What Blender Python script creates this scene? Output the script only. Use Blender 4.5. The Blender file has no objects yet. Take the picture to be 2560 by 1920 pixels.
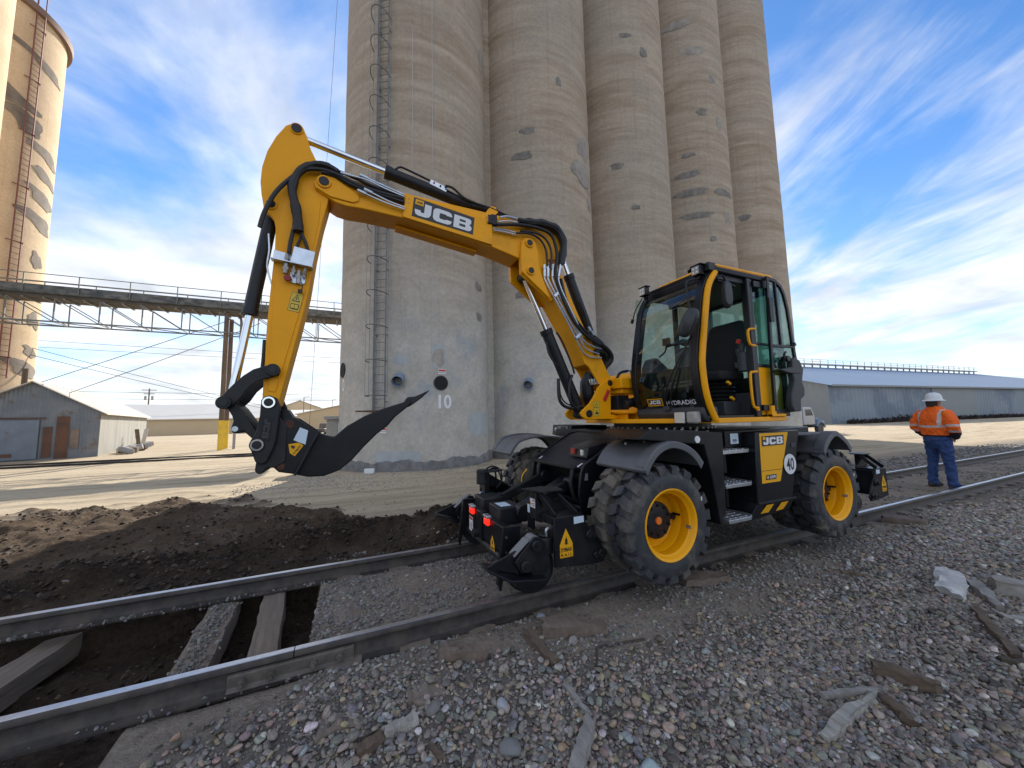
import bpy, bmesh, math, random
import numpy as np
from mathutils import Vector, Matrix
random.seed(7); rng = np.random.default_rng(11)
S = bpy.context.scene
COL = S.collection
R = math.radians
# ------------------------------------------------------------------ camera
cam = bpy.data.objects.new('camera', bpy.data.cameras.new('camera')); COL.objects.link(cam)
cam.data.sensor_width = 36.0; cam.data.lens = 36.0*900/2560
cam.data.clip_start = .05; cam.data.clip_end = 6000
_r = Vector((0.9134555, -0.4064111, -0.0207133)); _u = Vector((-0.0188661, -0.0931394, 0.9954743)); _b = Vector((-0.4065010, -0.9089307, -0.0927461))
m = Matrix.Identity(4)
for i in range(3):
    m[i][0] = _r[i]; m[i][1] = _u[i]; m[i][2] = _b[i]
m[2][3] = 1.53
cam.matrix_world = m
S.camera = cam
# ------------------------------------------------------------------ light
SUN_AZ, SUN_EL = R(20), R(30)           # azimuth from +Y towards +X
sd = Vector((math.sin(SUN_AZ)*math.cos(SUN_EL), math.cos(SUN_AZ)*math.cos(SUN_EL), math.sin(SUN_EL)))
sun = bpy.data.objects.new('sun', bpy.data.lights.new('sun', 'SUN')); COL.objects.link(sun)
sun.data.energy = 3.1; sun.data.angle = R(.5); sun.data.color = (1, .93, .82)
sun.rotation_euler = sd.to_track_quat('Z', 'Y').to_euler(); sun.location = (0, 0, 60)
W = bpy.data.worlds.new('World'); S.world = W; W.use_nodes = True
def build_world():
    nt = W.node_tree; N = nt.nodes; L = nt.links; N.clear()
    out = N.new('ShaderNodeOutputWorld'); bg = N.new('ShaderNodeBackground'); L.new(bg.outputs[0], out.inputs[0])
    sky = N.new('ShaderNodeTexSky'); sky.sky_type = 'NISHITA'; sky.sun_disc = False
    sky.sun_elevation = SUN_EL; sky.sun_rotation = SUN_AZ; sky.air_density = 1.0; sky.dust_density = .3; sky.ozone_density = 2.0
    tc = N.new('ShaderNodeTexCoord'); sep = N.new('ShaderNodeSeparateXYZ'); L.new(tc.outputs['Generated'], sep.inputs[0])
    def math_(op, a, b=None, c=None):
        n = N.new('ShaderNodeMath'); n.operation = op
        for k, v in enumerate((a, b, c)):
            if v is None: continue
            if isinstance(v, (int, float)): n.inputs[k].default_value = v
            else: L.new(v, n.inputs[k])
        return n.outputs[0]
    z = math_('MAXIMUM', sep.outputs[2], 0.0); den = math_('ADD', z, .16)
    px = math_('DIVIDE', sep.outputs[0], den); py = math_('DIVIDE', sep.outputs[1], den)
    comb = N.new('ShaderNodeCombineXYZ'); L.new(px, comb.inputs[0]); L.new(py, comb.inputs[1])
    def noise(scale, rot, sc, det, rough, dist=0, off=(0,0,0)):
        mp = N.new('ShaderNodeMapping'); mp.inputs['Rotation'].default_value = (0,0,rot); mp.inputs['Scale'].default_value = sc; mp.inputs['Location'].default_value = off
        L.new(comb.outputs[0], mp.inputs[0])
        n = N.new('ShaderNodeTexNoise'); n.inputs['Scale'].default_value = scale; n.inputs['Detail'].default_value = det
        n.inputs['Roughness'].default_value = rough; n.inputs['Distortion'].default_value = dist
        L.new(mp.outputs[0], n.inputs[0]); return n.outputs[0]
    big = noise(.55, 0, (1,1,1), 3, .5, .2, SKYOFF)
    fluff = noise(1.25, 0, (1,1,1), 7, .56, .4, (3.1,1.7,0))
    b_ = STROT
    uu = math_('ADD', math_('MULTIPLY', px, math.sin(b_)), math_('MULTIPLY', py, math.cos(b_))); vv = math_('SUBTRACT', math_('MULTIPLY', px, math.cos(b_)), math_('MULTIPLY', py, math.sin(b_)))
    cs = N.new('ShaderNodeCombineXYZ'); L.new(math_('MULTIPLY', uu, .8), cs.inputs[0]); L.new(math_('MULTIPLY', vv, 1.75), cs.inputs[1]); cs.inputs[2].default_value = 3.7
    sn = N.new('ShaderNodeTexNoise'); sn.inputs['Scale'].default_value = 1.7; sn.inputs['Detail'].default_value = 6; sn.inputs['Roughness'].default_value = .6; sn.inputs['Distortion'].default_value = .55; L.new(cs.outputs[0], sn.inputs[0]); streak = sn.outputs[0]
    # streaks where +X lies, billows where -X lies
    sidev = math_('MULTIPLY_ADD', sep.outputs[0], 1.6, .05)
    cl = N.new('ShaderNodeClamp'); L.new(sidev, cl.inputs[0])
    mixn = N.new('ShaderNodeMix'); L.new(cl.outputs[0], mixn.inputs[0]); L.new(fluff, mixn.inputs[2]); L.new(math_('ADD', math_('MULTIPLY', streak, .72), math_('MULTIPLY', fluff, .28)), mixn.inputs[3])
    dens = math_('ADD', math_('MULTIPLY', mixn.outputs[0], 1.0), math_('MULTIPLY_ADD', big, .9, -.45))
    dens = math_('ADD', dens, math_('MULTIPLY', math_('SUBTRACT', .32, z), .2))
    dens = math_('ADD', dens, math_('MULTIPLY', math_('SUBTRACT', .25, cl.outputs[0]), .06))
    ramp = N.new('ShaderNodeMapRange'); ramp.interpolation_type = 'SMOOTHSTEP'; L.new(dens, ramp.inputs[0])
    ramp.inputs[1].default_value = .27; ramp.inputs[2].default_value = .60; ramp.inputs[4].default_value = .93
    # cloud colour: bright, greyer in thick parts
    shade = noise(2.6, .4, (1,1,1), 4, .55, .3, (7,2,0))
    cr = N.new('ShaderNodeMapRange'); L.new(shade, cr.inputs[0]); cr.inputs[1].default_value = .3; cr.inputs[2].default_value = .7; cr.inputs[3].default_value = .6; cr.inputs[4].default_value = 1.0
    cc = N.new('ShaderNodeVectorMath'); cc.operation = 'SCALE'; cc.inputs[0].default_value = CLOUD; L.new(cr.outputs[0], cc.inputs['Scale'])
    tint = N.new('ShaderNodeVectorMath'); tint.operation = 'MULTIPLY'; L.new(sky.outputs[0], tint.inputs[0])
    zr = N.new('ShaderNodeMapRange'); L.new(z, zr.inputs[0]); zr.inputs[2].default_value = .45
    tm = N.new('ShaderNodeMix'); tm.data_type = 'RGBA'; L.new(zr.outputs[0], tm.inputs[0]); tm.inputs[6].default_value = (.68, .71, .78, 1); tm.inputs[7].default_value = (*SKYTINT, 1); L.new(tm.outputs[2], tint.inputs[1])
    mx = N.new('ShaderNodeMix'); mx.data_type = 'RGBA'; L.new(ramp.outputs[0], mx.inputs[0]); L.new(tint.outputs[0], mx.inputs[6]); L.new(cc.outputs[0], mx.inputs[7])
    L.new(mx.outputs[2], bg.inputs[0]); bg.inputs[1].default_value = SKYSTR
SKYSTR = .1; CLOUD = (5.0, 5.15, 5.4); SKYTINT = (.40, .62, .84); SKYOFF = (0, 0, 0); STROT = R(28)
build_world()
S.view_settings.view_transform = 'Standard'; S.view_settings.look = 'None'; S.view_settings.gamma = 1
S.view_settings.exposure = 1.38
S.render.engine = 'CYCLES'
S.cycles.max_bounces = 6; S.cycles.diffuse_bounces = 2; S.cycles.glossy_bounces = 2; S.cycles.transparent_max_bounces = 12; S.cycles.transmission_bounces = 2
S.cycles.caustics_reflective = False; S.cycles.caustics_refractive = False
# ------------------------------------------------------------------ helpers
OFF = {}
class MB:
    """collects faces in world coordinates"""
    def __init__(s): s.v = []; s.f = []
    def add(s, vs, fs):
        b = len(s.v); s.v += [tuple(float(c) for c in v) for v in vs]; s.f += [tuple(b+i for i in f) for f in fs]; return s
    def box(s, c, d, rot=None):
        hx, hy, hz = d[0]/2, d[1]/2, d[2]/2
        vs = [Vector((x, y, z)) for x in (-hx, hx) for y in (-hy, hy) for z in (-hz, hz)]
        if rot is not None: vs = [rot @ v for v in vs]
        c = Vector(c); vs = [v+c for v in vs]
        return s.add(vs, [(0,1,3,2),(4,6,7,5),(0,4,5,1),(2,3,7,6),(0,2,6,4),(1,5,7,3)])
    def bb(s, x0, x1, y0, y1, z0, z1): return s.box(((x0+x1)/2,(y0+y1)/2,(z0+z1)/2), (x1-x0,y1-y0,z1-z0))
    def prism(s, prof, a0, a1, axis='Y'):
        """closed 2D outline extruded along an axis; outline in the two other axes"""
        def P(p, a): return {'Y': (p[0], a, p[1]), 'X': (a, p[0], p[1]), 'Z': (p[0], p[1], a)}[axis]
        ar = sum(prof[i][0]*prof[(i+1) % len(prof)][1]-prof[(i+1) % len(prof)][0]*prof[i][1] for i in range(len(prof)))
        if ar < 0: prof = prof[::-1]
        if axis == 'Y': prof = prof[::-1]
        n = len(prof)
        vs = [P(p, a0) for p in prof]+[P(p, a1) for p in prof]
        fs = [tuple(range(n))[::-1], tuple(range(n, 2*n))]+[(i, (i+1) % n, n+(i+1) % n, n+i) for i in range(n)]
        return s.add(vs, fs)
    def bar(s, a, b, w, h=None):
        a, b = Vector(a), Vector(b); d = b-a; h = h or w
        q = d.to_track_quat('X', 'Z').to_matrix()
        return s.box((a+b)/2, (d.length, w, h), q)
    def cyl(s, a, b, r, n=16, r2=None, cap=True):
        a, b = Vector(a), Vector(b); r2 = r if r2 is None else r2
        q = (b-a).to_track_quat('Z', 'Y').to_matrix()
        vs = []
        for p, rr in ((a, r), (b, r2)):
            vs += [p+q @ Vector((rr*math.cos(2*math.pi*k/n), rr*math.sin(2*math.pi*k/n), 0)) for k in range(n)]
        fs = [(k, (k+1) % n, n+(k+1) % n, n+k) for k in range(n)]
        if cap: fs += [tuple(range(n))[::-1], tuple(range(n, 2*n))]
        return s.add(vs, fs)
    def tube(s, pts, r, n=8, smooth=3):
        pts = [Vector(p) for p in pts]
        if smooth and len(pts) > 2:
            out = []
            P = [2*pts[0]-pts[1]]+pts+[2*pts[-1]-pts[-2]]
            for i in range(1, len(P)-2):
                for k in range(smooth):
                    t = k/smooth; p0, p1, p2, p3 = P[i-1:i+3]
                    out.append(.5*((2*p1)+(p2-p0)*t+(2*p0-5*p1+4*p2-p3)*t*t+(3*p1-p0-3*p2+p3)*t**3))
            out.append(pts[-1]); pts = out
        m = len(pts); vs = []; up = Vector((.13, .95, .3)).normalized()
        for i, p in enumerate(pts):
            d = (pts[min(i+1, m-1)]-pts[max(i-1, 0)]).normalized()
            x = d.cross(up)
            if x.length < .05: x = d.cross(Vector((1, 0, 0)))
            x.normalize(); y = x.cross(d)
            rr = r[min(i*len(r)//m, len(r)-1)] if isinstance(r, (list, tuple)) else r
            vs += [p+x*rr*math.cos(2*math.pi*k/n)+y*rr*math.sin(2*math.pi*k/n) for k in range(n)]
        fs = [(i*n+k, i*n+(k+1) % n, (i+1)*n+(k+1) % n, (i+1)*n+k) for i in range(m-1) for k in range(n)]
        fs += [tuple(range(n))[::-1], tuple(range((m-1)*n, m*n))]
        return s.add(vs, fs)
    def lathe(s, prof, c, axis='Y', n=40, closed=False):
        """prof: (radius, along-axis)"""
        vs = []; m = len(prof)
        for (r, a) in prof:
            for k in range(n):
                t = 2*math.pi*k/n; u, w = r*math.cos(t), r*math.sin(t)
                p = {'Y': (u, a, w), 'Z': (u, w, a), 'X': (a, u, w)}[axis]
                vs.append((c[0]+p[0], c[1]+p[1], c[2]+p[2]))
        rngm = range(m) if closed else range(m-1)
        fs = [(i*n+k, i*n+(k+1) % n, ((i+1) % m)*n+(k+1) % n, ((i+1) % m)*n+k) for i in rngm for k in range(n)]
        return s.add(vs, fs)
def finish(me, smooth):
    bm = bmesh.new(); bm.from_mesh(me); bmesh.ops.recalc_face_normals(bm, faces=bm.faces); bm.to_mesh(me); bm.free()
    if smooth is not None:
        me.shade_smooth() if hasattr(me, 'shade_smooth') else None
        try: me.set_sharp_from_angle(angle=R(smooth))
        except Exception: pass
def part(name, mb, mat, parent=None, bevel=0, smooth=35, seg=2, label=None):
    root = parent
    while root is not None and root.parent is not None: root = root.parent
    o3 = OFF.get(root.name, (0, 0, 0)) if root else (0, 0, 0)
    me = bpy.data.meshes.new(name)
    me.from_pydata([(v[0]-o3[0], v[1]-o3[1], v[2]-o3[2]) for v in mb.v], [], mb.f); me.update()
    finish(me, smooth); me.materials.append(mat)
    o = bpy.data.objects.new(name, me); COL.objects.link(o); o.parent = parent
    if bevel:
        b = o.modifiers.new('bevel', 'BEVEL'); b.width = bevel; b.segments = seg; b.limit_method = 'ANGLE'; b.angle_limit = R(40); b.harden_normals = False
    if label: o['label'] = label
    return o
def thing(name, label, cat, loc=(0, 0, 0), group=None):
    o = bpy.data.objects.new(name, None); COL.objects.link(o); o.location = loc; o.empty_display_size = .2
    OFF[o.name] = loc; o['label'] = label; o['category'] = cat
    if group: o['group'] = group
    return o
def solo(name, mb, mat, label, cat, loc=None, group=None, kind=None, **k):
    """a thing that is one mesh; origin moved to loc"""
    if loc: mb.v = [(v[0]-loc[0], v[1]-loc[1], v[2]-loc[2]) for v in mb.v]
    o = part(name, mb, mat, None, **k)
    if loc: o.location = loc
    if label: o['label'] = label; o['category'] = cat
    if group: o['group'] = group
    if kind: o['kind'] = kind
    return o
# ------------------------------------------------------------------ materials
MATS = {}
def mat(name, col, rough=.6, metal=0, var=.0, vscale=8, bump=0, bscale=60, col2=None, spec=None, dirt=None, dscale=3, dlo=.5, dhi=.72, coat=0, stretch=None, emit=None):
    if name in MATS: return MATS[name]
    m_ = bpy.data.materials.new(name); MATS[name] = m_; m_.use_nodes = True
    nt = m_.node_tree; N = nt.nodes; L = nt.links; b = N['Principled BSDF']
    b.inputs['Base Color'].default_value = (*col, 1); b.inputs['Roughness'].default_value = rough; b.inputs['Metallic'].default_value = metal
    if spec is not None: b.inputs['Specular IOR Level'].default_value = spec
    if coat: b.inputs['Coat Weight'].default_value = coat; b.inputs['Coat Roughness'].default_value = .12
    if emit: b.inputs['Emission Color'].default_value = (*emit[0], 1); b.inputs['Emission Strength'].default_value = emit[1]
    tc = N.new('ShaderNodeTexCoord'); src = tc.outputs['Object']
    if stretch:
        mp = N.new('ShaderNodeMapping'); mp.inputs['Scale'].default_value = stretch; L.new(src, mp.inputs[0]); src = mp.outputs[0]
    cur = None
    def noise(sc, det=6, rough_=.6):
        n = N.new('ShaderNodeTexNoise'); n.inputs['Scale'].default_value = sc; n.inputs['Detail'].default_value = det; n.inputs['Roughness'].default_value = rough_; L.new(src, n.inputs[0]); return n.outputs[0]
    if var or col2:
        n = noise(vscale)
        mr = N.new('ShaderNodeMapRange'); mr.inputs[1].default_value = .32; mr.inputs[2].default_value = .68; L.new(n, mr.inputs[0])
        mx = N.new('ShaderNodeMix'); mx.data_type = 'RGBA'; L.new(mr.outputs[0], mx.inputs[0])
        c2 = col2 or tuple(c*(1+var) for c in col); c1 = col if col2 else tuple(c*(1-var) for c in col)
        mx.inputs[6].default_value = (*c1, 1); mx.inputs[7].default_value = (*c2, 1); cur = mx.outputs[2]
    if dirt:
        n = noise(dscale, 8, .65)
        mr = N.new('ShaderNodeMapRange'); mr.inputs[1].default_value = dlo; mr.inputs[2].default_value = dhi; mr.inputs[4].default_value = .85; L.new(n, mr.inputs[0])
        mx = N.new('ShaderNodeMix'); mx.data_type = 'RGBA'; L.new(mr.outputs[0], mx.inputs[0])
        if cur: L.new(cur, mx.inputs[6])
        else: mx.inputs[6].default_value = (*col, 1)
        mx.inputs[7].default_value = (*dirt, 1); cur = mx.outputs[2]
        rr = N.new('ShaderNodeMix'); L.new(mr.outputs[0], rr.inputs[0]); rr.inputs[2].default_value = rough; rr.inputs[3].default_value = max(rough, .75); L.new(rr.outputs[0], b.inputs['Roughness'])
    if cur: L.new(cur, b.inputs['Base Color'])
    if bump:
        n = noise(bscale, 4); bp = N.new('ShaderNodeBump'); bp.inputs['Strength'].default_value = bump; bp.inputs['Distance'].default_value = .01
        L.new(n, bp.inputs['Height']); L.new(bp.outputs[0], b.inputs['Normal'])
    return m_
DUST = (.2, .165, .125)
M_yel = mat('yellow_paint', (.93, .395, .001), .42, spec=.28, var=.05, vscale=2, dirt=(.5, .24, .03), dscale=2.8, dlo=.55, dhi=.9)
M_yel2 = mat('yellow_rim_paint', (.92, .41, .002), .4, spec=.3, dirt=(.42, .27, .1), dscale=5, dlo=.62, dhi=.8)
M_blk = mat('black_paint', (.008, .009, .012), .33, spec=.32, dirt=(.03, .029, .028), dscale=3.5, dlo=.5, dhi=.85, bump=.03, bscale=200)
M_blk2 = mat('black_satin', (.013, .014, .018), .42, spec=.35, var=.3, vscale=9, dirt=(.045, .042, .038), dscale=4, dlo=.5, dhi=.8)
M_fend = mat('grey_fender_plastic', (.11, .114, .125), .45, var=.15, vscale=5, dirt=(.13, .115, .095), dscale=3, dlo=.5, dhi=.8, bump=.05, bscale=250)
M_rub = mat('tyre_rubber', (.036, .039, .045), .6, var=.3, vscale=12, dirt=DUST, dscale=5, dlo=.5, dhi=.78, bump=.15, bscale=70)
M_rub_d = mat('dusty_tread_rubber', (.085, .08, .074), .85, var=.35, vscale=10, dirt=(.2, .17, .13), dscale=4, dlo=.42, dhi=.62, bump=.2, bscale=60)
M_hose = mat('hose_rubber', (.011, .011, .012), .48, bump=.2, bscale=120)
M_chr = mat('chrome_rod', (.75, .77, .8), .12, 1)
M_zinc = mat('zinc_plated_steel', (.6, .66, .74), .34, .85, var=.12, vscale=15)
M_alu = mat('step_aluminium', (.55, .57, .6), .38, .9, var=.15, vscale=20)
M_steel = mat('worn_steel', (.33, .32, .31), .4, .9, var=.2, vscale=10, dirt=(.16, .12, .09), dscale=6)
M_pin = mat('pin_steel', (.03, .03, .032), .4, .6)
M_wht = mat('white_decal', (.75, .76, .78), .5)
M_dec = mat('dark_decal', (.02, .021, .025), .4)
M_ydec = mat('yellow_decal', (.86, .42, .01), .42, spec=.3)
M_warn = mat('warning_label_yellow', (.72, .5, .04), .45)
M_bdec = mat('pale_blue_label', (.62, .74, .85), .35)
M_rdec = mat('red_decal', (.55, .03, .02), .45)
M_seat = mat('seat_fabric', (.018, .018, .02), .9, bump=.1, bscale=300)
M_trim = mat('cab_trim_plastic', (.04, .042, .047), .55, var=.15, vscale=20)
M_trimg = mat('grey_trim_plastic', (.2, .2, .2), .6)
M_lens = mat('lamp_lens', (.75, .78, .82), .08, .6)
M_redl = mat('red_lamp_lit', (.5, .01, .01), .2, emit=((1, .03, .015), .45))
M_orange = mat('orange_cap', (.85, .2, .02), .5)
M_mirror = mat('mirror_back', (.03, .031, .034), .4)
def glass_mat(name, tint, gl=.12):
    m_ = bpy.data.materials.new(name); m_.use_nodes = True; nt = m_.node_tree; N = nt.nodes; L = nt.links; N.clear()
    out = N.new('ShaderNodeOutputMaterial'); mx = N.new('ShaderNodeMixShader'); t = N.new('ShaderNodeBsdfTransparent'); g = N.new('ShaderNodeBsdfGlossy')
    fr = N.new('ShaderNodeLayerWeight'); fr.inputs[0].default_value = .5
    pw = N.new('ShaderNodeMath'); pw.operation = 'POWER'; pw.inputs[1].default_value = 4.0; L.new(fr.outputs['Facing'], pw.inputs[0])
    mm = N.new('ShaderNodeMath'); mm.operation = 'MULTIPLY_ADD'; mm.inputs[1].default_value = .8; mm.inputs[2].default_value = gl*.4; L.new(pw.outputs[0], mm.inputs[0])
    t.inputs[0].default_value = (*tint, 1); g.inputs['Roughness'].default_value = .02; g.inputs[0].default_value = (.9, .95, .97, 1)
    L.new(mm.outputs[0], mx.inputs[0]); L.new(t.outputs[0], mx.inputs[1]); L.new(g.outputs[0], mx.inputs[2]); L.new(mx.outputs[0], out.inputs[0]); return m_
M_glass = glass_mat('cab_glass', (.84, .93, .9))
M_glass2 = glass_mat('cab_glass_tinted', (.62, .84, .8))
# ------------------------------------------------------------------ lettering
def txt_polys(s, bold=.02, sx=1.0):
    cu = bpy.data.curves.new('lettering', 'FONT'); cu.body = s; cu.offset = bold; cu.resolution_u = 3
    ob = bpy.data.objects.new('lettering', cu); COL.objects.link(ob)
    dg = bpy.context.evaluated_depsgraph_get(); me = bpy.data.meshes.new_from_object(ob.evaluated_get(dg))
    vs = [(v.co.x*sx, v.co.y) for v in me.vertices]; fs = [tuple(p.vertices) for p in me.polygons]
    bpy.data.objects.remove(ob); bpy.data.curves.remove(cu); bpy.data.meshes.remove(me)
    x0 = min(v[0] for v in vs); x1 = max(v[0] for v in vs); y0 = min(v[1] for v in vs); y1 = max(v[1] for v in vs)
    return [((x-x0)/(x1-x0), (y-y0)/(y1-y0)) for x, y in vs], fs
def jcb_polys():
    J = [[(.55,1),(.95,1),(.95,.3),(.85,.08),(.65,0),(.22,0),(.06,.08),(0,.3),(0,.42),(.33,.42),(.34,.33),(.39,.28),(.5,.28),(.55,.34)]]
    C = [[(.25,1),(.9,1),(1.08,.92),(1.15,.75),(1.15,.66),(.8,.66),(.76,.72),(.45,.72),(.38,.66),(.38,.34),(.45,.28),(.76,.28),(.8,.34),(1.15,.34),(1.15,.25),(1.08,.08),(.9,0),(.25,0),(.07,.08),(0,.25),(0,.75),(.07,.92)]]
    B = [[(0,0),(.36,0),(.36,1),(0,1)],[(.36,.78),(.74,.78),(.74,1),(.36,1)],[(.36,.42),(.74,.42),(.74,.6),(.36,.6)],[(.36,0),(.74,0),(.74,.22),(.36,.22)],
         [(.74,.51),(.95,.51),(1.04,.56),(1.1,.68),(1.1,.8),(1.07,.93),(.95,1),(.74,1)],[(.74,0),(.96,0),(1.1,.07),(1.15,.2),(1.15,.3),(1.1,.43),(.98,.51),(.74,.51)]]
    vs = []; fs = []
    for gl, ox in ((J, 0), (C, 1.07), (B, 2.34)):
        for p in gl:
            fs.append(tuple(range(len(vs), len(vs)+len(p)))); vs += [((x+ox)/3.49, y) for x, y in p]
    return vs, fs
def on_quad(mb, polys, q, box=(0, 0, 1, 1)):
    """place unit-square polygons on a quad (bottom-left, bottom-right, top-right, top-left)"""
    q = [Vector(p) for p in q]; vs = []
    for u, v in polys[0]:
        u = box[0]+u*(box[2]-box[0]); v = box[1]+v*(box[3]-box[1])
        vs.append((q[0]*(1-u)+q[1]*u)*(1-v)+(q[3]*(1-u)+q[2]*u)*v)
    mb.add(vs, polys[1]); return mb
SQ = ([(0,0),(1,0),(1,1),(0,1)], [(0,1,2,3)])
def circ(n=24): return ([(.5+.5*math.cos(2*math.pi*k/n), .5+.5*math.sin(2*math.pi*k/n)) for k in range(n)], [tuple(range(n))])
TREE = ([(.5,1),(.85,.42),(.65,.42),(.95,.12),(.58,.16),(.58,0),(.42,0),(.42,.16),(.05,.12),(.35,.42),(.15,.42)], [tuple(range(11))])
HOUSE = ([(0,0),(1,0),(1,.45),(.5,1),(0,.45)], [(0,1,2,3,4)])
def shift(q, d): return [Vector(p)+Vector(d) for p in q]
def decal(name, q, parent, layers, n):
    """layers: list of (polys, box, material); first becomes the decal, others its children; each 1.2 mm further along n"""
    n = Vector(n); base = None
    for k, (pl, bx, mt) in enumerate(layers):
        mb = MB(); on_quad(mb, pl, shift(q, n*(.0012*(k+1))), bx)
        o = part(name if k == 0 else 'lettering', mb, mt, parent if k == 0 or parent.parent is not None else base, smooth=None)
        if k == 0: base = o
    return base
# ------------------------------------------------------------------ ground
def vnoise(x, y, seed, oct_=4, sc=1.0, pers=.5):
    out = np.zeros_like(x); amp = 1.0; tot = 0
    for o in range(oct_):
        r_ = np.random.default_rng(seed+o).random((256, 256))
        fx = x*sc; fy = y*sc; ix = np.floor(fx).astype(int); iy = np.floor(fy).astype(int)
        tx = fx-ix; ty = fy-iy; tx = tx*tx*(3-2*tx); ty = ty*ty*(3-2*ty)
        a = r_[ix % 256, iy % 256]; b = r_[(ix+1) % 256, iy % 256]; c = r_[ix % 256, (iy+1) % 256]; d = r_[(ix+1) % 256, (iy+1) % 256]
        out += amp*((a*(1-tx)+b*tx)*(1-ty)+(c*(1-tx)+d*tx)*ty); tot += amp; amp *= pers; sc *= 2.03
    return out/tot
def sst(a, b, x):
    t = np.clip((x-a)/(b-a), 0, 1); return t*t*(3-2*t)
def gfun(x, y):
    """height and soil zones: dark (fresh dark soil), gravel (washed ballast), sand (dry yard)"""
    n1 = vnoise(x, y, 1, 4, .35); n2 = vnoise(x, y, 9, 4, 2.2); n3 = vnoise(x, y, 17, 3, 9.0); n4 = vnoise(x, y, 25, 4, 3.6, .62)
    near = np.exp(-((x-2)**2+(y-4)**2)/900.0)
    h = -.34-.24*sst(8, 16, np.hypot(x-14, 0)*0+np.clip(x-8, 0, 40)*.4)*sst(6, 9, y)+(n1-.5)*.12*sst(6, 12, y)
    bed = sst(1.1, .55, np.abs(y-3.745)-.75)*1.0         # track bed
    bed = sst(2.35, 1.15, np.abs(y-3.745))
    crown = -.135+(n2-.5)*.035+(n3-.5)*.012
    nearrail = np.minimum(np.abs(y-2.99), np.abs(y-4.495))
    crown = crown-.035*sst(.16, .06, nearrail)
    h = h*(1-bed)+crown*bed
    h += (n2-.5)*.05*(1-bed)+(n3-.5)*.014*(1-bed)
    # camera-side ballast heap rising gently to the right
    h += .05*sst(.5, 3.0, x)*sst(3.0, 1.9, y)*(.4+n1)
    # excavated pits between and beside the rails on the left
    edge = -.27+.03*(n2-.5)
    pit = sst(edge+.02, edge-.02, x)*sst(2.86, 2.96, y)*sst(4.63, 4.55, y)
    pit2 = sst(-1.10, -1.16, x)*sst(2.28+.5*(n1-.5), 2.42+.5*(n1-.5), y)*sst(3.1, 3.0, y)
    pd = np.maximum(pit, pit2); pdep = -.43+(n2-.5)*.16+(n4-.5)*.2+(n3-.5)*.07-.03*np.clip(-x-1, 0, 3)
    h = h*(1-pd)+pdep*pd
    # left tie heap inside the pit
    # spoil mounds beyond the far rail
    bk = 11.9-1.15*np.clip(x+3.0, 0, 9)+1.6*(n2-.5)
    m1 = sst(2.2, .6, x+.55*(n1-.5)*4)*sst(4.6, 4.95, y)*sst(bk, bk-1.5, y)
    mh = (.06+.2*(n1-.4)+.16*(n2-.5)+.15*(n4-.5)+.08*(n3-.5))*(.35+.65*sst(5.2, 6.4, y))
    h += np.clip(m1, 0, 1)*np.clip(mh, -.03, .5)
    ridge = np.exp(-((y-(6.15+.17*np.clip(x, -4, 2.2)+.5*(n1-.5)))/.62)**2)*sst(3.0, 1.5, x)*(.20+.24*(n2-.5)+.26*(n4-.5)+.1*(n3-.5))
    h += np.clip(ridge, 0, .5)
    pile = np.exp(-(((x-1.25)/.5)**2+((y-5.5)/.5)**2))*(.36+.25*(n2-.5)+.3*(n4-.5)+.1*(n3-.5)); h += np.clip(pile, 0, .6)
    pile2 = np.exp(-(((x-2.0)/.4)**2+((y-5.25)/.35)**2))*(.28+.2*(n2-.5)); h += np.clip(pile2, 0, .4)
    dark = np.clip(np.maximum.reduce([np.clip(pd*4, 0, 1), np.clip(m1*1.35-.1, 0, 1), np.clip(ridge*9, 0, 1), np.clip(pile*6, 0, 1), np.clip(pile2*5, 0, 1)*.5])+(n2-.5)*.7*(m1 > .02), 0, 1)
    mound = np.clip(dark, 0, 1)
    dark = dark*np.where((y > 4.6), .6+.4*np.clip(np.maximum(sst(7.6, 6.6, y-.17*np.clip(x, -4, 2)+.9*(n1-.5)), ridge*5), 0, 1)+.25*(n2-.5), 1)
    dark = np.maximum(dark, .55*sst(2.4, 2.9, y)*sst(3.0, 2.95, y)*sst(3.0, 3.4, x)*(n2 > .45))
    grav = sst(2.66+.9*(n1-.5)+.35*(n2-.5), 2.16+.9*(n1-.5)+.35*(n2-.5), y)*(1-pit2)
    grav = np.maximum(grav, .8*sst(7.2, 6.2, y)*sst(4.95, 5.3, y)*sst(6.0, 8.0, x))
    sand = sst(6.5, 8.5, y)*(1-mound)
    gfun.mound = mound*(y > 4.6)
    return h, np.clip(dark, 0, 1), np.clip(grav, 0, 1), np.clip(sand, 0, 1)
def axis_(lo, hi, step, far):
    a = list(np.arange(lo, hi+1e-6, step)); d = step
    while a[-1] < far: d *= 1.16; a.append(a[-1]+d)
    d = step
    while a[0] > -far: d *= 1.16; a.insert(0, a[0]-d)
    return np.array(a)
gx = axis_(-8.0, 15.0, .05, 2500); gy = axis_(.8, 13.0, .05, 2500)
GX, GY = np.meshgrid(gx, gy, indexing='ij')
GH, GD, GG, GS = gfun(GX, GY); GM = gfun.mound
nx, ny = GX.shape
me = bpy.data.meshes.new('ground')
me.vertices.add(nx*ny); me.vertices.foreach_set('co', np.stack([GX, GY, GH], -1).reshape(-1).astype(np.float32))
ii = np.arange(nx*ny).reshape(nx, ny); q = np.stack([ii[:-1, :-1], ii[1:, :-1], ii[1:, 1:], ii[:-1, 1:]], -1).reshape(-1, 4)
me.loops.add(q.size); me.loops.foreach_set('vertex_index', q.reshape(-1).astype(np.int32))
me.polygons.add(len(q)); me.polygons.foreach_set('loop_start', np.arange(0, q.size, 4, dtype=np.int32))
me.update(calc_edges=True); me.shade_smooth()
ca = me.color_attributes.new('soil', 'FLOAT_COLOR', 'POINT')
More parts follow.
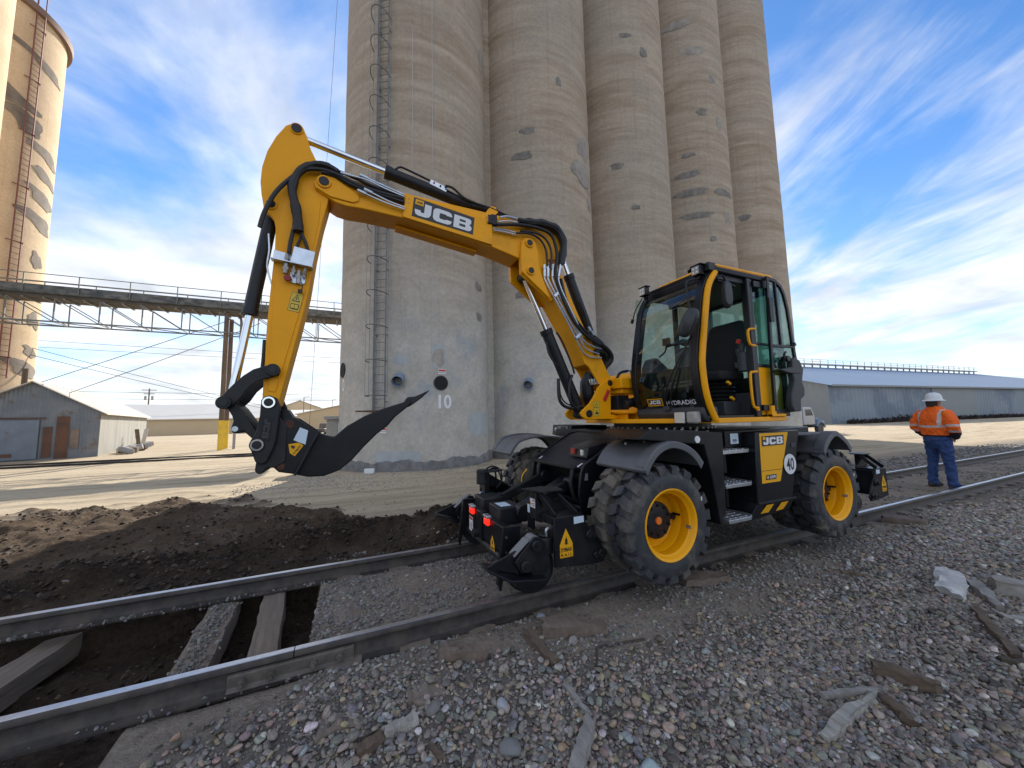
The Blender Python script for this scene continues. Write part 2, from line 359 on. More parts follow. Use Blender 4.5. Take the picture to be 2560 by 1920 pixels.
ca.data.foreach_set('color', np.stack([GD, GG, GS, GM], -1).reshape(-1).astype(np.float32))
ground = bpy.data.objects.new('ground', me); COL.objects.link(ground); ground['kind'] = 'structure'
def ground_mat():
    m_ = bpy.data.materials.new('yard_soil'); m_.use_nodes = True; nt = m_.node_tree; N = nt.nodes; L = nt.links; b = N['Principled BSDF']
    at_ = N.new('ShaderNodeAttribute'); at_.attribute_name = 'soil'; sp = N.new('ShaderNodeSeparateColor'); L.new(at_.outputs['Color'], sp.inputs[0])
    tc = N.new('ShaderNodeTexCoord')
    def noise(sc, det=5, ro=.62, st=None):
        s_ = tc.outputs['Object']
        if st:
            mp = N.new('ShaderNodeMapping'); mp.inputs['Scale'].default_value = st; L.new(s_, mp.inputs[0]); s_ = mp.outputs[0]
        n = N.new('ShaderNodeTexNoise'); n.inputs['Scale'].default_value = sc; n.inputs['Detail'].default_value = det; n.inputs['Roughness'].default_value = ro; L.new(s_, n.inputs[0]); return n.outputs[0]
    def mixc(f, a, b_):
        mx = N.new('ShaderNodeMix'); mx.data_type = 'RGBA'
        L.new(f, mx.inputs[0])
        for k, c in ((6, a), (7, b_)):
            if isinstance(c, tuple): mx.inputs[k].default_value = (*c, 1)
            else: L.new(c, mx.inputs[k])
        return mx.outputs[2]
    def rng_(v, a, b_):
        mr = N.new('ShaderNodeMapRange'); mr.inputs[1].default_value = a; mr.inputs[2].default_value = b_; L.new(v, mr.inputs[0]); return mr.outputs[0]
    n_mid = rng_(noise(1.7), .35, .65); n_fine = rng_(noise(26), .3, .7); n_big = rng_(noise(.12, 6), .35, .65)
    dirt = mixc(n_fine, mixc(n_mid, (.165, .13, .098), (.25, .205, .16)), (.33, .285, .235))
    dk = mixc(n_fine, mixc(n_mid, (.012, .009, .0068), (.036, .025, .017)), (.06, .043, .03))
    vo = N.new('ShaderNodeTexVoronoi'); vo.inputs['Scale'].default_value = 42; L.new(tc.outputs['Object'], vo.inputs[0])
    gv = mixc(vo.outputs['Color'], (.12, .105, .092), (.23, .205, .185))
    sand = mixc(n_fine, mixc(n_mid, (.41, .325, .215), (.5, .41, .28)), (.56, .47, .34))
    tracks = rng_(noise(.9, 6, .62, (.22, 2.6, 1)), .46, .66)
    sand = mixc(tracks, sand, mixc(n_big, (.27, .205, .135), (.42, .345, .245)))
    c = mixc(sp.outputs[2], dirt, sand); c = mixc(sp.outputs[1], c, gv); c = mixc(at_.outputs['Alpha'], c, mixc(n_fine, mixc(n_mid, (.085, .052, .03), (.15, .098, .06)), (.2, .14, .09))); c = mixc(sp.outputs[0], c, dk)
    L.new(c, b.inputs['Base Color']); b.inputs['Roughness'].default_value = .95; b.inputs['Specular IOR Level'].default_value = .15
    bp = N.new('ShaderNodeBump'); bp.inputs['Strength'].default_value = .8; bp.inputs['Distance'].default_value = .025
    ad = N.new('ShaderNodeMath'); ad.operation = 'ADD'; L.new(noise(30, 6), ad.inputs[0]); L.new(noise(95, 3), ad.inputs[1])
    L.new(ad.outputs[0], bp.inputs['Height']); L.new(bp.outputs[0], b.inputs['Normal']); return m_
me.materials.append(ground_mat())
def gz(x, y):
    i = int(np.clip(np.searchsorted(gx, x)-1, 0, nx-2)); j = int(np.clip(np.searchsorted(gy, y)-1, 0, ny-2))
    a = (x-gx[i])/(gx[i+1]-gx[i]); b = (y-gy[j])/(gy[j+1]-gy[j])
    return float((GH[i, j]*(1-a)+GH[i+1, j]*a)*(1-b)+(GH[i, j+1]*(1-a)+GH[i+1, j+1]*a)*b)
# ------------------------------------------------------------------ loose stones (uncountable: one object per kind)
def stone_mesh(name, k, sub=2, flat=.7, rough=.22, sharp=False):
    bm = bmesh.new(); bmesh.ops.create_icosphere(bm, subdivisions=sub, radius=1)
    r_ = random.Random(k); ds = [(Vector((r_.gauss(0,1), r_.gauss(0,1), r_.gauss(0,1))).normalized(), r_.uniform(.5, .95)) for _ in range(9 if sharp else 5)]
    for v in bm.verts:
        c = v.co.copy()
        for d, t in ds:
            e = c.dot(d)
            if e > t: c -= d*(e-t)*(.95 if sharp else .75)
        c *= 1+rough*.35*(math.sin(c.x*3+k)+math.sin(c.y*4+2*k)+math.sin(c.z*3.5+3*k))/3
        c.z *= flat; v.co = c
    me_ = bpy.data.meshes.new(name); bm.to_mesh(me_); bm.free()
    me_.shade_smooth()
    return me_
def stone_mat(name, rough=.75):
    m_ = bpy.data.materials.new(name); m_.use_nodes = True; nt = m_.node_tree; N = nt.nodes; L = nt.links; b = N['Principled BSDF']
    a = N.new('ShaderNodeAttribute'); a.attribute_type = 'INSTANCER'; a.attribute_name = 'col'
    tc = N.new('ShaderNodeTexCoord'); n = N.new('ShaderNodeTexNoise'); n.inputs['Scale'].default_value = 2.2; n.inputs['Detail'].default_value = 6; L.new(tc.outputs['Object'], n.inputs[0])
    mr = N.new('ShaderNodeMapRange'); mr.inputs[1].default_value = .3; mr.inputs[2].default_value = .7; mr.inputs[3].default_value = .72; mr.inputs[4].default_value = 1.22; L.new(n.outputs[0], mr.inputs[0])
    mx = N.new('ShaderNodeVectorMath'); mx.operation = 'SCALE'; L.new(a.outputs['Color'], mx.inputs[0]); L.new(mr.outputs[0], mx.inputs['Scale'])
    L.new(mx.outputs[0], b.inputs['Base Color']); b.inputs['Roughness'].default_value = rough; b.inputs['Specular IOR Level'].default_value = .3
    bp = N.new('ShaderNodeBump'); bp.inputs['Strength'].default_value = .25; L.new(n.outputs[0], bp.inputs['Height']); L.new(bp.outputs[0], b.inputs['Normal']); return m_
M_stone = stone_mat('loose_stone')
def scatter(name, label, cat, meshes, pos, scl, rot, col):
    n = len(pos)
    src = bpy.data.collections.new(name+'_shapes')
    for k, mm in enumerate(meshes):
        if not mm.materials: mm.materials.append(M_stone)
        o = bpy.data.objects.new('%s_shape_%02d' % (name, k), mm); src.objects.link(o)
    me_ = bpy.data.meshes.new(name); me_.vertices.add(n); me_.vertices.foreach_set('co', np.asarray(pos, np.float32).reshape(-1))
    for nm, ty, ar in (('scl', 'FLOAT_VECTOR', scl), ('rot', 'FLOAT_VECTOR', rot)):
        at_ = me_.attributes.new(nm, ty, 'POINT'); at_.data.foreach_set('vector', np.asarray(ar, np.float32).reshape(-1))
    at_ = me_.attributes.new('idx', 'INT', 'POINT'); at_.data.foreach_set('value', rng.integers(0, len(meshes), n).astype(np.int32))
    at_ = me_.attributes.new('col', 'FLOAT_COLOR', 'POINT'); at_.data.foreach_set('color', np.concatenate([col, np.ones((n, 1))], 1).astype(np.float32).reshape(-1))
    o = bpy.data.objects.new(name, me_); COL.objects.link(o); o['kind'] = 'stuff'; o['label'] = label; o['category'] = cat
    ng = bpy.data.node_groups.new(name, 'GeometryNodeTree')
    ng.interface.new_socket('Geometry', in_out='INPUT', socket_type='NodeSocketGeometry'); ng.interface.new_socket('Geometry', in_out='OUTPUT', socket_type='NodeSocketGeometry')
    N = ng.nodes; L = ng.links; gi = N.new('NodeGroupInput'); go = N.new('NodeGroupOutput'); ip = N.new('GeometryNodeInstanceOnPoints')
    ci = N.new('GeometryNodeCollectionInfo'); ci.inputs[0].default_value = src; ci.inputs[1].default_value = True; ci.inputs[2].default_value = True
    def na(nm, ty):
        a = N.new('GeometryNodeInputNamedAttribute'); a.data_type = ty; a.inputs[0].default_value = nm; return a.outputs[0]
    e2r = N.new('FunctionNodeEulerToRotation')
    L.new(gi.outputs[0], ip.inputs['Points']); L.new(ci.outputs[0], ip.inputs['Instance']); ip.inputs['Pick Instance'].default_value = True
    L.new(na('idx', 'INT'), ip.inputs['Instance Index']); L.new(na('rot', 'FLOAT_VECTOR'), e2r.inputs[0]); L.new(e2r.outputs[0], ip.inputs['Rotation']); L.new(na('scl', 'FLOAT_VECTOR'), ip.inputs['Scale'])
    L.new(ip.outputs[0], go.inputs[0])
    md = o.modifiers.new('scatter', 'NODES'); md.node_group = ng
    return o
PEB = [stone_mesh('pebble%d' % k, k, 2, .72, .25) for k in range(12)]
CRU = [stone_mesh('crushed%d' % k, 40+k, 2, .8, .2, True) for k in range(10)]
for mm in CRU:
    try: mm.set_sharp_from_angle(angle=R(32))
    except Exception: pass
def pal(n, cols, wts, jit=.18):
    c = np.array(cols)[rng.choice(len(cols), n, p=np.array(wts)/sum(wts))]
    return np.clip(c*(1+jit*rng.standard_normal((n, 1)))*(1+.05*rng.standard_normal((n, 3))), .01, .8)
GCOL = [(.25,.232,.215),(.315,.295,.27),(.28,.24,.21),(.33,.265,.225),(.2,.2,.2),(.27,.285,.305),(.5,.5,.5),(.35,.29,.2),(.13,.122,.115)]
GW = [5,4,3,2.4,3,2,.9,1.1,2]
def gravel_points(n, xr, yr, zonefn, smin, smax, emb=.25, pw=2.2):
    x = rng.uniform(*xr, n); y = rng.uniform(*yr, n); h, d, g, s_ = gfun(x, y)
    k = rng.random(n) < zonefn(x, y, h, d, g, s_); x, y, h = x[k], y[k], h[k]; n = len(x)
    s0 = smin+(smax-smin)*rng.random(n)**pw
    scl = s0[:, None]*np.stack([rng.uniform(.8, 1.35, n), rng.uniform(.7, 1.1, n), rng.uniform(.6, 1.0, n)], 1)
    rot = np.stack([rng.normal(0, .35, n), rng.normal(0, .35, n), rng.uniform(0, 6.28, n)], 1)
    return np.stack([x, y, h+s0*emb], 1), scl, rot
def cat_(*a): return [np.concatenate(z) for z in zip(*a)]
A_ = gravel_points(85000, (-.9, 6.5), (.75, 2.75), lambda x, y, h, d, g, s_: g*(.3+.7*sst(2.4, 1.7, y))*(.55+.45*sst(.35, .5, vnoise(x, y, 88, 3, 1.1)))*(1-d), .006, .022, .35)
A2 = gravel_points(15000, (-.9, 6.5), (.75, 2.75), lambda x, y, h, d, g, s_: g*.55*(1-d), .010, .033, .7, 3.4)
B_ = gravel_points(42000, (6.5, 16), (.3, 2.8), lambda x, y, h, d, g, s_: g*.9, .012, .034, .35)
P = cat_(A_, A2, B_)
scatter('ballast_gravel', 'grey rounded ballast gravel covering the ground in front of the track', 'gravel', PEB+CRU[:7], *P, pal(len(P[0]), GCOL, GW)*np.array([.93, .88, .83]))
# crushed stone between and beside the rails, in drifts
F_ = gravel_points(9000, (-.6, 9), (1.9, 2.92), lambda x, y, h, d, g, s_: (1-g)*np.clip((vnoise(x, y, 55, 3, 2.1)-.35)*2.2, .05, 1)*(1-d), .005, .022, .1, 2.5)
def between(x, y, h, d, g, s_):
    n = vnoise(x, y, 33, 3, 1.7); return np.clip((n-.40)*3.4+.7*sst(.75, .0, x), .05, 1)*(1-d)*(np.abs(y-3.745) < 1.5)*(np.minimum(np.abs(y-2.99), np.abs(y-4.495)) > .07)
C_ = gravel_points(34000, (-.25, 6), (2.3, 5.2), between, .006, .021, .3)
C3 = gravel_points(7000, (6, 18), (2.3, 5.2), between, .014, .032, .3)
D_ = gravel_points(34000, (-3, 12), (6.5, 14.5), lambda x, y, h, d, g, s_: np.clip(.12+.9*sst(9.5, 13.5, y+.1*x), 0, 1)*np.clip((vnoise(x, y, 61, 3, .8)-.3)*2.5, .05, 1)*(1-d), .006, .024, .3)
D2 = gravel_points(12000, (7, 30), (5.0, 7.4), lambda x, y, h, d, g, s_: g, .02, .06, .3)
P = cat_(C_, C3, D_, D2, F_)
scatter('crushed_stone', 'small grey crushed stone strewn between the rails and before the silos', 'gravel', CRU, *P, np.concatenate([pal(len(q_[0]), [(.2,.19,.175),(.26,.24,.22),(.15,.14,.13),(.3,.28,.26)], [4,3,3,1])*(1.55 if q_ is D_ else 1) for q_ in (C_, C3, D_, D2, F_)]))
fE = lambda x, y, h, d, g, s_: d*np.clip((vnoise(x, y, 71, 3, 1.3)-.25)*2, .1, 1)
E_ = cat_(gravel_points(30000, (-7, 2.4), (4.8, 12.8), fE, .006, .04, .3, 5), gravel_points(26000, (-3.6, 2.4), (2.2, 7.5), fE, .004, .026, .3, 3.5))
scatter('soil_clods', 'dark crumbly clods on the freshly dug soil', 'soil', CRU, *E_, pal(len(E_[0]), [(.032,.022,.015),(.055,.038,.025),(.09,.064,.042),(.02,.015,.011),(.2,.175,.15)], [5,4,2.5,4,.25]))
# ------------------------------------------------------------------ railway track
M_rail = mat('rusty_rail_steel', (.055, .048, .046), .55, .35, var=.3, vscale=14, dirt=(.13, .105, .085), dscale=5, dlo=.45, dhi=.7, bump=.1, bscale=120)
M_head = mat('polished_rail_head', (.5, .49, .5), .33, 1, var=.1, vscale=30)
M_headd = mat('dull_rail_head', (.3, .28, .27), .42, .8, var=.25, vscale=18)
M_tie = mat('weathered_tie_wood', (.16, .125, .095), .95, col2=(.25, .205, .165), vscale=3, stretch=(6, .5, 6), bump=.5, bscale=22, dirt=(.1, .08, .06), dscale=2.5)
PR = [(-.036,-.036),(-.034,-.006),(-.029,-.001),(.029,-.001),(.034,-.006),(.036,-.036),(.012,-.05),(.009,-.128),(.022,-.143),(.07,-.156),(.07,-.168),(-.07,-.168),(-.07,-.156),(-.022,-.143),(-.009,-.128),(-.012,-.05)]
def rail(x0, x1, y, label, heads):
    t = thing('steel_rail', label, 'rail', ((x0+x1)/2, y, -.168), 'rails of the track')
    mb = MB(); mb.prism([(y+a, b) for a, b in PR], x0, x1, 'X'); part('rail_body', mb, M_rail, t, smooth=50)
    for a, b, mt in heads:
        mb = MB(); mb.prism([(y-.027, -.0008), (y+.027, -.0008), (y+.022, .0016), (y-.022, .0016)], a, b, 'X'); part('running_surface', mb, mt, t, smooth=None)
    return t
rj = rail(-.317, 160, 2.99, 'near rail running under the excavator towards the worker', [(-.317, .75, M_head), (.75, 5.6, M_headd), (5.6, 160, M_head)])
rl = rail(-14, -.323, 2.99, 'near rail with polished head left of the bolted joint, over the dug pit', [(-14, -.323, M_head)])
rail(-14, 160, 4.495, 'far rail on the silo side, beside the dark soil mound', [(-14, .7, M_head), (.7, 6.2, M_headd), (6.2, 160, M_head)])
M_jb = mat('dusty_joint_bar', (.13, .115, .10), .6, .3, var=.3, vscale=12)
jb = thing('joint_bar', 'bolted steel joint bar on the near rail at the rail gap', 'joint bar', (-.32, 2.95, -.1))
mb = MB(); mb.prism([(2.944,-.058),(2.962,-.05),(2.975,-.052),(2.975,-.13),(2.95,-.146),(2.925,-.15),(2.925,-.138),(2.944,-.126)], -.68, .05, 'X'); part('bar', mb, M_jb, jb, bevel=.003)
for k, x in enumerate((-.6, -.44, -.2, -.04)):
    mb = MB(); mb.cyl((x, 2.945, -.092), (x, 2.905, -.092), .023, 6); mb.cyl((x, 2.905, -.092), (x, 2.882, -.092), .012, 10); part('bolt', mb, M_jb, jb)
def plank_mesh(name, l, w, h, seed, nl=14, rough=.012, taper=0.0):
    """a weathered timber: box grid along Y with worn edges and split ends"""
    r_ = np.random.default_rng(seed); mb = MB(); nw, nh = 4, 3
    ring = [(-1,-1),(-.4,-1.05),(.3,-1),(1,-1),(1.04,-.2),(1,.95),(.5,1.02),(-.2,1),(-1,1),(-1.03,.1)]
    vs = []; n = len(ring)
    for i in range(nl+1):
        t = i/nl; s_ = 1-taper*abs(t-.35)
        for (a, b) in ring:
            e = .4 if i in (0, nl) else 1
            vs.append((a*w/2*s_+r_.normal(0, rough), (t-.5)*l+r_.normal(0, rough*(1.6 if i in (0, nl) else 1)), b*h/2*s_+r_.normal(0, rough*.8)))
    fs = [(i*n+k, i*n+(k+1) % n, (i+1)*n+(k+1) % n, (i+1)*n+k) for i in range(nl) for k in range(n)]+[tuple(range(n))[::-1], tuple(range(nl*n, nl*n+n))]
    mb.add(vs, fs); return mb
TIE = [plank_mesh('tie', 2.6, .22, .17, s_, 20, .006) for s_ in (1, 2, 3)]
def tie(x, label, k, rz=0, y=3.72, dz=0, w=1.0):
    t = MB(); t.v = [(v[0]*w, v[1], v[2]) for v in TIE[k].v]; t.f = TIE[k].f
    o = solo('wooden_tie', t, M_tie, label, 'tie', group='wooden ties of the track', smooth=40)
    o.location = (x, y, -.262+dz); o.rotation_euler = (0, 0, rz); return o
tie(-1.02, 'wooden tie with gravel on top bridging the dug pit', 0, .06, 3.66)
tie(-.6, 'bare narrow wooden tie bridging the pit, next to the undisturbed track bed', 1, .09, 3.72, 0, .85)
tie(-2.3, 'dusty wooden tie lying skewed at the left edge in the pit', 2, -.12, 3.95, -.09)
xs = [.0, .5, 1.02, 1.58, 2.24, 2.75, 3.3, 3.85, 4.4, 4.95, 5.5, 6.05, 6.6, 7.15, 7.7, 8.25, 8.8, 9.35, 9.9, 10.45, 11.0, 11.55, 12.1, 12.65, 13.2, 13.75]
names = ['first', 'second', 'third', 'fourth', 'fifth', 'sixth', 'seventh', 'eighth', 'ninth', 'tenth']
for i, x in enumerate(xs):
    lab = ('%s half buried tie right of the dug pit, its end showing by the near rail' % names[i]) if i < 5 else ('%s half buried tie in the shade below the excavator, counted from its front' % names[i-5] if x < 7.2 else '%s half buried dusty tie counted from the rear rail gear towards the worker' % (names+['eleventh','twelfth','thirteenth'])[i-14])
    tie(x, lab, i % 3, random.uniform(-.04, .04), 3.66+random.uniform(-.05, .03), .035+random.uniform(-.01, .015))
# stones lying on the first tie and on the rail feet over the pit
n = 420; x = rng.normal(-1.02, .055, n); y = rng.uniform(3.15, 4.4, n); x = x+(y-3.66)*-.06
P1 = np.stack([x, y, np.full(n, -.172)+rng.uniform(0, .01, n)], 1)
n2 = 420; x2 = rng.uniform(-3.2, 0, n2); x2 = x2+.12*np.sin(x2*9); sel = rng.random(n2) < .68; y2 = np.where(sel, 4.495-.055, 2.99-.055)+rng.normal(0, .02, n2); P2 = np.stack([x2, y2, np.full(n2, -.150)], 1)
PP = np.concatenate([P1, P2]); n = len(PP); s0 = .006+.012*rng.random(n)**2
scatter('stones_on_ties', 'grey stones left on the first tie and on the rail feet over the pit', 'gravel', CRU, PP, s0[:, None]*rng.uniform(.7, 1.2, (n, 3)), rng.uniform(0, 6, (n, 3)), pal(n, [(.24,.23,.215),(.17,.16,.15)], [1, 1]))
# ------------------------------------------------------------------ grain silos
def concrete(name, c1, c2, low, blotch, zlow=4.5, banding=1.0):
    m_ = bpy.data.materials.new(name); m_.use_nodes = True; nt = m_.node_tree; N = nt.nodes; L = nt.links; b = N['Principled BSDF']
    tc = N.new('ShaderNodeTexCoord'); ge = N.new('ShaderNodeNewGeometry')
    def noise(sc, st, det=7, ro=.6, dist=0):
        mp = N.new('ShaderNodeMapping'); mp.inputs['Scale'].default_value = st; L.new(ge.outputs['Position'], mp.inputs[0])
        n_ = N.new('ShaderNodeTexNoise'); n_.inputs['Scale'].default_value = sc; n_.inputs['Detail'].default_value = det; n_.inputs['Roughness'].default_value = ro; n_.inputs['Distortion'].default_value = dist; L.new(mp.outputs[0], n_.inputs[0]); return n_.outputs[0]
    def rng_(v, a, b_, lo=0, hi=1):
        mr = N.new('ShaderNodeMapRange'); mr.inputs[1].default_value = a; mr.inputs[2].default_value = b_; mr.inputs[3].default_value = lo; mr.inputs[4].default_value = hi; L.new(v, mr.inputs[0]); return mr.outputs[0]
    def mixc(f, a, b_, bl='MIX'):
        mx = N.new('ShaderNodeMix'); mx.data_type = 'RGBA'; mx.blend_type = bl
        if isinstance(f, float): mx.inputs[0].default_value = f
        else: L.new(f, mx.inputs[0])
        for k, c in ((6, a), (7, b_)):
            if isinstance(c, tuple): mx.inputs[k].default_value = (*c, 1)
            else: L.new(c, mx.inputs[k])
        return mx.outputs[2]
    band = rng_(noise(1.0, (.22, .22, 1.5*banding), 5, .62, .35), .36, .66)
    band2 = rng_(noise(1.0, (.5, .5, 4.5*banding), 4, .6, .3), .4, .64)
    col = mixc(band, c1, c2); col = mixc(rng_(noise(.22, (1, 1, .7), 5), .38, .66), col, blotch)
    col = mixc(mixc(.7, band2, (0.0, 0.0, 0.0)), col, tuple(min(1, c*1.28) for c in c2))
    streak = rng_(noise(1.0, (4.5, 4.5, .12), 6, .65), .52, .78, 0, .26)
    col = mixc(streak, col, tuple(c*.62 for c in c1))
    lt = rng_(noise(1.0, (9, 9, .1), 4, .6), .62, .74, 0, .16); col = mixc(lt, col, tuple(min(1, c*1.4) for c in c2))
    sp = N.new('ShaderNodeSeparateXYZ'); L.new(ge.outputs['Position'], sp.inputs[0])
    ad = N.new('ShaderNodeMath'); ad.operation = 'MULTIPLY_ADD'; L.new(noise(.5, (1, 1, 1.5), 6), ad.inputs[0]); ad.inputs[1].default_value = -5.0; L.new(sp.outputs[2], ad.inputs[2])
    lowf = rng_(ad.outputs[0], zlow+2.2, zlow-2.8, 0, .85)
    lowc = mixc(rng_(noise(1.1, (1, 1, 1), 7, .65), .4, .62), low, tuple(c*.8 for c in low)); lowc = mixc(rng_(noise(.6, (1, 1, .8), 5), .55, .7), lowc, (low[0]*.62, low[1]*.72, low[2]*.88))
    col = mixc(lowf, col, lowc)
    fine = rng_(noise(7, (1, 1, 1), 5, .7), .3, .7, .86, 1.12)
    vm = N.new('ShaderNodeVectorMath'); vm.operation = 'SCALE'; L.new(col, vm.inputs[0]); L.new(fine, vm.inputs['Scale'])
    L.new(vm.outputs[0], b.inputs['Base Color']); b.inputs['Roughness'].default_value = .9; b.inputs['Specular IOR Level'].default_value = .2
    bp = N.new('ShaderNodeBump'); bp.inputs['Strength'].default_value = .2; bp.inputs['Distance'].default_value = .025
    s2 = N.new('ShaderNodeMath'); s2.operation = 'ADD'; L.new(noise(1.0, (1.0, 1.0, 3), 5, .65), s2.inputs[0]); L.new(noise(9, (1, 1, 1), 5), s2.inputs[1]); L.new(s2.outputs[0], bp.inputs['Height']); L.new(bp.outputs[0], b.inputs['Normal'])
    return m_
M_con = concrete('slipformed_concrete', (.325, .245, .172), (.475, .395, .305), (.53, .51, .465), (.38, .325, .265))
M_skirt = mat('silo_footing_concrete', (.2, .2, .2), .9, var=.25, vscale=2.5, bump=.4, bscale=12, dirt=(.1, .1, .1), dscale=4)
M_patch = mat('cement_patch', (.23, .208, .182), .9, var=.3, vscale=3, bump=.3, bscale=15)
M_patch2 = mat('faint_cement_patch', (.33, .295, .255), .9, var=.25, vscale=2.5, bump=.3, bscale=15)
M_patchb = mat('pale_blue_paint_patch', (.40, .425, .44), .9, var=.1, vscale=3)
SR, ZB = 3.23, -.42
SC = [(2.76+6.45*i, 16.8+.39*i) for i in range(5)]
slab = ['nearest concrete silo with the caged ladder and the painted number 10', 'second concrete silo from the left with two oval patches and a blue pipe', 'third concrete silo, in the middle of the row', 'fourth concrete silo with a column of long dark repair patches', 'last concrete silo at the right end of the row']
PATCH = [(1, -0.54, 15.36, 0.23, 0.36), (1, -0.63, 14.11, 0.31, 0.4), (1, -0.03, 18.13, 0.1, 0.48), (1, 0.49, 15.27, 0.35, 1.14), (1, 0.44, 13.87, 0.5, 1.23), (1, 0.65, 12.46, 0.17, 0.65), (2, -0.44, 23.79, 0.22, 0.31), (2, -0.09, 22.84, 0.16, 0.58), (2, -0.69, 15.7, 0.21, 0.39), (2, -0.41, 13.14, 0.15, 0.28), (3, -0.76, 28.17, 0.59, 0.65), (3, -0.45, 26.01, 0.48, 0.61), (3, -0.07, 24.07, 0.19, 0.66), (3, -0.37, 21.53, 0.21, 0.47), (3, -0.7, 18.55, 0.26, 0.33), (3, -0.73, 17.21, 0.46, 0.48), (3, -0.69, 15.95, 0.63, 0.5), (3, 0.05, 16.01, 0.58, 0.47), (3, -0.6, 14.34, 0.62, 0.44), (3, 0.1, 14.32, 0.21, 0.78), (3, -0.33, 12.71, 0.13, 0.36), (4, -0.78, 15.89, 0.23, 0.5), (0, 0.93, 18.49, 0.17, 1.31), (3, 0.06, 20.96, 0.15, 0.99), (0, 0.74, 7.19, 0.18, 0.34), (1, -0.7, 7.22, 0.16, 0.33), (0, 0.08, 3.88, 0.14, 0.69), (0, 0.76, 5.89, 0.15, 0.34)]
def wrap(i, ang, z, d=.0):
    c = SC[i]; return (c[0]+(SR+d)*math.sin(ang), c[1]-(SR+d)*math.cos(ang), z)
SIL = []
def sgnp(v, p): return math.copysign(abs(v)**p, v)
def ring_faces(nn, m_): return [(j*nn+k, j*nn+(k+1) % nn, (j+1)*nn+(k+1) % nn, (j+1)*nn+k) for j in range(m_-1) for k in range(nn)]+[((m_-1)*nn+k, (m_-1)*nn+(k+1) % nn, m_*nn) for k in range(nn)]
for i, (cx_, cy_) in enumerate(SC):
    t = thing('grain_silo', slab[i], 'silo', (cx_, cy_, ZB), 'row of concrete grain silos'); SIL.append(t)
    mb = MB(); pr = [(SR, ZB)]+[(SR+.006*math.sin(zz*2.1+i)+.004*math.sin(zz*.83), zz) for zz in np.arange(0, 36, .6)]+[(SR, 36), (SR+.15, 36.01), (SR+.15, 36.4), (.01, 36.4)]
    mb.lathe(pr, (cx_, cy_, 0), 'Z', 144); part('wall', mb, M_con, t, smooth=50)
    mb = MB(); pr2 = []
    vs = []; n = 144
    for row, (dr, zz) in enumerate(((.13, ZB), (.13, 0), (-.02, 0))):
        for k in range(n):
            a = 2*math.pi*k/n; wob = .05*math.sin(a*9+i)+.035*math.sin(a*23+2*i)+.02*math.sin(a*51)
            vs.append((cx_+(SR+dr)*math.cos(a), cy_+(SR+dr)*math.sin(a), zz+(wob if row else 0)+(.0 if row < 2 else .03)))
    mb.add(vs, [(r_*n+k, r_*n+(k+1) % n, (r_+1)*n+(k+1) % n, (r_+1)*n+k) for r_ in range(2) for k in range(n)]); part('footing', mb, M_skirt, t, smooth=40)
    for (pi, ang, z, wa, hh) in PATCH:
        if pi != i: continue
        mb = MB(); r_ = random.Random(int(z*100)); nn = 30; ph = r_.uniform(0, 6)
        rrs = [1+.10*math.sin(3*a+ph)+.08*math.sin(5*a+2*ph)+.06*r_.uniform(-1, 1) for a in np.linspace(0, 2*math.pi, nn, endpoint=False)]
        pts = [wrap(i, ang+f*wa/2*rrs[k]*sgnp(math.cos(2*math.pi*k/nn), .8), z+f*hh/2*rrs[k]*sgnp(math.sin(2*math.pi*k/nn), .8)+f*.1*hh*math.cos(2*math.pi*k/nn)*(i == 3), .014 if f > .9 else .02) for f in (1, .92, .6, .3) for k in range(nn)]
        mb.add(pts+[wrap(i, ang, z, .02)], ring_faces(nn, 4)); part('repair_patch', mb, M_patch if hh < .6 else M_patch2, t, smooth=80)
    if i < 4:
        c2 = SC[i+1]; mx_, my_ = (cx_+c2[0])/2, (cy_+c2[1])/2
        mb = MB(); mb.bb(mx_-.62, mx_+.62, my_-1.0, my_-.2, ZB, 36); part('web_wall', mb, M_con, t, smooth=None)
s0 = SIL[0]
for (ang, z, wa, hh, mt) in [(.08, 3.95, .16, .9, M_patchb), (-.38, .18, .5, .42, M_patchb), (-.36, 3.75, .16, .4, M_patchb), (.75, 1.3, .5, .9, M_patchb)]:
    mb = MB(); nn = 28; ws_ = [1+.1*random.random() for k in range(nn)]; pts = [wrap(0, ang+f*wa/2*sgnp(math.cos(2*math.pi*k/nn), .5)*ws_[k], z+f*hh/2*sgnp(math.sin(2*math.pi*k/nn), .5)*ws_[k], .013) for f in (1, .66, .33) for k in range(nn)]
    mb.add(pts+[wrap(0, ang, z, .013)], ring_faces(nn, 3)); part('paint_patch', mb, M_patchb, s0, smooth=80)
# pale mineral streaks under hairline cracks
M_eff = mat('mineral_streak', (.52, .5, .46), .95)
for pts in ([(-.34, 6.12), (-.325, 5.3), (-.32, 4.37)], [(-.21, 6.08), (-.215, 5.5), (-.21, 4.95)], [(-.13, 5.95), (-.105, 5.2), (-.11, 4.62), (-.14, 3.85)], [(0, 19), (.004, 14), (0, 8.17), (.003, 6), (0, 4.25)], [(.1, 6.18), (.095, 5.2), (.1, 4.28)], [(-.24, 17.5), (-.236, 13), (-.24, 9.4)], [(.25, 12), (.246, 9.5), (.25, 7.2)]):
    mb = MB(); L_ = []; R_ = []
    for k in range(41):
        t = k/40*(len(pts)-1); a = min(int(t), len(pts)-2); f = t-a; w_ = .0022*(1+.8*random.random())
        an = pts[a][0]*(1-f)+pts[a+1][0]*f+random.uniform(-.0016, .0016); z = pts[a][1]*(1-f)+pts[a+1][1]*f
        L_.append(wrap(0, an-w_, z, .012)); R_.append(wrap(0, an+w_, z, .012))
    mb.add(L_+R_, [(k, k+1, 41+k+1, 41+k) for k in range(40)]); part('mineral_streak', mb, M_eff, s0, smooth=None)
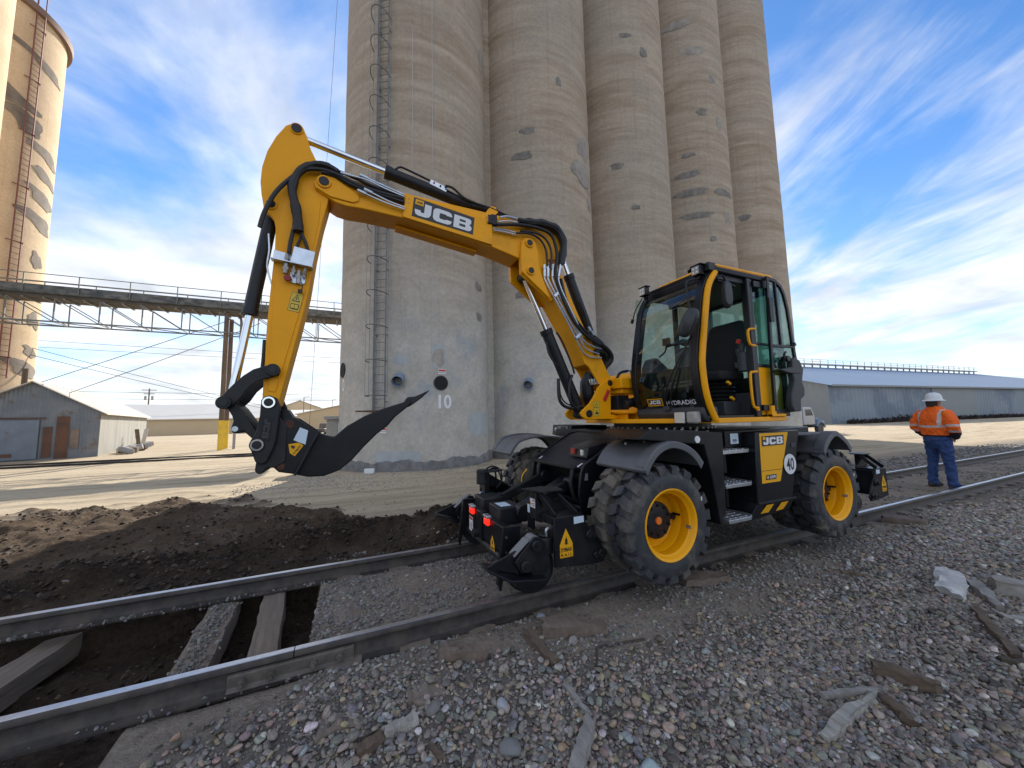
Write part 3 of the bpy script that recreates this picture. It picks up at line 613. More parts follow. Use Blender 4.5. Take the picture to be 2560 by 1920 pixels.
M_hole = mat('dark_hatch', (.008, .008, .009), .8); M_bpipe = mat('blue_grey_pipe', (.19, .25, .33), .55, var=.2, vscale=6); M_hf = mat('hatch_rim', (.16, .16, .16), .7)
# hatch, pipes, number, small signs
mb = MB(); p0 = Vector(wrap(0, .107, 2.897, -.02)); nrm = Vector((math.sin(.107), -math.cos(.107), 0)); mb.cyl(p0, p0+nrm*.035, .27, 40); part('hatch', mb, M_hole, s0)
mb = MB(); mb.cyl(p0, p0+nrm*.03, .295, 40); part('hatch_rim', mb, M_hf, s0)
def spout(i, ang, z, par):
    nr = Vector((math.sin(ang), -math.cos(ang), 0)); a = Vector(wrap(i, ang, z+.12, -.3)); b = a+nr*.62+Vector((0, 0, -.28))
    mb = MB(); q_ = (b-a).to_track_quat('Z', 'Y').to_matrix(); n_ = 28
    vs = [p+q_ @ Vector((r_*math.cos(2*math.pi*k/n_), r_*math.sin(2*math.pi*k/n_), 0)) for p, r_ in ((a, .21), (b, .21), (b, .19), (a+(b-a)*.2, .19)) for k in range(n_)]
    mb.add(vs, [(j*n_+k, j*n_+(k+1) % n_, (j+1)*n_+(k+1) % n_, (j+1)*n_+k) for j in range(3) for k in range(n_)]); part('drain_pipe', mb, M_bpipe, par)
    mb = MB(); c_ = a+(b-a)*.45; mb.cyl(c_, c_+(b-a)*.02, .192, n_); part('pipe_dark_inside', mb, M_hole, par)
spout(0, -.366, 3.07, s0); spout(1, -.615, 3.11, SIL[1])
pv, pf = txt_polys('10', .03)
mb = MB(); mb.add([wrap(0, .075+.165*u, 1.92+.54*v, .013) for u, v in pv], pf); part('number_ten', mb, M_wht, s0, smooth=None)
def wsign(i, ang, z, w, h, par, layers):
    mb = MB(); mb.add([wrap(i, ang-w/2/SR, z-h/2, .014), wrap(i, ang+w/2/SR, z-h/2, .014), wrap(i, ang+w/2/SR, z+h/2, .014), wrap(i, ang-w/2/SR, z+h/2, .014)], [(0, 1, 2, 3)])
    o = part('notice', mb, M_wht, par, smooth=None)
    for (z0, z1, mt) in layers:
        mb = MB(); mb.add([wrap(i, ang-w*.46/SR, z+h*z0, .017), wrap(i, ang+w*.46/SR, z+h*z0, .017), wrap(i, ang+w*.46/SR, z+h*z1, .017), wrap(i, ang-w*.46/SR, z+h*z1, .017)], [(0, 1, 2, 3)]); part('printed_band', mb, mt, o, smooth=None)
wsign(0, .1215, 3.34, .3, .2, s0, [(.05, .38, M_rdec), (-.12, -.06, M_dec), (-.3, -.24, M_dec)])
wsign(0, -.545, 1.155, .22, .2, s0, [(.1, .4, M_rdec), (-.2, -.14, M_dec)])
mb = MB(); mb.cyl(wrap(0, -1.277, 3.56, -.02), wrap(0, -1.277, 3.56, .03), .3, 28); part('hatch', mb, M_hole, s0)
pv, pf = txt_polys('0', .02); mb = MB(); mb.add([wrap(0, -1.29+.09*u, 2.7+.5*v, .013) for u, v in pv], pf); part('number_zero', mb, M_wht, s0, smooth=None)
# caged ladder on the nearest silo
M_lad = mat('galvanised_ladder_steel', (.17, .18, .185), .5, .7, var=.25, vscale=4)
lad = thing('caged_ladder', 'grey steel ladder with safety cage climbing the nearest silo', 'ladder', wrap(0, -.6, 1.9, .2))
la = -.57; nr = Vector((math.sin(la), -math.cos(la), 0)); tg = Vector((math.cos(la), math.sin(la), 0)); base = Vector(wrap(0, la, 0, .16))
mb = MB()
for s_ in (-1, 1): mb.bar(base+tg*s_*.21+Vector((0, 0, 1.9)), base+tg*s_*.21+Vector((0, 0, 35)), .016, .05)
part('side_rail', mb, M_lad, lad, smooth=None)
for z in np.arange(2.0, 35, .3):
    mb = MB(); mb.cyl(base-tg*.21+Vector((0, 0, z)), base+tg*.21+Vector((0, 0, z)), .011, 6); part('rung', mb, M_lad, lad)
def hoop(z, rr=.42):
    mb = MB(); pts = []
    for k in range(15):
        a = math.pi*(-.12+1.24*k/14); pts.append(base+tg*(-.36*math.cos(a))+nr*(.12+.62*max(0, math.sin(a)))+Vector((0, 0, z)))
    for k in range(14): mb.bar(pts[k], pts[k+1], .05, .012) if False else mb.cyl(pts[k], pts[k+1], .017, 6, cap=False)
    return mb, pts
zs = list(np.arange(2.4, 35, 1.25)); vp = None
for z in zs:
    mb, vp = hoop(z); part('cage_hoop', mb, M_lad, lad)
for k in (1, 4, 7, 10, 13):
    p = vp[k]; mb = MB(); mb.bar((p.x, p.y, 2.4), (p.x, p.y, 35), .04, .01); part('cage_strap', mb, M_lad, lad, smooth=None)
for z in np.arange(2.2, 35, 2.5):
    for s_ in (-1, 1):
        mb = MB(); mb.bar(base+tg*s_*.21+Vector((0, 0, z)), base+tg*s_*.21-nr*.2+Vector((0, 0, z)), .03, .03); part('standoff', mb, M_lad, lad, smooth=None)
mb = MB(); mb.box(base-tg*.1+nr*.25+Vector((0, 0, 1.86)), (.95, .7, .05), Matrix.Rotation(la, 3, 'Z')); part('landing_plate', mb, mat('rusted_plate', (.11, .06, .04), .9, var=.3, vscale=6), lad, bevel=.006)
mb = MB(); a0 = wrap(0, -.665, 2.0, .06); mb.cyl((a0[0], a0[1], 1.6), (a0[0], a0[1], 34), .03, 8); part('conduit', mb, M_lad, lad)
# small white box at the footing
w_ = wrap(0, -.637, -.3, .35); mb = MB(); mb.box((w_[0], w_[1], gz(w_[0], w_[1])+.09), (.34, .16, .18), Matrix.Rotation(-.4, 3, 'Z')); solo('white_crate', mb, mat('white_plastic', (.7, .72, .74), .45), 'small white plastic box on the gravel at the foot of the nearest silo', 'box', bevel=.03, seg=3)
# ------------------------------------------------------------------ the road-rail excavator
EX = thing('rail_excavator', 'yellow and black wheeled excavator with rail gear and a ripper tooth, standing on the track', 'excavator', (3.9, 3.745, 0))
CY = 3.78
def yy(prof, h, c=CY): return MB().prism(prof, c-h, c+h, 'Y')
def boss(x, z, y, r, d, m1, par, name='pin', r2=None):
    mb = MB(); mb.cyl((x, y, z), (x, y-d, z), r, 28); o = part(name, mb, m1, par, bevel=.004)
    if r2: mb = MB(); mb.cyl((x, y-d, z), (x, y-d-.006, z), r2, 24); part('pin_head', mb, M_pin, o, bevel=.002)
    return o
# --- lower boom
LB_L = [(2.955,1.862),(2.888,1.868),(2.799,1.935),(2.716,2.068),(2.670,2.134),(2.608,2.172),(2.550,2.311),(2.371,2.642),(2.195,2.922)]
LB_R = [(3.006,1.939),(3.005,1.994),(2.935,2.110),(2.872,2.237),(2.734,2.443),(2.600,2.662),(2.470,2.924),(2.389,3.097),(2.343,3.228)]
body = yy([(2.62,2.16),(2.55,2.311),(2.371,2.642),(2.195,2.922),(2.0,3.08),(1.97,3.28),(2.343,3.228),(2.389,3.097),(2.47,2.924),(2.6,2.662),(2.734,2.443),(2.86,2.25),(2.79,2.12)], .118)
lb = part('lower_boom', body, M_yel, EX, bevel=.008)
kn = [(2.135,2.908),(1.76,3.185),(1.755,3.30),(1.759,3.472),(1.770,3.566),(1.820,3.619),(1.903,3.622),(1.965,3.575),(2.02,3.48),(2.16,3.38)]
plate = LB_L+kn+LB_R[::-1]
for s_ in (-1, 1):
    mb = MB(); a, b = sorted((CY+s_*.118, CY+s_*.148)); mb.prism(plate, a, b, 'Y'); part('side_plate', mb, M_yel, lb, bevel=.005)
    mb = MB(); a, b = sorted((CY+s_*.148, CY+s_*.185)); mb.prism([(1.765,3.20),(1.757,3.30),(1.759,3.472),(1.770,3.566),(1.820,3.619),(1.903,3.622),(1.955,3.58),(1.985,3.45),(1.99,3.3),(2.05,3.12),(2.135,2.915)], a, b, 'Y'); part('knuckle_plate', mb, M_yel, lb, bevel=.007)
mb = MB(); mb.bar((2.53,3.632,2.30),(2.44,3.632,2.47),.012,.012); 
for x, z in ((1.865,3.556),(1.875,3.223)): boss(x, z, 3.595, .052, .02, M_yel, lb, 'boss', .036)
boss(2.955, 1.935, 3.632, .058, .03, M_yel, lb, 'boss', .04)
# --- mounting bracket
BRK = [(2.500,1.568),(2.510,1.536),(2.551,1.503),(2.597,1.486),(3.057,1.486),(3.060,1.533),(2.946,1.545),(2.961,1.880),(2.985,1.949),(2.934,1.992),(2.865,1.955),(2.770,1.877),(2.707,1.770),(2.639,1.684),(2.524,1.594)]
bk = part('boom_bracket', MB().prism(BRK, 3.597, 3.632, 'Y'), M_yel, EX, bevel=.006)
part('bracket_plate', MB().prism(BRK, 3.93, 3.965, 'Y'), M_yel, bk, bevel=.006)
boss(2.617, 1.558, 3.597, .045, .012, M_pin, bk)
mb = MB(); mb.bb(2.62, 3.2, 3.634, 3.928, 1.484, 1.53); mb.bb(2.88, 2.94, 3.634, 3.928, 1.53, 1.8); part('bracket_web', mb, M_yel, bk, bevel=.004)
mb = MB(); mb.bb(3.0, 3.5, 3.45, 4.0, 1.86, 1.99); mb.bb(3.05, 3.5, 3.50, 3.95, 1.80, 1.858); part('swing_post', mb, M_yel, EX, bevel=.012)
mb = MB(); mb.bb(3.0, 3.5, 3.42, 4.05, 1.55, 1.575); mb.bb(3.06, 3.10, 3.46, 4.0, 1.47, 1.549); mb.bb(3.25, 3.29, 3.46, 4.0, 1.47, 1.549); part('post_foot', mb, M_yel, EX, bevel=.005)
mb = MB(); mb.cyl((3.08,3.5,1.66),(3.36,3.5,1.72),.055,14); mb.cyl((3.1,3.6,1.74),(3.4,3.55,1.64),.045,12); mb.bb(3.02,3.2,3.55,3.8,1.6,1.78); mb.cyl((3.36,3.48,1.58),(3.36,3.48,1.78),.05,14); part('swing_motor', mb, M_blk2, EX, bevel=.006)
mb = MB(); mb.tube([(3.02,3.55,1.98),(3.08,3.55,2.06),(3.2,3.55,2.09)],.018,8); part('hose', mb, M_hose, EX)
mb = MB(); mb.tube([(3.2,3.55,2.09),(3.25,3.55,2.09),(3.265,3.55,2.0)],.014,8); part('hose_fitting', mb, M_zinc, EX)
mb = MB(); q_ = Matrix.Rotation(R(-60), 3, 'Y'); mb.box((2.885,3.588,1.78),(.15,.012,.05),q_); part('lock_pin_tag', mb, M_rdec, EX, bevel=.01)
decal('warning_label', [(2.675,3.597,1.526),(2.767,3.597,1.526),(2.777,3.597,1.704),(2.684,3.597,1.704)], EX, [(SQ,(0,0,1,1),M_dec),(SQ,(.03,.015,.97,.985),M_warn),(([(0,0),(1,0),(.5,1)],[(0,1,2)]),(.14,.56,.86,.93),M_dec),(([(0,0),(1,0),(.5,1)],[(0,1,2)]),(.24,.595,.76,.87),M_warn),(([(0,0),(1,0),(1,.35),(.6,.5),(.6,1),(.4,1),(.4,.4),(0,.3)],[(0,1,2,3,4,5,6,7)]),(.3,.14,.82,.4),M_dec)], (0,-1,0))
# --- upper boom
UB = [(-.334,3.815),(-.359,3.755),(-.349,3.704),(-.300,3.672),(-.229,3.636),(-.173,3.606),(-.079,3.592),(.065,3.597),(.476,3.583),(1.415,3.452),(1.755,3.37),(1.765,3.45),(1.80,3.50),(1.95,3.50),(2.1,3.42),(2.26,3.43),(2.36,3.5),(2.40,3.62),(2.34,3.73),(2.243,3.804),(2.015,3.835),(1.762,3.83),(1.413,3.845),(.467,3.855),(.061,3.864),(-.132,3.880),(-.271,3.848)]
ub = part('upper_boom', yy(UB, .143), M_yel, EX, bevel=.009)
part('stiffener', MB().prism([(.39,3.585),(.39,3.56),(1.29,3.438),(1.29,3.465)], 3.80, 3.918, 'Y'), M_yel, ub, bevel=.004)
for s_ in (-1, 1):
    a, b = sorted((CY+s_*.144, CY+s_*.158)); part('ear_plate', MB().prism([(-.334,3.812),(-.355,3.755),(-.345,3.706),(-.22,3.645),(-.02,3.63),(.03,3.66),(.03,3.72),(-.10,3.79),(-.2,3.85),(-.27,3.845)], a, b, 'Y'), M_yel, ub, bevel=.005)
boss(-.274, 3.775, 3.622, .062, .014, M_yel, ub, 'boss', .044)
cp = part('cover_plate', MB().prism([(.470,3.841),(1.411,3.752),(1.410,3.462),(.440,3.585)], 3.612, 3.634, 'Y'), M_yel, ub, bevel=.003)
for x, z in ((.50,3.79),(.497,3.745)): boss(x, z, 3.612, .008, .004, M_steel, ub, 'bolt')
LQ = [(.527,3.612,3.609),(1.183,3.612,3.534),(1.204,3.612,3.735),(.552,3.612,3.820)]
decal('logo_plate', LQ, ub, [(SQ,(0,0,1,1),M_dec),(jcb_polys(),(.035,.12,.965,.82),M_wht),(SQ,(.03,.66,.16,.93),M_ydec),(jcb_polys(),(.05,.74,.14,.84),M_dec)], (0,-1,0))
mb = MB(); mb.prism([(1.355,3.70),(1.40,3.70),(1.42,3.80),(1.36,3.80)], 3.59, 3.63, 'Y'); mb.bb(1.40,1.47,3.60,3.64,3.70,3.82); part('boom_lamp', mb, M_blk2, ub, bevel=.005)
mb = MB(); mb.bb(1.352,1.357,3.592,3.628,3.71,3.79); part('lamp_lens', mb, mat('amber_lens', (.6,.35,.2), .3), ub)
mb = MB(); mb.prism([(1.35,3.84),(1.45,3.84),(1.52,3.91),(1.49,3.97),(1.43,3.97),(1.38,3.9)], 3.69, 3.71, 'Y'); mb.prism([(1.35,3.84),(1.45,3.84),(1.52,3.91),(1.49,3.97),(1.43,3.97),(1.38,3.9)], 3.85, 3.87, 'Y'); part('cylinder_lug', mb, M_yel, ub, bevel=.004)
# --- dipper
DP = [(-.554,4.310),(-.604,4.271),(-.677,4.140),(-.738,3.984),(-.773,3.817),(-.780,3.671),(-.767,3.552),(-.742,3.415),(-.700,3.384),(-.666,3.340),(-.651,3.272),(-.649,3.080),(-.660,2.878),(-.671,2.671),(-.686,2.34),(-.688,2.02),(-.695,1.74),(-.68,1.66),(-.62,1.64),(-.575,1.68),(-.46,2.258),(-.438,2.368),(-.376,2.708),(-.334,3.085),(-.280,3.413),(-.231,3.651),(-.282,3.846),(-.340,3.983),(-.397,4.098),(-.432,4.219),(-.465,4.296),(-.510,4.319)]
dp = part('dipper_arm', yy(DP, .118), M_yel, EX, bevel=.008)
# raised side sheet, set in from the flange edges
part('side_sheet', MB().prism([(-.625,3.36),(-.62,3.08),(-.64,2.67),(-.655,2.02),(-.655,1.80),(-.60,1.79),(-.40,2.70),(-.36,3.085),(-.31,3.40),(-.30,3.6),(-.42,3.72),(-.55,3.6)], 3.655, 3.6625, 'Y'), M_yel, dp, bevel=.003)
boss(-.515, 4.262, 3.662, .055, .012, M_yel, dp, 'boss', .044); boss(-.691, 3.478, 3.662, .05, .012, M_yel, dp, 'boss', .036)
decal('warning_label', [(-.536,3.655,2.521),(-.445,3.655,2.505),(-.411,3.655,2.680),(-.503,3.655,2.696)], dp, [(SQ,(0,0,1,1),M_dec),(SQ,(.03,.02,.97,.98),M_warn),(([(0,0),(1,0),(.5,1)],[(0,1,2)]),(.14,.52,.86,.92),M_dec),(([(0,0),(1,0),(.5,1)],[(0,1,2)]),(.25,.565,.75,.85),M_warn),(SQ,(.46,.6,.54,.76),M_dec),(SQ,(.15,.12,.85,.4),M_dec),(SQ,(.2,.16,.48,.36),M_warn),(SQ,(.52,.16,.8,.36),M_warn)], (0,-1,0))
hb = part('hydraulic_shield', MB().prism([(-.492,3.086),(-.324,3.060),(-.346,2.913),(-.512,2.937)], 3.575, 3.592, 'Y'), M_zinc, EX, bevel=.003)
mb = MB(); mb.prism([(-.652,3.055),(-.44,3.02),(-.45,2.93),(-.66,2.952)], 3.645, 3.654, 'Y'); mb.prism([(-.665,2.958),(-.34,2.922),(-.341,2.914),(-.666,2.95)], 3.576, 3.66, 'Y'); part('shield_bracket', mb, M_zinc, hb)
for x, z0, z1, r_ in ((-.545,3.02,2.95,.016),(-.55,2.93,2.84,.020),(-.49,2.915,2.83,.014),(-.405,2.905,2.82,.014),(-.45,2.88,2.76,.018)):
    mb = MB(); mb.cyl((x, 3.615, z0), (x-.006, 3.615, z1), r_, 14); mb.cyl((x-.003, 3.615, (z0+z1)/2+.012), (x-.004, 3.615, (z0+z1)/2-.012), r_*1.25, 6); part('coupler', mb, M_steel, hb)
mb = MB(); mb.prism([(-.52,2.87),(-.40,2.85),(-.405,2.78),(-.43,2.76),(-.51,2.772),(-.525,2.8)], 3.640, 3.648, 'Y'); part('coupler_plate', mb, M_zinc, hb, bevel=.003)
mb = MB(); mb.cyl((-.535,3.62,2.80),(-.535,3.60,2.80),.03,18); part('dust_cap', mb, mat('dark_red_cap', (.25,.02,.02), .5), hb, bevel=.004)
mb = MB(); mb.tube([(-.43,3.62,2.78),(-.42,3.62,2.73),(-.435,3.62,2.70)],.004,6); mb.bb(-.455,-.42,3.61,3.63,2.68,2.71); part('dust_cap', mb, M_hose, hb)
# --- cylinders
def ram(name, a, b, split, rb, rr, tail=.03):
    a, b = Vector(a), Vector(b); m_ = a+(b-a)*split; d = (b-a).normalized()
    mb = MB(); mb.cyl(m_, b, rb, 28); mb.cyl(m_-d*.012, m_+d*.05, rb*1.13, 28); mb.cyl(b-d*.02, b+d*tail, rb*.9, 20)
    o = part(name, mb, M_blk2, EX, bevel=.004)
    mb = MB(); mb.cyl(a, m_+d*.02, rr, 24); part('piston_rod', mb, M_chr, o)
    mb = MB(); mb.cyl(a+Vector((0,-.075,0)), a+Vector((0,.075,0)), rr*1.7, 20); mb.cyl(b+Vector((0,-.075,0)), b+Vector((0,.075,0)), rr*1.8, 20); part('rod_eye', mb, M_blk2, o, bevel=.003)
    return o
c1 = ram('dipper_cylinder', (-.515,CY,4.27), (1.47,CY,3.925), .405, .062, .034)
ram('bucket_cylinder', (-.945,CY,1.70), (-.70,CY,3.47), .445, .056, .032)
ram('lift_cylinder', (1.875,CY,3.223), (2.617,CY,1.558), .385, .07, .034)
ram('boom_adjust_cylinder', (2.40,CY+.02,3.66), (2.93,CY+.02,2.33), .245, .064, .033)
mb = MB(); mb.box((.83,3.74,4.08),(.19,.05,.06),Matrix.Rotation(R(16),3,'Y')); part('valve_block', mb, M_zinc, c1, bevel=.004)
for dx in (-.05, .02): mb = MB(); mb.cyl((.83+dx,3.716,4.085-dx*.3),(.83+dx,3.706,4.085-dx*.3),.010,10); part('valve_cap', mb, M_rdec if dx < 0 else M_pin, c1)
# --- hoses and pipes
def tubes(name, pts, y, r_, m_, y2=None):
    n = len(pts); mb = MB(); mb.tube([(p[0], y if y2 is None else y+(y2-y)*k/(n-1), p[1]) for k, p in enumerate(pts)], r_, 9, 4); return part(name, mb, m_, EX)
tubes('hose', [(1.695,3.639),(1.858,3.663),(1.991,3.627),(2.073,3.517),(2.092,3.318)], 3.575, .013, M_hose)
tubes('hose', [(1.744,3.671),(1.959,3.683),(2.093,3.615),(2.149,3.468),(2.120,3.291)], 3.57, .013, M_hose)
tubes('hose', [(1.447,3.686),(1.730,3.745),(1.995,3.753),(2.166,3.692),(2.228,3.482),(2.201,3.226),(2.263,3.0),(2.411,2.705),(2.586,2.517),(2.807,2.406)], 3.575, .020, M_hose)
tubes('hose_wrap', [(1.732,3.806),(1.896,3.815),(2.066,3.835),(2.240,3.80),(2.333,3.66),(2.318,3.497),(2.277,3.363)], 3.59, [.032,.05,.042,.052,.045,.055,.048,.05,.042,.05,.045,.035], M_hose)
tubes('hose_wrap', [(1.2,3.945),(1.45,3.93),(1.65,3.87),(1.85,3.85),(2.1,3.87),(2.3,3.83),(2.41,3.66),(2.40,3.45)], 3.72, [.02,.028,.022,.04,.03,.045,.04,.05,.04,.045,.03], M_hose)
for k, pts in enumerate(([(2.065,3.298),(2.061,3.159),(2.174,2.958),(2.339,2.698),(2.490,2.432),(2.575,2.297),(2.685,2.249),(2.837,2.248)], [(2.111,3.290),(2.104,3.165),(2.209,2.978),(2.375,2.702),(2.528,2.466),(2.615,2.346),(2.801,2.294)], [(2.173,3.315),(2.164,3.173),(2.245,2.998),(2.378,2.780),(2.496,2.572),(2.6,2.43),(2.8,2.36)], [(2.276,3.331),(2.243,3.185),(2.282,3.049),(2.382,2.858),(2.5,2.64)])):
    tubes('steel_pipe', pts, 3.60-.004*k, .0105, M_zinc)
    for (x, z), (x2, z2) in ((pts[0], pts[1]),):
        mb = MB(); mb.cyl((x, 3.598-.004*k, z+.03), (x2, 3.598-.004*k, z2+.02), .017, 10); mb.cyl((x, 3.598, z+.02), (x-.002, 3.598, z-.02), .022, 6); part('pipe_union', mb, M_zinc, EX)
for (x, z) in ((2.215,2.985),(2.50,2.50)):
    mb = MB(); mb.box((x, 3.592, z), (.10,.03,.035), Matrix.Rotation(R(-40), 3, 'Y')); part('pipe_clamp', mb, M_zinc, EX, bevel=.004)
tubes('hose', [(2.623,2.520),(2.847,2.424),(3.0,2.337),(3.044,2.242),(2.948,2.126),(2.90,1.98)], 3.59, .034, M_hose, 3.72)
tubes('hose', [(2.75,2.32),(2.90,2.33),(2.99,2.25),(2.95,2.12),(2.88,2.0)], 3.62, .036, M_hose, 3.75)
tubes('hose', [(2.79,2.26),(2.92,2.27),(2.985,2.18),(2.93,2.07),(2.87,1.95)], 3.66, .03, M_hose, 3.78)
tubes('hose', [(2.68,2.85),(2.73,2.70),(2.83,2.56),(2.99,2.44),(3.03,2.25)], 3.72, .014, M_hose)
tubes('hose', [(2.62,2.98),(2.70,2.80),(2.74,2.62),(2.68,2.58),(2.58,2.66)], 3.70, .012, M_hose)
tubes('hose', [(2.30,3.2),(2.36,2.95),(2.47,2.74),(2.60,2.6),(2.75,2.48)], 3.62, .019, M_hose)
for x, z in ((2.655,2.60),(2.70,2.55)): mb = MB(); mb.cyl((x,3.59,z+.025),(x+.03,3.59,z-.025),.016,8); part('hose_fitting', mb, M_zinc, EX)
tubes('hose_bundle', [(2.77,2.06),(2.72,1.95),(2.74,1.80),(2.80,1.68)], 3.74, [.07,.085,.09,.08], M_hose, 3.8)
for k in range(3): mb = MB(); mb.cyl((2.70+.045*k,3.655,1.985+.005*k),(2.72+.045*k,3.655,1.915+.005*k),.022,10); part('hose_fitting', mb, M_chr, EX)
tubes('hose', [(.449,3.768),(.211,3.779),(.013,3.807),(-.178,3.867),(-.314,3.875),(-.445,3.826),(-.569,3.688),(-.655,3.553),(-.707,3.419),(-.735,3.325),(-.755,3.22)], 3.60, .019, M_hose)
tubes('hose_wrap', [(-.16,3.90),(-.24,3.93),(-.351,3.92),(-.454,3.838),(-.507,3.736),(-.525,3.616),(-.495,3.479),(-.475,3.360),(-.467,3.238)], 3.605, [.024,.03,.028,.036,.034,.042,.036,.044,.04,.046], M_hose)
tubes('hose', [(-.505,3.26),(-.515,3.2),(-.525,3.135),(-.534,3.03)], 3.615, .017, M_hose)
tubes('hose', [(-.448,3.26),(-.43,3.2),(-.412,3.16),(-.384,3.07)], 3.612, .015, M_hose)
tubes('hose', [(-.44,3.26),(-.45,3.18),(-.47,3.12),(-.48,3.07)], 3.62, .012, M_hose)
tubes('hose', [(.451,3.739),(.161,3.772),(-.035,3.80),(-.178,3.86),(-.3,3.86)], 3.612, .022, M_hose)
tubes('hose', [(.452,3.80),(.2,3.83),(0,3.88),(-.15,3.91),(-.25,3.90)], 3.62, .016, M_hose)
for pts in ([(.455,3.655),(.263,3.684),(.063,3.737)], [(.455,3.677),(.304,3.705),(.121,3.762)], [(.451,3.79),(.262,3.83),(.100,3.875),(-.085,3.885)], [(.451,3.81),(.262,3.855),(.08,3.90)]):
    tubes('steel_pipe', pts, 3.596, .0085, M_zinc)
    (x, z), (x2, z2) = pts[-1], pts[-2]; d = Vector((x-x2, 0, z-z2)).normalized(); p = Vector((x, 3.596, z)); mb = MB(); mb.cyl(p-d*.03, p+d*.05, .015, 10); part('pipe_union', mb, M_zinc, EX)
tubes('hose', [(2.266,1.984),(2.267,1.766),(2.322,1.665),(2.440,1.628),(2.598,1.649)], 3.70, .02, M_hose)
tubes('hose', [(2.29,1.96),(2.30,1.80),(2.36,1.70),(2.45,1.66)], 3.72, .009, M_hose)
tubes('hose', [(2.457,2.033),(2.417,1.914),(2.418,1.723),(2.509,1.620),(2.56,1.60)], 3.69, .018, M_hose)
tubes('hose', [(2.26,2.55),(2.34,2.44),(2.45,2.20),(2.5,2.05)], 3.70, .012, M_hose)
tubes('steel_pipe', [(2.12,2.42),(2.14,2.30),(2.2,2.2),(2.26,2.14)], 3.70, .012, M_blk2)
tubes('steel_pipe', [(.377,4.16),(.429,4.20),(.521,4.185),(.74,4.13)], 3.74, .011, M_blk2)
tubes('hose', [(.9,4.09),(.99,4.08),(1.107,4.0),(1.255,3.965),(1.439,3.946),(1.630,3.905),(1.761,3.90)], 3.70, .013, M_hose)
tubes('hose', [(.9,4.06),(1.0,4.03),(1.1,3.985),(1.3,3.96),(1.5,3.92)], 3.72, .009, M_hose)
tubes('steel_pipe', [(1.50,3.80),(1.6,3.83),(1.72,3.83)], 3.60, .012, M_zinc)
tubes('steel_pipe', [(1.48,3.74),(1.6,3.775),(1.74,3.785)], 3.60, .010, M_zinc)
tubes('steel_pipe', [(1.42,3.655),(1.58,3.66),(1.72,3.652)], 3.598, .009, M_zinc)
tubes('steel_pipe', [(1.42,3.63),(1.58,3.634),(1.7,3.625)], 3.598, .009, M_zinc)
tubes('hose', [(-.70,3.2),(-.69,3.05),(-.70,2.9),(-.665,2.75)], 3.66, .007, M_zinc)
tubes('hose', [(-.702,2.25),(-.705,2.1),(-.71,2.0)], 3.70, .015, M_hose)
# --- bucket linkage, hitch, ripper
LK = [(-.561,1.973),(-.574,1.929),(-.610,1.918),(-.681,1.894),(-.742,1.861),(-.792,1.807),(-.840,1.723),(-.896,1.662),(-.937,1.647),(-.975,1.683),(-.968,1.733),(-.927,1.795),(-.887,1.848),(-.822,1.922),(-.755,1.977),(-.667,2.012),(-.613,2.026),(-.576,2.010)]
for k, (a, b) in enumerate(((3.60,3.635),(3.925,3.96))): lk = part('dipper_link', MB().prism(LK, a, b, 'Y'), M_blk2, EX, bevel=.007)
TL = [(-.965,1.70),(-.930,1.66),(-.893,1.590),(-.883,1.549),(-.897,1.488),(-.887,1.453),(-.846,1.445),(-.812,1.465),(-.741,1.391),(-.70,1.36),(-.70,1.44),(-.837,1.651),(-.88,1.70),(-.93,1.735)]
part('bucket_link', MB().prism(TL, 3.64, 3.92, 'Y'), M_blk2, EX, bevel=.01)
mb = MB(); mb.cyl((-.868,3.638,1.484),(-.868,3.636,1.484),.022,20); part('link_eye', mb, M_zinc, EX)
boss(-.612, 1.974, 3.60, .052, .03, M_blk2, EX, 'pin', .03); boss(-.939, 1.698, 3.60, .052, .03, M_blk2, EX, 'pin', .034)
HT = [(-.632,1.760),(-.680,1.735),(-.690,1.670),(-.693,1.586),(-.716,1.462),(-.755,1.371),(-.748,1.319),(-.712,1.215),(-.671,1.185),(-.632,1.205),(-.595,1.291),(-.571,1.373),(-.562,1.478),(-.554,1.584),(-.548,1.66),(-.578,1.735)]
ht = None
for a, b in ((3.585,3.625),(3.935,3.975)): ht = part('quick_hitch', MB().prism(HT, a, b, 'Y'), M_blk2, EX, bevel=.009)
part('hitch_body', MB().prism([(-.66,1.6),(-.70,1.45),(-.71,1.25),(-.72,1.131),(-.691,1.103),(-.665,1.111),(-.631,1.155),(-.569,1.150),(-.50,1.20),(-.50,1.50),(-.56,1.58)], 3.628, 3.932, 'Y'), M_blk2, ht, bevel=.01)
decal('raised_emblem', [(-.69,3.585,1.39),(-.615,3.585,1.37),(-.595,3.585,1.57),(-.665,3.585,1.585)], EX, [(SQ,(0,0,1,1),M_blk),(([(v,1-u) for u,v in jcb_polys()[0]],[f for f in jcb_polys()[1]]),(.2,.1,.8,.9),M_trim)], (0,-1,0))
for x, z in ((-.632,1.699),(-.701,1.349)):
    o = boss(x, z, 3.585, .055, .012, M_blk2, EX, 'pin'); mb = MB(); mb.lathe([(.034,3.5725),(.034,3.570),(.047,3.570),(.047,3.5725)], (x,0,z), 'Y', 32); part('retaining_ring', mb, M_chr, o); mb = MB(); mb.cyl((x,3.573,z),(x,3.569,z),.028,20); part('pin_head', mb, M_pin, o)
RH = [(-.560,1.541),(-.500,1.578),(-.436,1.561),(-.268,1.435),(-.333,1.294),(-.441,1.085),(-.552,1.110),(-.590,1.150),(-.594,1.266),(-.580,1.392)]
rp = None
for a, b in ((3.64,3.67),(3.89,3.92)): rp = part('ripper_head', MB().prism(RH, a, b, 'Y'), M_blk, EX, bevel=.008)
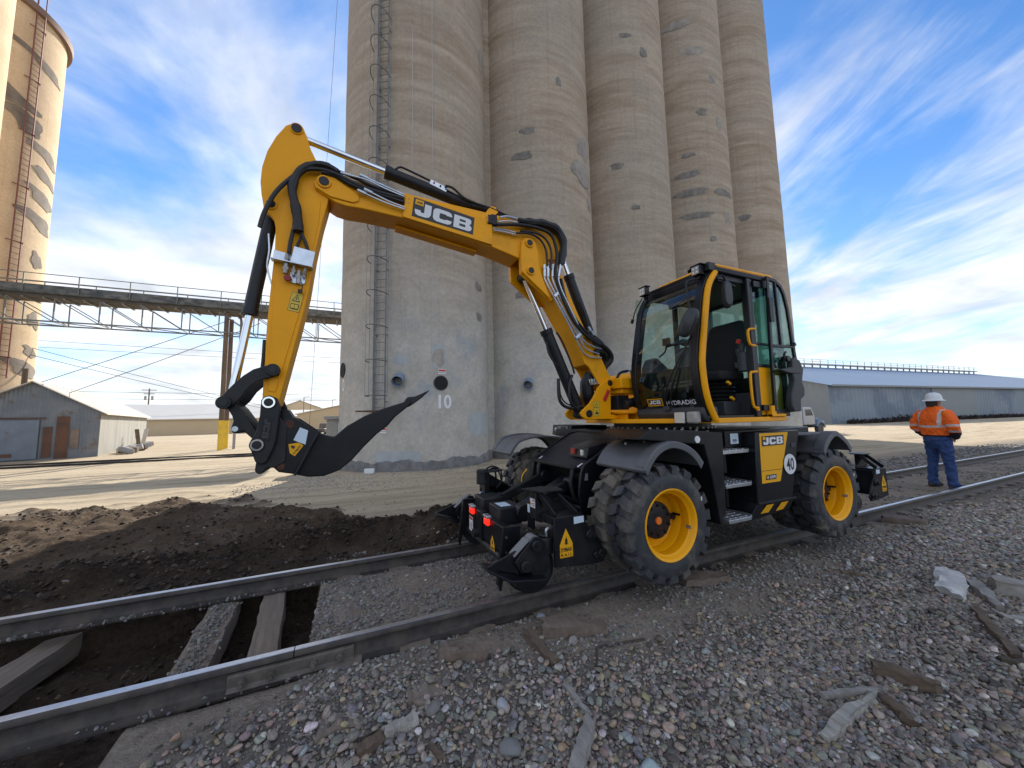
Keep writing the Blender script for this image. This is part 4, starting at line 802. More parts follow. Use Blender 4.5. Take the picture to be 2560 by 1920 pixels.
part('head_knob', MB().prism([(-.57,1.63),(-.513,1.645),(-.485,1.60),(-.45,1.55),(-.55,1.50)], 3.69, 3.87, 'Y'), M_blk, rp, bevel=.01)
RS = [(-.36,1.47),(-.274,1.432),(-.201,1.401),(-.139,1.387),(-.108,1.415),(-.035,1.483),(.117,1.574),(.287,1.645),(.477,1.706),(.53,1.735),(.56,1.70),(.527,1.668),(.394,1.557),(.324,1.472),(.232,1.402),(.121,1.288),(.014,1.165),(-.090,1.080),(-.213,1.039),(-.343,1.042),(-.451,1.075),(-.52,1.13),(-.52,1.4)]
part('ripper_shank', MB().prism(RS, 3.715, 3.845, 'Y'), M_blk, rp, bevel=.012)
part('ripper_tooth', MB().prism([(.477,1.700),(.514,1.757),(.588,1.764),(.664,1.797),(.745,1.836),(.664,1.755),(.613,1.715),(.527,1.655)], 3.73, 3.83, 'Y'), M_blk2, rp, bevel=.01)
part('weld_flange', MB().prism([(-.270,1.452),(-.252,1.44),(-.425,1.070),(-.443,1.082)], 3.625, 3.935, 'Y'), M_blk2, rp, bevel=.003)
M_rust = mat('rusty_pin', (.09,.035,.02), .85, var=.4, vscale=25)
boss(-.484, 1.513, 3.64, .036, .006, M_rust, rp); boss(-.536, 1.156, 3.64, .03, .006, M_rust, rp)
decal('tool_label', [(-.452,3.64,1.375),(-.360,3.64,1.332),(-.342,3.64,1.454),(-.405,3.64,1.483)], rp, [(SQ,(0,0,1,1),M_bdec)], (0,-1,0))
TQ = [(-.52,3.64,1.345),(-.43,3.64,1.235),(-.33,3.64,1.30),(-.40,3.64,1.41)]
qd = [(-.432,3.64,1.236),(-.378,3.64,1.312),(-.47,3.64,1.40),(-.55,3.64,1.34)]
decal('maker_plate', [(-.437,3.64,1.237),(-.375,3.64,1.325),(-.455,3.64,1.386),(-.520,3.64,1.297)], rp, [(HOUSE,(0,0,1,1),M_ydec),(TREE,(.3,.4,.7,.8),M_dec),(txt_polys('DYMAX',.02),(.1,.1,.9,.27),M_dec)], (0,-1,0))
# --- wheels
def lug(mb, c, R0, dep, a0, y0, y1, w, skew, sgn):
    """tread block: from centre line y0 out over the shoulder y1"""
    nseg = 4; T = []; B = []
    for k in range(nseg+1):
        f = k/nseg; y = y0+(y1-y0)*f; aa = a0+skew*f; ww = w*(1.0 if k else .8)
        rt = R0-(.0 if f < .8 else .028*(f-.8)/.2); rb = R0-dep-(0 if f < .8 else .05*(f-.8)/.2)
        for s_ in (-1, 1):
            an = aa+s_*ww/R0/2
            T.append((c[0]+rt*math.cos(an), c[1]+y, c[2]+rt*math.sin(an))); B.append((c[0]+rb*math.cos(an), c[1]+y, c[2]+rb*math.sin(an)))
    n = len(T); fs = []
    for k in range(nseg):
        i = 2*k; fs += [(i, i+1, i+3, i+2), (i, i+2, n+i+2, n+i), (i+1, n+i+1, n+i+3, i+3)]
    fs += [(0, n, n+1, 1), (n-2, n-1, 2*n-1, 2*n-2)]; mb.add(T+B, fs)
def tyre(c, y0, y1, Ro=.515, ri=.30):
    w = y1-y0; mb = MB(); Rb = Ro-.04; m_ = (y0+y1)/2
    prof = [(ri, y0+.03), (ri+.012, y0+.008), (ri+.05, y0), (ri+.12, y0+.0), (Rb-.03, y0+.018), (Rb, y0+.05), (Rb+.004, m_), (Rb, y1-.05), (Rb-.03, y1-.018), (ri+.12, y1), (ri+.05, y1), (ri+.012, y1-.008), (ri, y1-.03)]
    mb.lathe(prof, (c[0], 0, c[2]), 'Y', 72)
    N_ = 19
    for k in range(N_):
        a = 2*math.pi*k/N_
        lug(mb, (c[0], 0, c[2]), Ro, .044, a, m_-.010, y0+.006, .098, .07, -1)
        lug(mb, (c[0], 0, c[2]), Ro, .044, a+math.pi/N_, m_+.010, y1-.006, .098, .07, 1)
    return mb
def wheel(x, z, yo, yi, s_, hub):
    """yo outer face, yi inner face of the twin tyres (s_ = -1 near side, +1 far side)"""
    t = abs(yi-yo); c = (x, 0, z); half = t/2-.015
    ya, yb = (yo, yo+half) if s_ < 0 else (yo-half, yo); w = part('wheel', tyre(c, ya, yb), M_rub, EX, smooth=38)
    ya, yb = (yi-half, yi) if s_ < 0 else (yi, yi+half); part('inner_tyre', tyre(c, ya, yb), M_rub_d if hub else M_rub, w, smooth=38)
    d = -s_; Y = lambda a: yo+d*a
    mb = MB(); mb.lathe([(.306, Y(.012)), (.312, Y(.004)), (.306, Y(-.002)), (.292, Y(.004)), (.283, Y(.02)), (.272, Y(.045)), (.262, Y(.052)), (.258, Y(.13)), (.262, Y(.14)), (.255, Y(.155)), (.25, Y(.235)), (.235, Y(.25)), (.16, Y(.252))], c, 'Y', 64); part('rim', mb, M_yel2, w, smooth=40)
    mb = MB(); mb.lathe([(.165, Y(.25)), (.165, Y(.175)), (.15, Y(.165)), (.05, Y(.162)), (.001, Y(.162))], c, 'Y', 40); h_ = part('hub', mb, M_blk2, w, smooth=40)
    mb = MB(); mb.lathe([(.035, Y(.162)), (.032, Y(.150)), (.001, Y(.148))], c, 'Y', 24); part('hub_cap', mb, M_orange, w)
    for k in range(10):
        a = 2*math.pi*k/10+.3; mb = MB(); mb.cyl((x+.135*math.cos(a), Y(.168), z+.135*math.sin(a)), (x+.135*math.cos(a), Y(.150), z+.135*math.sin(a)), .013, 6); part('wheel_nut', mb, M_blk, w)
    mb = MB(); mb.cyl((x+.225, Y(.20), z+.03), (x+.235, Y(.13), z+.03), .011, 10); mb.cyl((x+.222, Y(.235), z), (x+.222, Y(.19), z), .028, 16); part('valve_stem', mb, M_blk, w)
    mb = MB(); a = .4; mb.box((x+.268*math.cos(a), Y(.05), z-.06), (.004, .05, .03), Matrix.Rotation(0, 3, 'Y')); part('rim_sticker', mb, M_zinc, w)
    mb = MB(); mb.box((x+.43*math.cos(.5), Y(-.0012), z+.43*math.sin(.45)), (.014, .002, .035)); part('tyre_mark', mb, M_wht, w)
    return w
WZ = .565
wheel(2.58, WZ, 2.40, 2.975, -1, True); wheel(5.24, WZ, 2.40, 2.975, -1, False)
wheel(2.58, WZ, 5.09, 4.515, 1, True); wheel(5.24, WZ, 5.09, 4.515, 1, False)
# --- chassis
mb = MB(); mb.bb(2.85, 5.9, 3.12, 4.37, .55, 1.18); mb.bb(2.3, 5.9, 3.25, 4.24, .42, .549); mb.bb(2.42, 2.849, 3.25, 4.24, .55, .95); ch = part('chassis', mb, M_blk, EX, bevel=.02)
mb = MB(); mb.cyl((2.58,3.0,WZ),(2.58,4.5,WZ),.12,20); mb.cyl((5.24,3.0,WZ),(5.24,4.5,WZ),.12,20); mb.bb(2.42,2.74,3.5,4.0,.42,.72); mb.bb(5.08,5.4,3.5,4.0,.42,.72); part('axle', mb, M_blk2, ch, bevel=.01)
hood = MB(); hood.prism([(2.22,.98),(2.26,1.01),(2.75,1.28),(2.9,1.315),(3.1,1.315),(3.1,1.15),(2.3,.9)], 3.22, 4.27, 'Y'); part('sloped_hood', hood, M_blk2, ch, bevel=.012)
for y in (3.20, 4.27):
    mb = MB(); mb.prism([(2.16,.74),(2.20,.95),(2.24,1.02),(2.76,1.305),(2.95,1.33),(2.95,1.18),(2.5,.8),(2.42,.55),(2.2,.5)], y, y+.03, 'Y'); p_ = part('frame_plate', mb, M_blk, ch, bevel=.008)
    mb = MB(); mb.prism([(2.235,.86),(2.25,.93),(2.28,.93),(2.275,.86)], y-.004, y+.034, 'Y'); part('slot', mb, M_trimg, p_)
for y in (3.34, 4.08):
    mb = MB(); mb.tube([(2.20,y,.99),(2.17,y,.9),(2.16,y,.8),(2.2,y,.66),(2.3,y,.6)], .022, 8); part('frame_rib', mb, M_blk2, ch)
mb = MB(); mb.bb(2.17, 2.24, 3.3, 4.18, .955, 1.0); part('front_lip', mb, M_blk2, ch, bevel=.01)
for y in (3.28, 4.16): mb = MB(); mb.box((2.24,y,1.008),(.07,.02,.006),Matrix.Rotation(R(-28),3,'Y')); part('reflector_strip', mb, M_wht, ch)
mb = MB(); mb.prism([(2.33,1.075),(2.36,1.19),(2.62,1.24),(2.6,1.20)], 3.28, 3.62, 'Y'); mb.box((2.43,3.45,1.078),(.16,.26,.012),Matrix.Rotation(R(-28),3,'Y')); lh = part('lamp_cowl', mb, M_blk, ch, bevel=.005)
mb = MB(); mb.box((2.333,3.54,1.135),(.02,.08,.06)); part('front_lamp', mb, mat('red_reflector', (.35,.03,.03), .25), lh); mb = MB(); mb.box((2.333,3.36,1.13),(.02,.05,.06)); part('front_lamp', mb, M_lens, lh)
mb = MB(); mb.bb(2.9, 5.2, 2.62, 4.88, 1.24, 1.345); part('deck', mb, M_blk, ch, bevel=.012)
mb = MB(); mb.cyl((3.91,3.745,1.345),(3.91,3.745,1.43),.62,64); sl = part('slew_ring', mb, M_blk2, EX, bevel=.006)
for k in range(44):
    a = 2*math.pi*k/44; mb = MB(); mb.cyl((3.91+.66*math.cos(a),3.745+.66*math.sin(a),1.345),(3.91+.66*math.cos(a),3.745+.66*math.sin(a),1.372),.016,6); part('ring_bolt', mb, M_steel, sl)
def side(s_, near):
    Yf = lambda a: 3.745+s_*(3.745-a)      # a given for the near side
    def pr(prof, a, b): y0, y1 = sorted((Yf(a), Yf(b))); return MB().prism(prof, y0, y1, 'Y')
    o = part('front_cover', pr([(2.444,1.402),(3.145,1.362),(3.382,1.335),(3.377,1.11),(3.36,.553),(3.268,.458),(3.193,.93),(3.112,1.229),(2.68,1.277),(2.288,1.314)], 2.455, 3.0), M_blk, ch, bevel=.008)
    mb = MB(); y = Yf(2.455); mb.cyl((3.02,y,1.285),(3.02,y+s_*.006*-1 if False else y+(.006 if s_ > 0 else -.006)*(1 if s_ > 0 else 1),1.285),.034,28); part('reflector', mb, M_wht, ch)
    for (x, z) in ((2.5,1.404),(2.7,1.392),(2.9,1.38),(3.1,1.368),(3.25,1.352)):
        mb = MB(); yb = Yf(2.50); mb.cyl((x,yb,z-.01),(x,yb,z+.008),.012,6); part('cover_bolt', mb, M_steel, ch)
    return pr
pr = side(-1, True) if False else None
Yn = 2.455
fc = part('front_cover', MB().prism([(2.444,1.402),(3.145,1.362),(3.382,1.335),(3.377,1.11),(3.36,.553),(3.268,.458),(3.193,.93),(3.112,1.229),(2.68,1.277),(2.288,1.314)], 2.455, 3.05, 'Y'), M_blk, ch, bevel=.008)
mb = MB(); mb.cyl((3.02,2.455,1.285),(3.02,2.448,1.285),.034,28); part('reflector', mb, M_wht, fc)
for (x, z) in ((2.5,1.404),(2.7,1.392),(2.9,1.38),(3.1,1.368),(3.25,1.352)): mb = MB(); mb.cyl((x,2.52,z-.01),(x,2.52,z+.008),.012,6); part('cover_bolt', mb, M_steel, fc)
part('front_cover', MB().prism([(2.95,1.402),(3.3,1.40),(3.6,1.385),(3.6,1.2),(3.1,1.2),(2.93,1.25)], 4.5, 5.03, 'Y'), M_blk, ch, bevel=.012)
mb = MB(); mb.cyl((2.945,4.92,1.33),(2.936,4.92,1.33),.03,24); part('reflector', mb, M_wht, ch)
mb = MB(); mb.bb(2.935,2.94,4.58,4.86,1.28,1.385); part('vent_plate', mb, M_trimg, ch)
for y in np.arange(4.62, 4.75, .025): mb = MB(); mb.bb(2.931,2.9345,y,y+.012,1.29,1.375); part('vent_slot', mb, M_blk, ch)
part('far_cover', MB().prism([(3.6,1.345),(4.7,1.345),(4.5,.56),(3.7,.5)], 4.4, 5.02, 'Y'), M_blk, ch, bevel=.01)
PN = [(3.916,1.321),(4.700,1.321),(4.472,.585),(3.866,.585)]
pn = part('side_panel', MB().prism(PN, 2.47, 3.1, 'Y'), M_blk, ch, bevel=.008)
mb = MB(); mb.add([(3.85,2.462,.585),(4.49,2.462,.578),(4.44,2.50,.46),(3.745,2.50,.417),(3.85,3.0,.585),(4.49,3.0,.578),(4.44,3.0,.46),(3.745,3.0,.417)], [(0,3,2,1),(4,5,6,7),(0,1,5,4),(3,7,6,2),(0,4,7,3),(1,2,6,5)]); lf = part('lower_skirt', mb, M_blk, ch, bevel=.006)
mb = MB(); mb.bb(3.85,4.5,2.445,2.49,.578,.60); part('skirt_lip', mb, M_blk2, lf, bevel=.004)
def skq(xa, xb, xc, xd): return [(xa,2.4985,.462),(xb,2.4985,.466),(xc,2.4635,.565),(xd,2.4635,.565)]
for qd in ([(3.925,2.491,.475),(4.06,2.491,.475),(4.12,2.464,.562),(3.995,2.464,.562)], [(4.18,2.491,.475),(4.31,2.491,.478),(4.375,2.464,.562),(4.25,2.464,.562)]):
    mb = MB(); on_quad(mb, SQ, shift(qd,(0,-.003,0))); part('hazard_stripe', mb, M_ydec, lf, smooth=None)
PY = 2.47
decal('yellow_panel', [(3.962,PY,.782),(4.279,PY,.782),(4.485,PY,1.305),(3.979,PY,1.305)], ch, [(SQ,(0,0,1,1),M_ydec),(SQ,(.0,.24,1,.25),M_dec)], (0,-1,0))
LQ = [(4.008,PY-.004,1.168),(4.385,PY-.004,1.172),(4.396,PY-.004,1.278),(4.012,PY-.004,1.276)]
decal('panel_logo', LQ, ch, [(SQ,(0,0,1,1),M_dec),(jcb_polys(),(.05,.12,.96,.84),M_wht),(SQ,(.03,.62,.15,.92),M_ydec)], (0,-1,0))
decal('model_badge', [(4.03,PY-.004,.815),(4.2,PY-.004,.815),(4.215,PY-.004,.865),(4.04,PY-.004,.865)], ch, [(SQ,(0,0,1,1),M_dec),(txt_polys('110W',.02),(.18,.15,.95,.85),M_wht),(SQ,(.03,.2,.14,.8),M_ydec)], (0,-1,0))
mb = MB(); mb.cyl((4.463,2.468,.953),(4.463,2.462,.953),.116,40); sg = part('speed_disc', mb, M_dec, ch); mb = MB(); mb.cyl((4.463,2.463,.953),(4.463,2.460,.953),.110,40); part('speed_disc_face', mb, M_wht, ch)
decal('speed_number', [(4.395,2.4595,.885),(4.531,2.4595,.885),(4.531,2.4595,1.02),(4.395,2.4595,1.02)], ch, [(txt_polys('40',.015),(0,0,1,1),M_dec)], (0,-1,0))
mb = MB(); mb.bb(4.52,4.60,2.464,2.47,1.13,1.18); part('panel_latch', mb, M_trim, ch, bevel=.004)
# steps
mb = MB(); mb.bb(3.37,3.92,2.95,3.05,.42,1.33); part('step_well_back', mb, M_blk, ch)
mb = MB(); mb.bb(3.60,3.64,2.62,2.95,.9,1.3); mb.bb(3.60,3.64,2.62,2.95,.55,.87); part('step_bracket', mb, M_blk, ch, bevel=.004)
for (x0, x1, z, yo) in ((3.40,3.905,1.115,2.49),(3.39,3.86,.785,2.46),(3.36,3.775,.458,2.43)):
    mb = MB(); mb.prism([(x0,yo),(x1-.09,yo-.0),(x1,yo+.05),(x1,2.80),(x0,2.80)], z, z+.036, 'Z'); st = part('step', mb, M_alu, ch, bevel=.004)
    for j in range(4):
        for k in range(7):
            xx = x0+.05+k*(x1-x0-.14)/7; mb = MB(); mb.bb(xx, xx+.03, yo+.035+j*.062, yo+.06+j*.062, z+.0362, z+.0415); part('grip_tooth', mb, M_steel if (j+k) % 2 else M_alu, st, smooth=None)
decal('lift_label', [(3.70,2.60,1.20),(3.83,2.60,1.20),(3.83,2.60,1.31),(3.70,2.60,1.31)], ch, [(SQ,(0,0,1,1),M_bdec),(txt_polys('99',.02),(.25,.12,.75,.45),M_dec)], (0,-1,0))
mb = MB(); mb.bb(3.62,3.9,2.603,2.63,1.17,1.335); part('label_board', mb, M_blk, ch)
# fenders
def dense(a, k=4):
    P_ = [a[0]]+list(a)+[a[-1]]; out = []
    for i in range(1, len(P_)-2):
        p0, p1, p2, p3 = [np.array(q_) for q_ in P_[i-1:i+3]]
        for j in range(k):
            t = j/k; out.append(tuple(.5*((2*p1)+(p2-p0)*t+(2*p0-5*p1+4*p2-p3)*t*t+(3*p1-p0-3*p2+p3)*t**3)))
    return out+[tuple(a[-1])]
def fender(cx_, y0, y1, lo, hi, tail=None):
    arc = [(lo,1.05),(lo+.07,1.15),(lo+.18,1.235),(cx_,1.275),(hi-.22,1.24),(hi-.09,1.165),(hi,1.065)]
    arc = dense(arc); inn = [(x+(cx_-x)*.05, z-.028) for x, z in arc]
    fd = part('fender', MB().prism(arc+inn[::-1], y0, y1, 'Y'), M_fend, EX, bevel=.008, seg=3)
    ye = y0 if y0 < 3.7 else y1; d = -1 if y0 < 3.7 else 1
    arc2 = [(x+(cx_-x)*.02, z+.006) for x, z in arc]; a, b = sorted((ye-d*.10, ye+d*.012))
    part('fender_lip', MB().prism([(x, z+.008) for x, z in arc]+[(x+(cx_-x)*.1, z-.05) for x, z in arc][::-1], *sorted((ye, ye+d*.018)), 'Y'), M_fend, fd, bevel=.008, seg=3)
    part('fender_step', MB().prism([(x, z+.014) for x, z in arc[1:-1]]+[(x, z+.001) for x, z in arc[1:-1]][::-1], a, b, 'Y'), M_fend, fd, bevel=.006)
    for x, yb in ((cx_-.14, (y0+y1)/2+.1), (cx_-.05, (y0+y1)/2-.06)):
        mb = MB(); zz = 1.262 if x > cx_-.1 else 1.248; mb.cyl((x,yb,zz-.01),(x,yb,zz+.012),.013,8); part('fender_bolt', mb, M_steel, fd)
    return fd
fender(2.64, 2.42, 3.08, 2.30, 3.03); fender(5.33, 2.42, 3.08, 5.03, 5.65); fender(2.40, 4.42, 5.07, 1.92, 2.95); fender(5.33, 4.42, 5.07, 5.03, 5.65)
mb = MB(); mb.prism([(4.66,1.30),(5.12,1.275),(5.12,1.245),(4.66,1.255)], 2.47, 3.1, 'Y'); part('rear_cover', mb, M_fend, EX, bevel=.01)
# rear engine body of the upper structure (behind the cab)
# --- platform and cab
mb = MB(); mb.prism([(2.95,3.45),(3.3,2.42),(4.36,2.42),(4.75,2.6),(4.9,3.3),(4.9,4.3),(4.6,4.9),(3.5,4.9),(3.0,4.2)], 1.432, 1.482, 'Z'); part('platform', mb, M_yel, EX, bevel=.006)
mb = MB(); mb.prism([(3.7,3.55),(5.0,3.5),(5.05,4.2),(4.8,4.85),(3.7,4.88)], 1.484, 2.15, 'Z'); part('engine_hood', mb, M_yel, EX, bevel=.05, seg=3)
cb = None
FP = [(3.407,2.961),(3.318,2.833),(3.269,2.628),(3.199,2.296),(3.155,2.038),(3.163,1.850),(3.198,1.663),(3.256,1.526),(3.295,1.463)]
def fx(z):
    zs_ = [p[1] for p in FP][::-1]; xs_ = [p[0] for p in FP][::-1]; return float(np.interp(z, zs_, xs_))
ZG = list(np.linspace(1.62, 2.95, 15))
# roof
roof = MB(); roof.prism([(3.40,2.47),(3.46,2.44),(4.46,2.44),(4.56,2.52),(4.56,3.34),(4.46,3.40),(3.46,3.40),(3.38,3.34)], 3.005, 3.065, 'Z'); cb = part('cab_frame', roof, M_blk, EX, bevel=.012)
mb = MB(); mb.prism([(3.50,2.47),(4.44,2.455),(4.53,2.54),(4.53,3.32),(4.44,3.38),(3.52,3.37),(3.46,3.2),(3.46,2.62)], 3.067, 3.118, 'Z'); part('roof_panel', mb, M_yel, cb, bevel=.03, seg=3)
mb = MB(); mb.prism([(3.46,2.48),(4.52,2.48),(4.52,3.36),(3.46,3.36)], 2.955, 3.003, 'Z'); part('headliner', mb, M_trim, cb)
def post(y0, y1, dx0, dx1, name='pillar', m_=None, z0=1.46, z1=3.01):
    zs_ = list(np.linspace(z0, z1, 15)); prof = [(fx(z)+dx0+max(0, z-2.961)*.6, z) for z in zs_]+[(fx(z)+dx1+max(0, z-2.961)*.6, z) for z in zs_[::-1]]
    mb = MB(); mb.prism(prof, y0, y1, 'Y'); return part(name, mb, m_ or M_blk, cb, bevel=.008)
post(2.475, 2.555, -.045, .03); post(3.32, 3.40, -.045, .05)
mb = MB(); mb.tube([(fx(z)+.005+max(0, z-2.96)*.9, 2.452, z) for z in np.linspace(1.463, 3.0, 14)], .031, 10, 2); part('yellow_front_pillar', mb, M_yel, cb)
mb = MB(); mb.tube([(fx(z)+.045+max(0, z-2.96)*.9, 2.46, z) for z in np.linspace(1.50, 2.96, 14)], .014, 8, 2); part('door_seal', mb, M_hose, cb)
mb = MB(); mb.bb(3.37,3.46,2.50,3.38,2.93,3.01); part('front_header', mb, M_blk, cb, bevel=.012)
# front skirt
mb = MB(); prof = [(fx(1.60)-.045,1.60),(3.17,1.53),(3.215,1.455),(3.27,1.44),(3.40,1.44),(3.38,1.60)]; mb.prism(prof, 2.48, 3.40, 'Y'); part('front_skirt', mb, M_trim, cb, bevel=.02, seg=3)
# windscreen
mb = MB(); n = len(ZG)
vs = [(fx(z)-.028+max(0, z-2.9)*.3, y, z) for z in ZG for y in (2.55, 2.94, 3.325)]; mb.add(vs, [(i*3+j, i*3+j+1, (i+1)*3+j+1, (i+1)*3+j) for i in range(n-1) for j in range(2)]); part('windscreen', mb, M_glass, cb, smooth=80)
mb = MB(); mb.add([(fx(z)-.032, y, z) for z in (1.62,1.70,1.78,1.86,1.94,2.0) for y in (2.56, 3.315)], [(i*2, i*2+1, i*2+3, i*2+2) for i in range(5)]); part('lower_windscreen', mb, glass_mat('dark_view_glass', (.34,.40,.38)), cb, smooth=80)  # dark tint painted in for the dark ground showing in the lower glass
mb = MB(); mb.bb(fx(2.0)-.04, fx(2.0)-.02, 2.55, 3.32, 1.995, 2.008); part('screen_divider', mb, M_blk, cb)
def ws(y, z, d=-.036): return (fx(z)+d, y, z)
# badge and lettering low on the windscreen (seen from outside)
decal('front_badge', [ws(3.20,1.626),ws(2.98,1.626),ws(2.98,1.708),ws(3.20,1.708)], cb, [(SQ,(0,0,1,1),M_ydec),(SQ,(.05,.12,.95,.88),M_dec),(jcb_polys(),(.12,.24,.88,.76),M_wht)], (-1,0,0))
decal('front_lettering', [ws(2.93,1.628),ws(2.49+.07,1.628),ws(2.49+.07,1.675),ws(2.93,1.675)], cb, [(txt_polys('HYDRADIG',.015),(0,0,1,1),M_wht)], (-1,0,0))
for (p0, p1, p2) in (((2.95,1.606),(2.81,1.885),(2.55,2.325)),((2.88,1.603),(2.76,1.865),(2.57,2.30))):
    mb = MB(); mb.tube([ws(p0[0],p0[1],-.06),ws(p1[0],p1[1],-.07),ws(p2[0],p2[1],-.05)],.009,6); part('wiper', mb, M_hose, cb)
mb = MB(); mb.bar(ws(2.62,1.75,-.05), ws(2.56,2.40,-.05), .012, .02); part('wiper', mb, M_hose, cb)
mb = MB(); mb.bb(fx(1.6)-.08, fx(1.6)-.03, 2.88, 2.97, 1.57, 1.62); part('wiper_motor', mb, M_trim, cb, bevel=.006)
# side posts, glass, rear
mb = MB(); mb.bb(3.935,4.03,2.445,2.51,1.482,3.005); part('door_post', mb, M_blk, cb, bevel=.008)
mb = MB(); mb.bb(3.935,3.965,2.435,2.4448,1.6,3.0); part('post_seal', mb, M_trim, cb)
mb = MB(); mb.bb(4.46,4.56,2.46,2.54,1.482,3.005); mb.bb(4.46,4.56,3.32,3.40,1.482,3.005); mb.bb(4.48,4.56,2.54,3.32,1.482,1.96); mb.bb(4.48,4.55,2.54,3.32,2.93,3.005); part('rear_frame', mb, M_blk, cb, bevel=.01)
mb = MB(); mb.bb(4.51,4.516,2.54,3.32,1.96,2.93); part('rear_window', mb, M_glass2, cb)
mb = MB(); mb.bb(4.03,4.46,2.472,2.478,2.06,3.0); part('side_window', mb, M_glass2, cb)
mb = MB(); mb.bb(4.03,4.46,2.46,2.50,1.482,1.5); mb.bb(4.03,4.46,2.46,2.49,2.025,2.06); mb.bb(4.03,4.46,2.465,2.485,2.27,2.30); part('side_frame', mb, M_blk, cb, bevel=.004)
mb = MB(); mb.bb(4.06,4.46,2.47,2.485,1.5,2.025); part('side_panel_yellow', mb, M_yel, cb)
mb = MB(); mb.bb(3.40,4.46,3.355,3.385,1.482,1.98); mb.bb(3.86,3.92,3.345,3.39,1.98,3.0); part('far_side_wall', mb, M_blk, cb, bevel=.006)
mb = MB(); mb.bb(3.22,4.46,3.366,3.372,1.98,2.96); part('far_window', mb, M_glass, cb)
mb = MB(); mb.bb(3.22,4.47,2.47,3.38,1.484,1.505); part('cab_floor', mb, mat('rubber_mat', (.06,.058,.055), .9), cb)
mb = MB(); mb.bb(4.0,4.5,2.55,3.3,1.506,1.75); part('rear_shelf', mb, M_trim, cb, bevel=.01)
# door, folded back flat along the side
DO = [(4.235,3.058),(4.40,3.04),(4.50,2.985),(4.556,2.90),(4.606,2.722),(4.644,2.336),(4.673,2.130),(4.655,1.80),(4.615,1.533),(4.180,1.511),(4.20,2.2)]
DI = [(4.275,3.015),(4.39,3.0),(4.475,2.95),(4.522,2.88),(4.568,2.71),(4.604,2.336),(4.63,2.13),(4.615,1.80),(4.578,1.575),(4.222,1.555),(4.24,2.2)]
mb = MB(); n = len(DO)
for y in (2.402, 2.428): pass
vs = [(x, 2.402, z) for x, z in DO]+[(x, 2.402, z) for x, z in DI]+[(x, 2.43, z) for x, z in DO]+[(x, 2.43, z) for x, z in DI]
fs = []
for k in range(n):
    k2 = (k+1) % n; fs += [(k, k2, n+k2, n+k), (2*n+k, 3*n+k, 3*n+k2, 2*n+k2), (k, 2*n+k, 2*n+k2, k2), (n+k, n+k2, 3*n+k2, 3*n+k)]
mb.add(vs, fs); dr = part('cab_door', mb, M_blk, EX, bevel=.004)
mb = MB(); mb.prism(DI, 2.414, 2.419, 'Y'); part('door_glass', mb, M_glass2, dr)
mb = MB(); mb.bar((4.235,2.41,2.262),(4.62,2.41,2.272),.022,.028); mb.bar((4.385,2.41,3.0),(4.40,2.41,2.27),.02,.022); part('door_bar', mb, M_blk, dr, bevel=.003)
TR = [(4.447,2.096),(4.50,2.135),(4.591,2.103),(4.648,2.004),(4.601,1.859),(4.638,1.788),(4.624,1.702),(4.545,1.659),(4.536,1.533),(4.406,1.528),(4.37,1.60),(4.385,1.72),(4.459,1.870),(4.44,1.98)]
part('door_trim', MB().prism(TR, 2.335, 2.401, 'Y'), M_trim, dr, bevel=.012, seg=3)
mb = MB(); mb.prism([(4.22,1.985),(4.42,2.02),(4.58,1.99),(4.60,1.955),(4.42,1.945),(4.30,1.96)], 2.33, 2.40, 'Y'); part('arm_rest', mb, M_trim, dr, bevel=.01)
mb = MB(); mb.tube([(4.345,2.38,2.02),(4.345,2.36,2.10),(4.36,2.36,2.17),(4.385,2.36,2.19)],.012,8); mb.cyl((4.375,2.40,2.115),(4.375,2.33,2.115),.03,16); mb.bar((4.32,2.35,2.115),(4.43,2.35,2.12),.02,.02); part('door_handle', mb, M_blk, dr)
mb = MB(); mb.cyl((4.60,2.40,2.30),(4.60,2.37,2.30),.016,10); mb.bb(4.56,4.64,2.38,2.40,2.28,2.30); part('window_latch', mb, M_blk, dr)
mb = MB(); mb.bb(4.215,4.285,2.385,2.401,2.53,2.80); part('hinge_cover', mb, M_blk, dr, bevel=.004)
for z in (1.58, 2.95): mb = MB(); mb.cyl((4.19,2.415,z-.04),(4.19,2.415,z+.04),.022,12); mb.bb(4.03,4.19,2.425,2.455,z-.03,z+.03); part('door_hinge', mb, M_blk, dr)
mb = MB(); mb.bb(4.12,4.20,2.40,2.455,1.483,1.60); mb.bb(4.12,4.36,2.395,2.45,1.483,1.51); part('hinge_stop', mb, M_yel, dr, bevel=.004)
# handles
for pts in ([(4.007,2.437),(3.92,2.43),(3.885,2.39),(3.905,2.265),(3.994,2.253)], [(3.985,1.967),(3.905,1.96),(3.868,1.92),(3.875,1.62),(3.945,1.577)]):
    mb = MB(); mb.tube([(p[0], 2.44, p[1]) for p in pts], .0135, 8, 3); part('grab_handle', mb, M_yel, cb)
mb = MB(); mb.lathe([(.022,2.43),(.022,2.45),(.012,2.45),(.012,2.43)], (3.945,0,1.57), 'Y', 16, True); part('grab_handle_eye', mb, M_yel, cb)
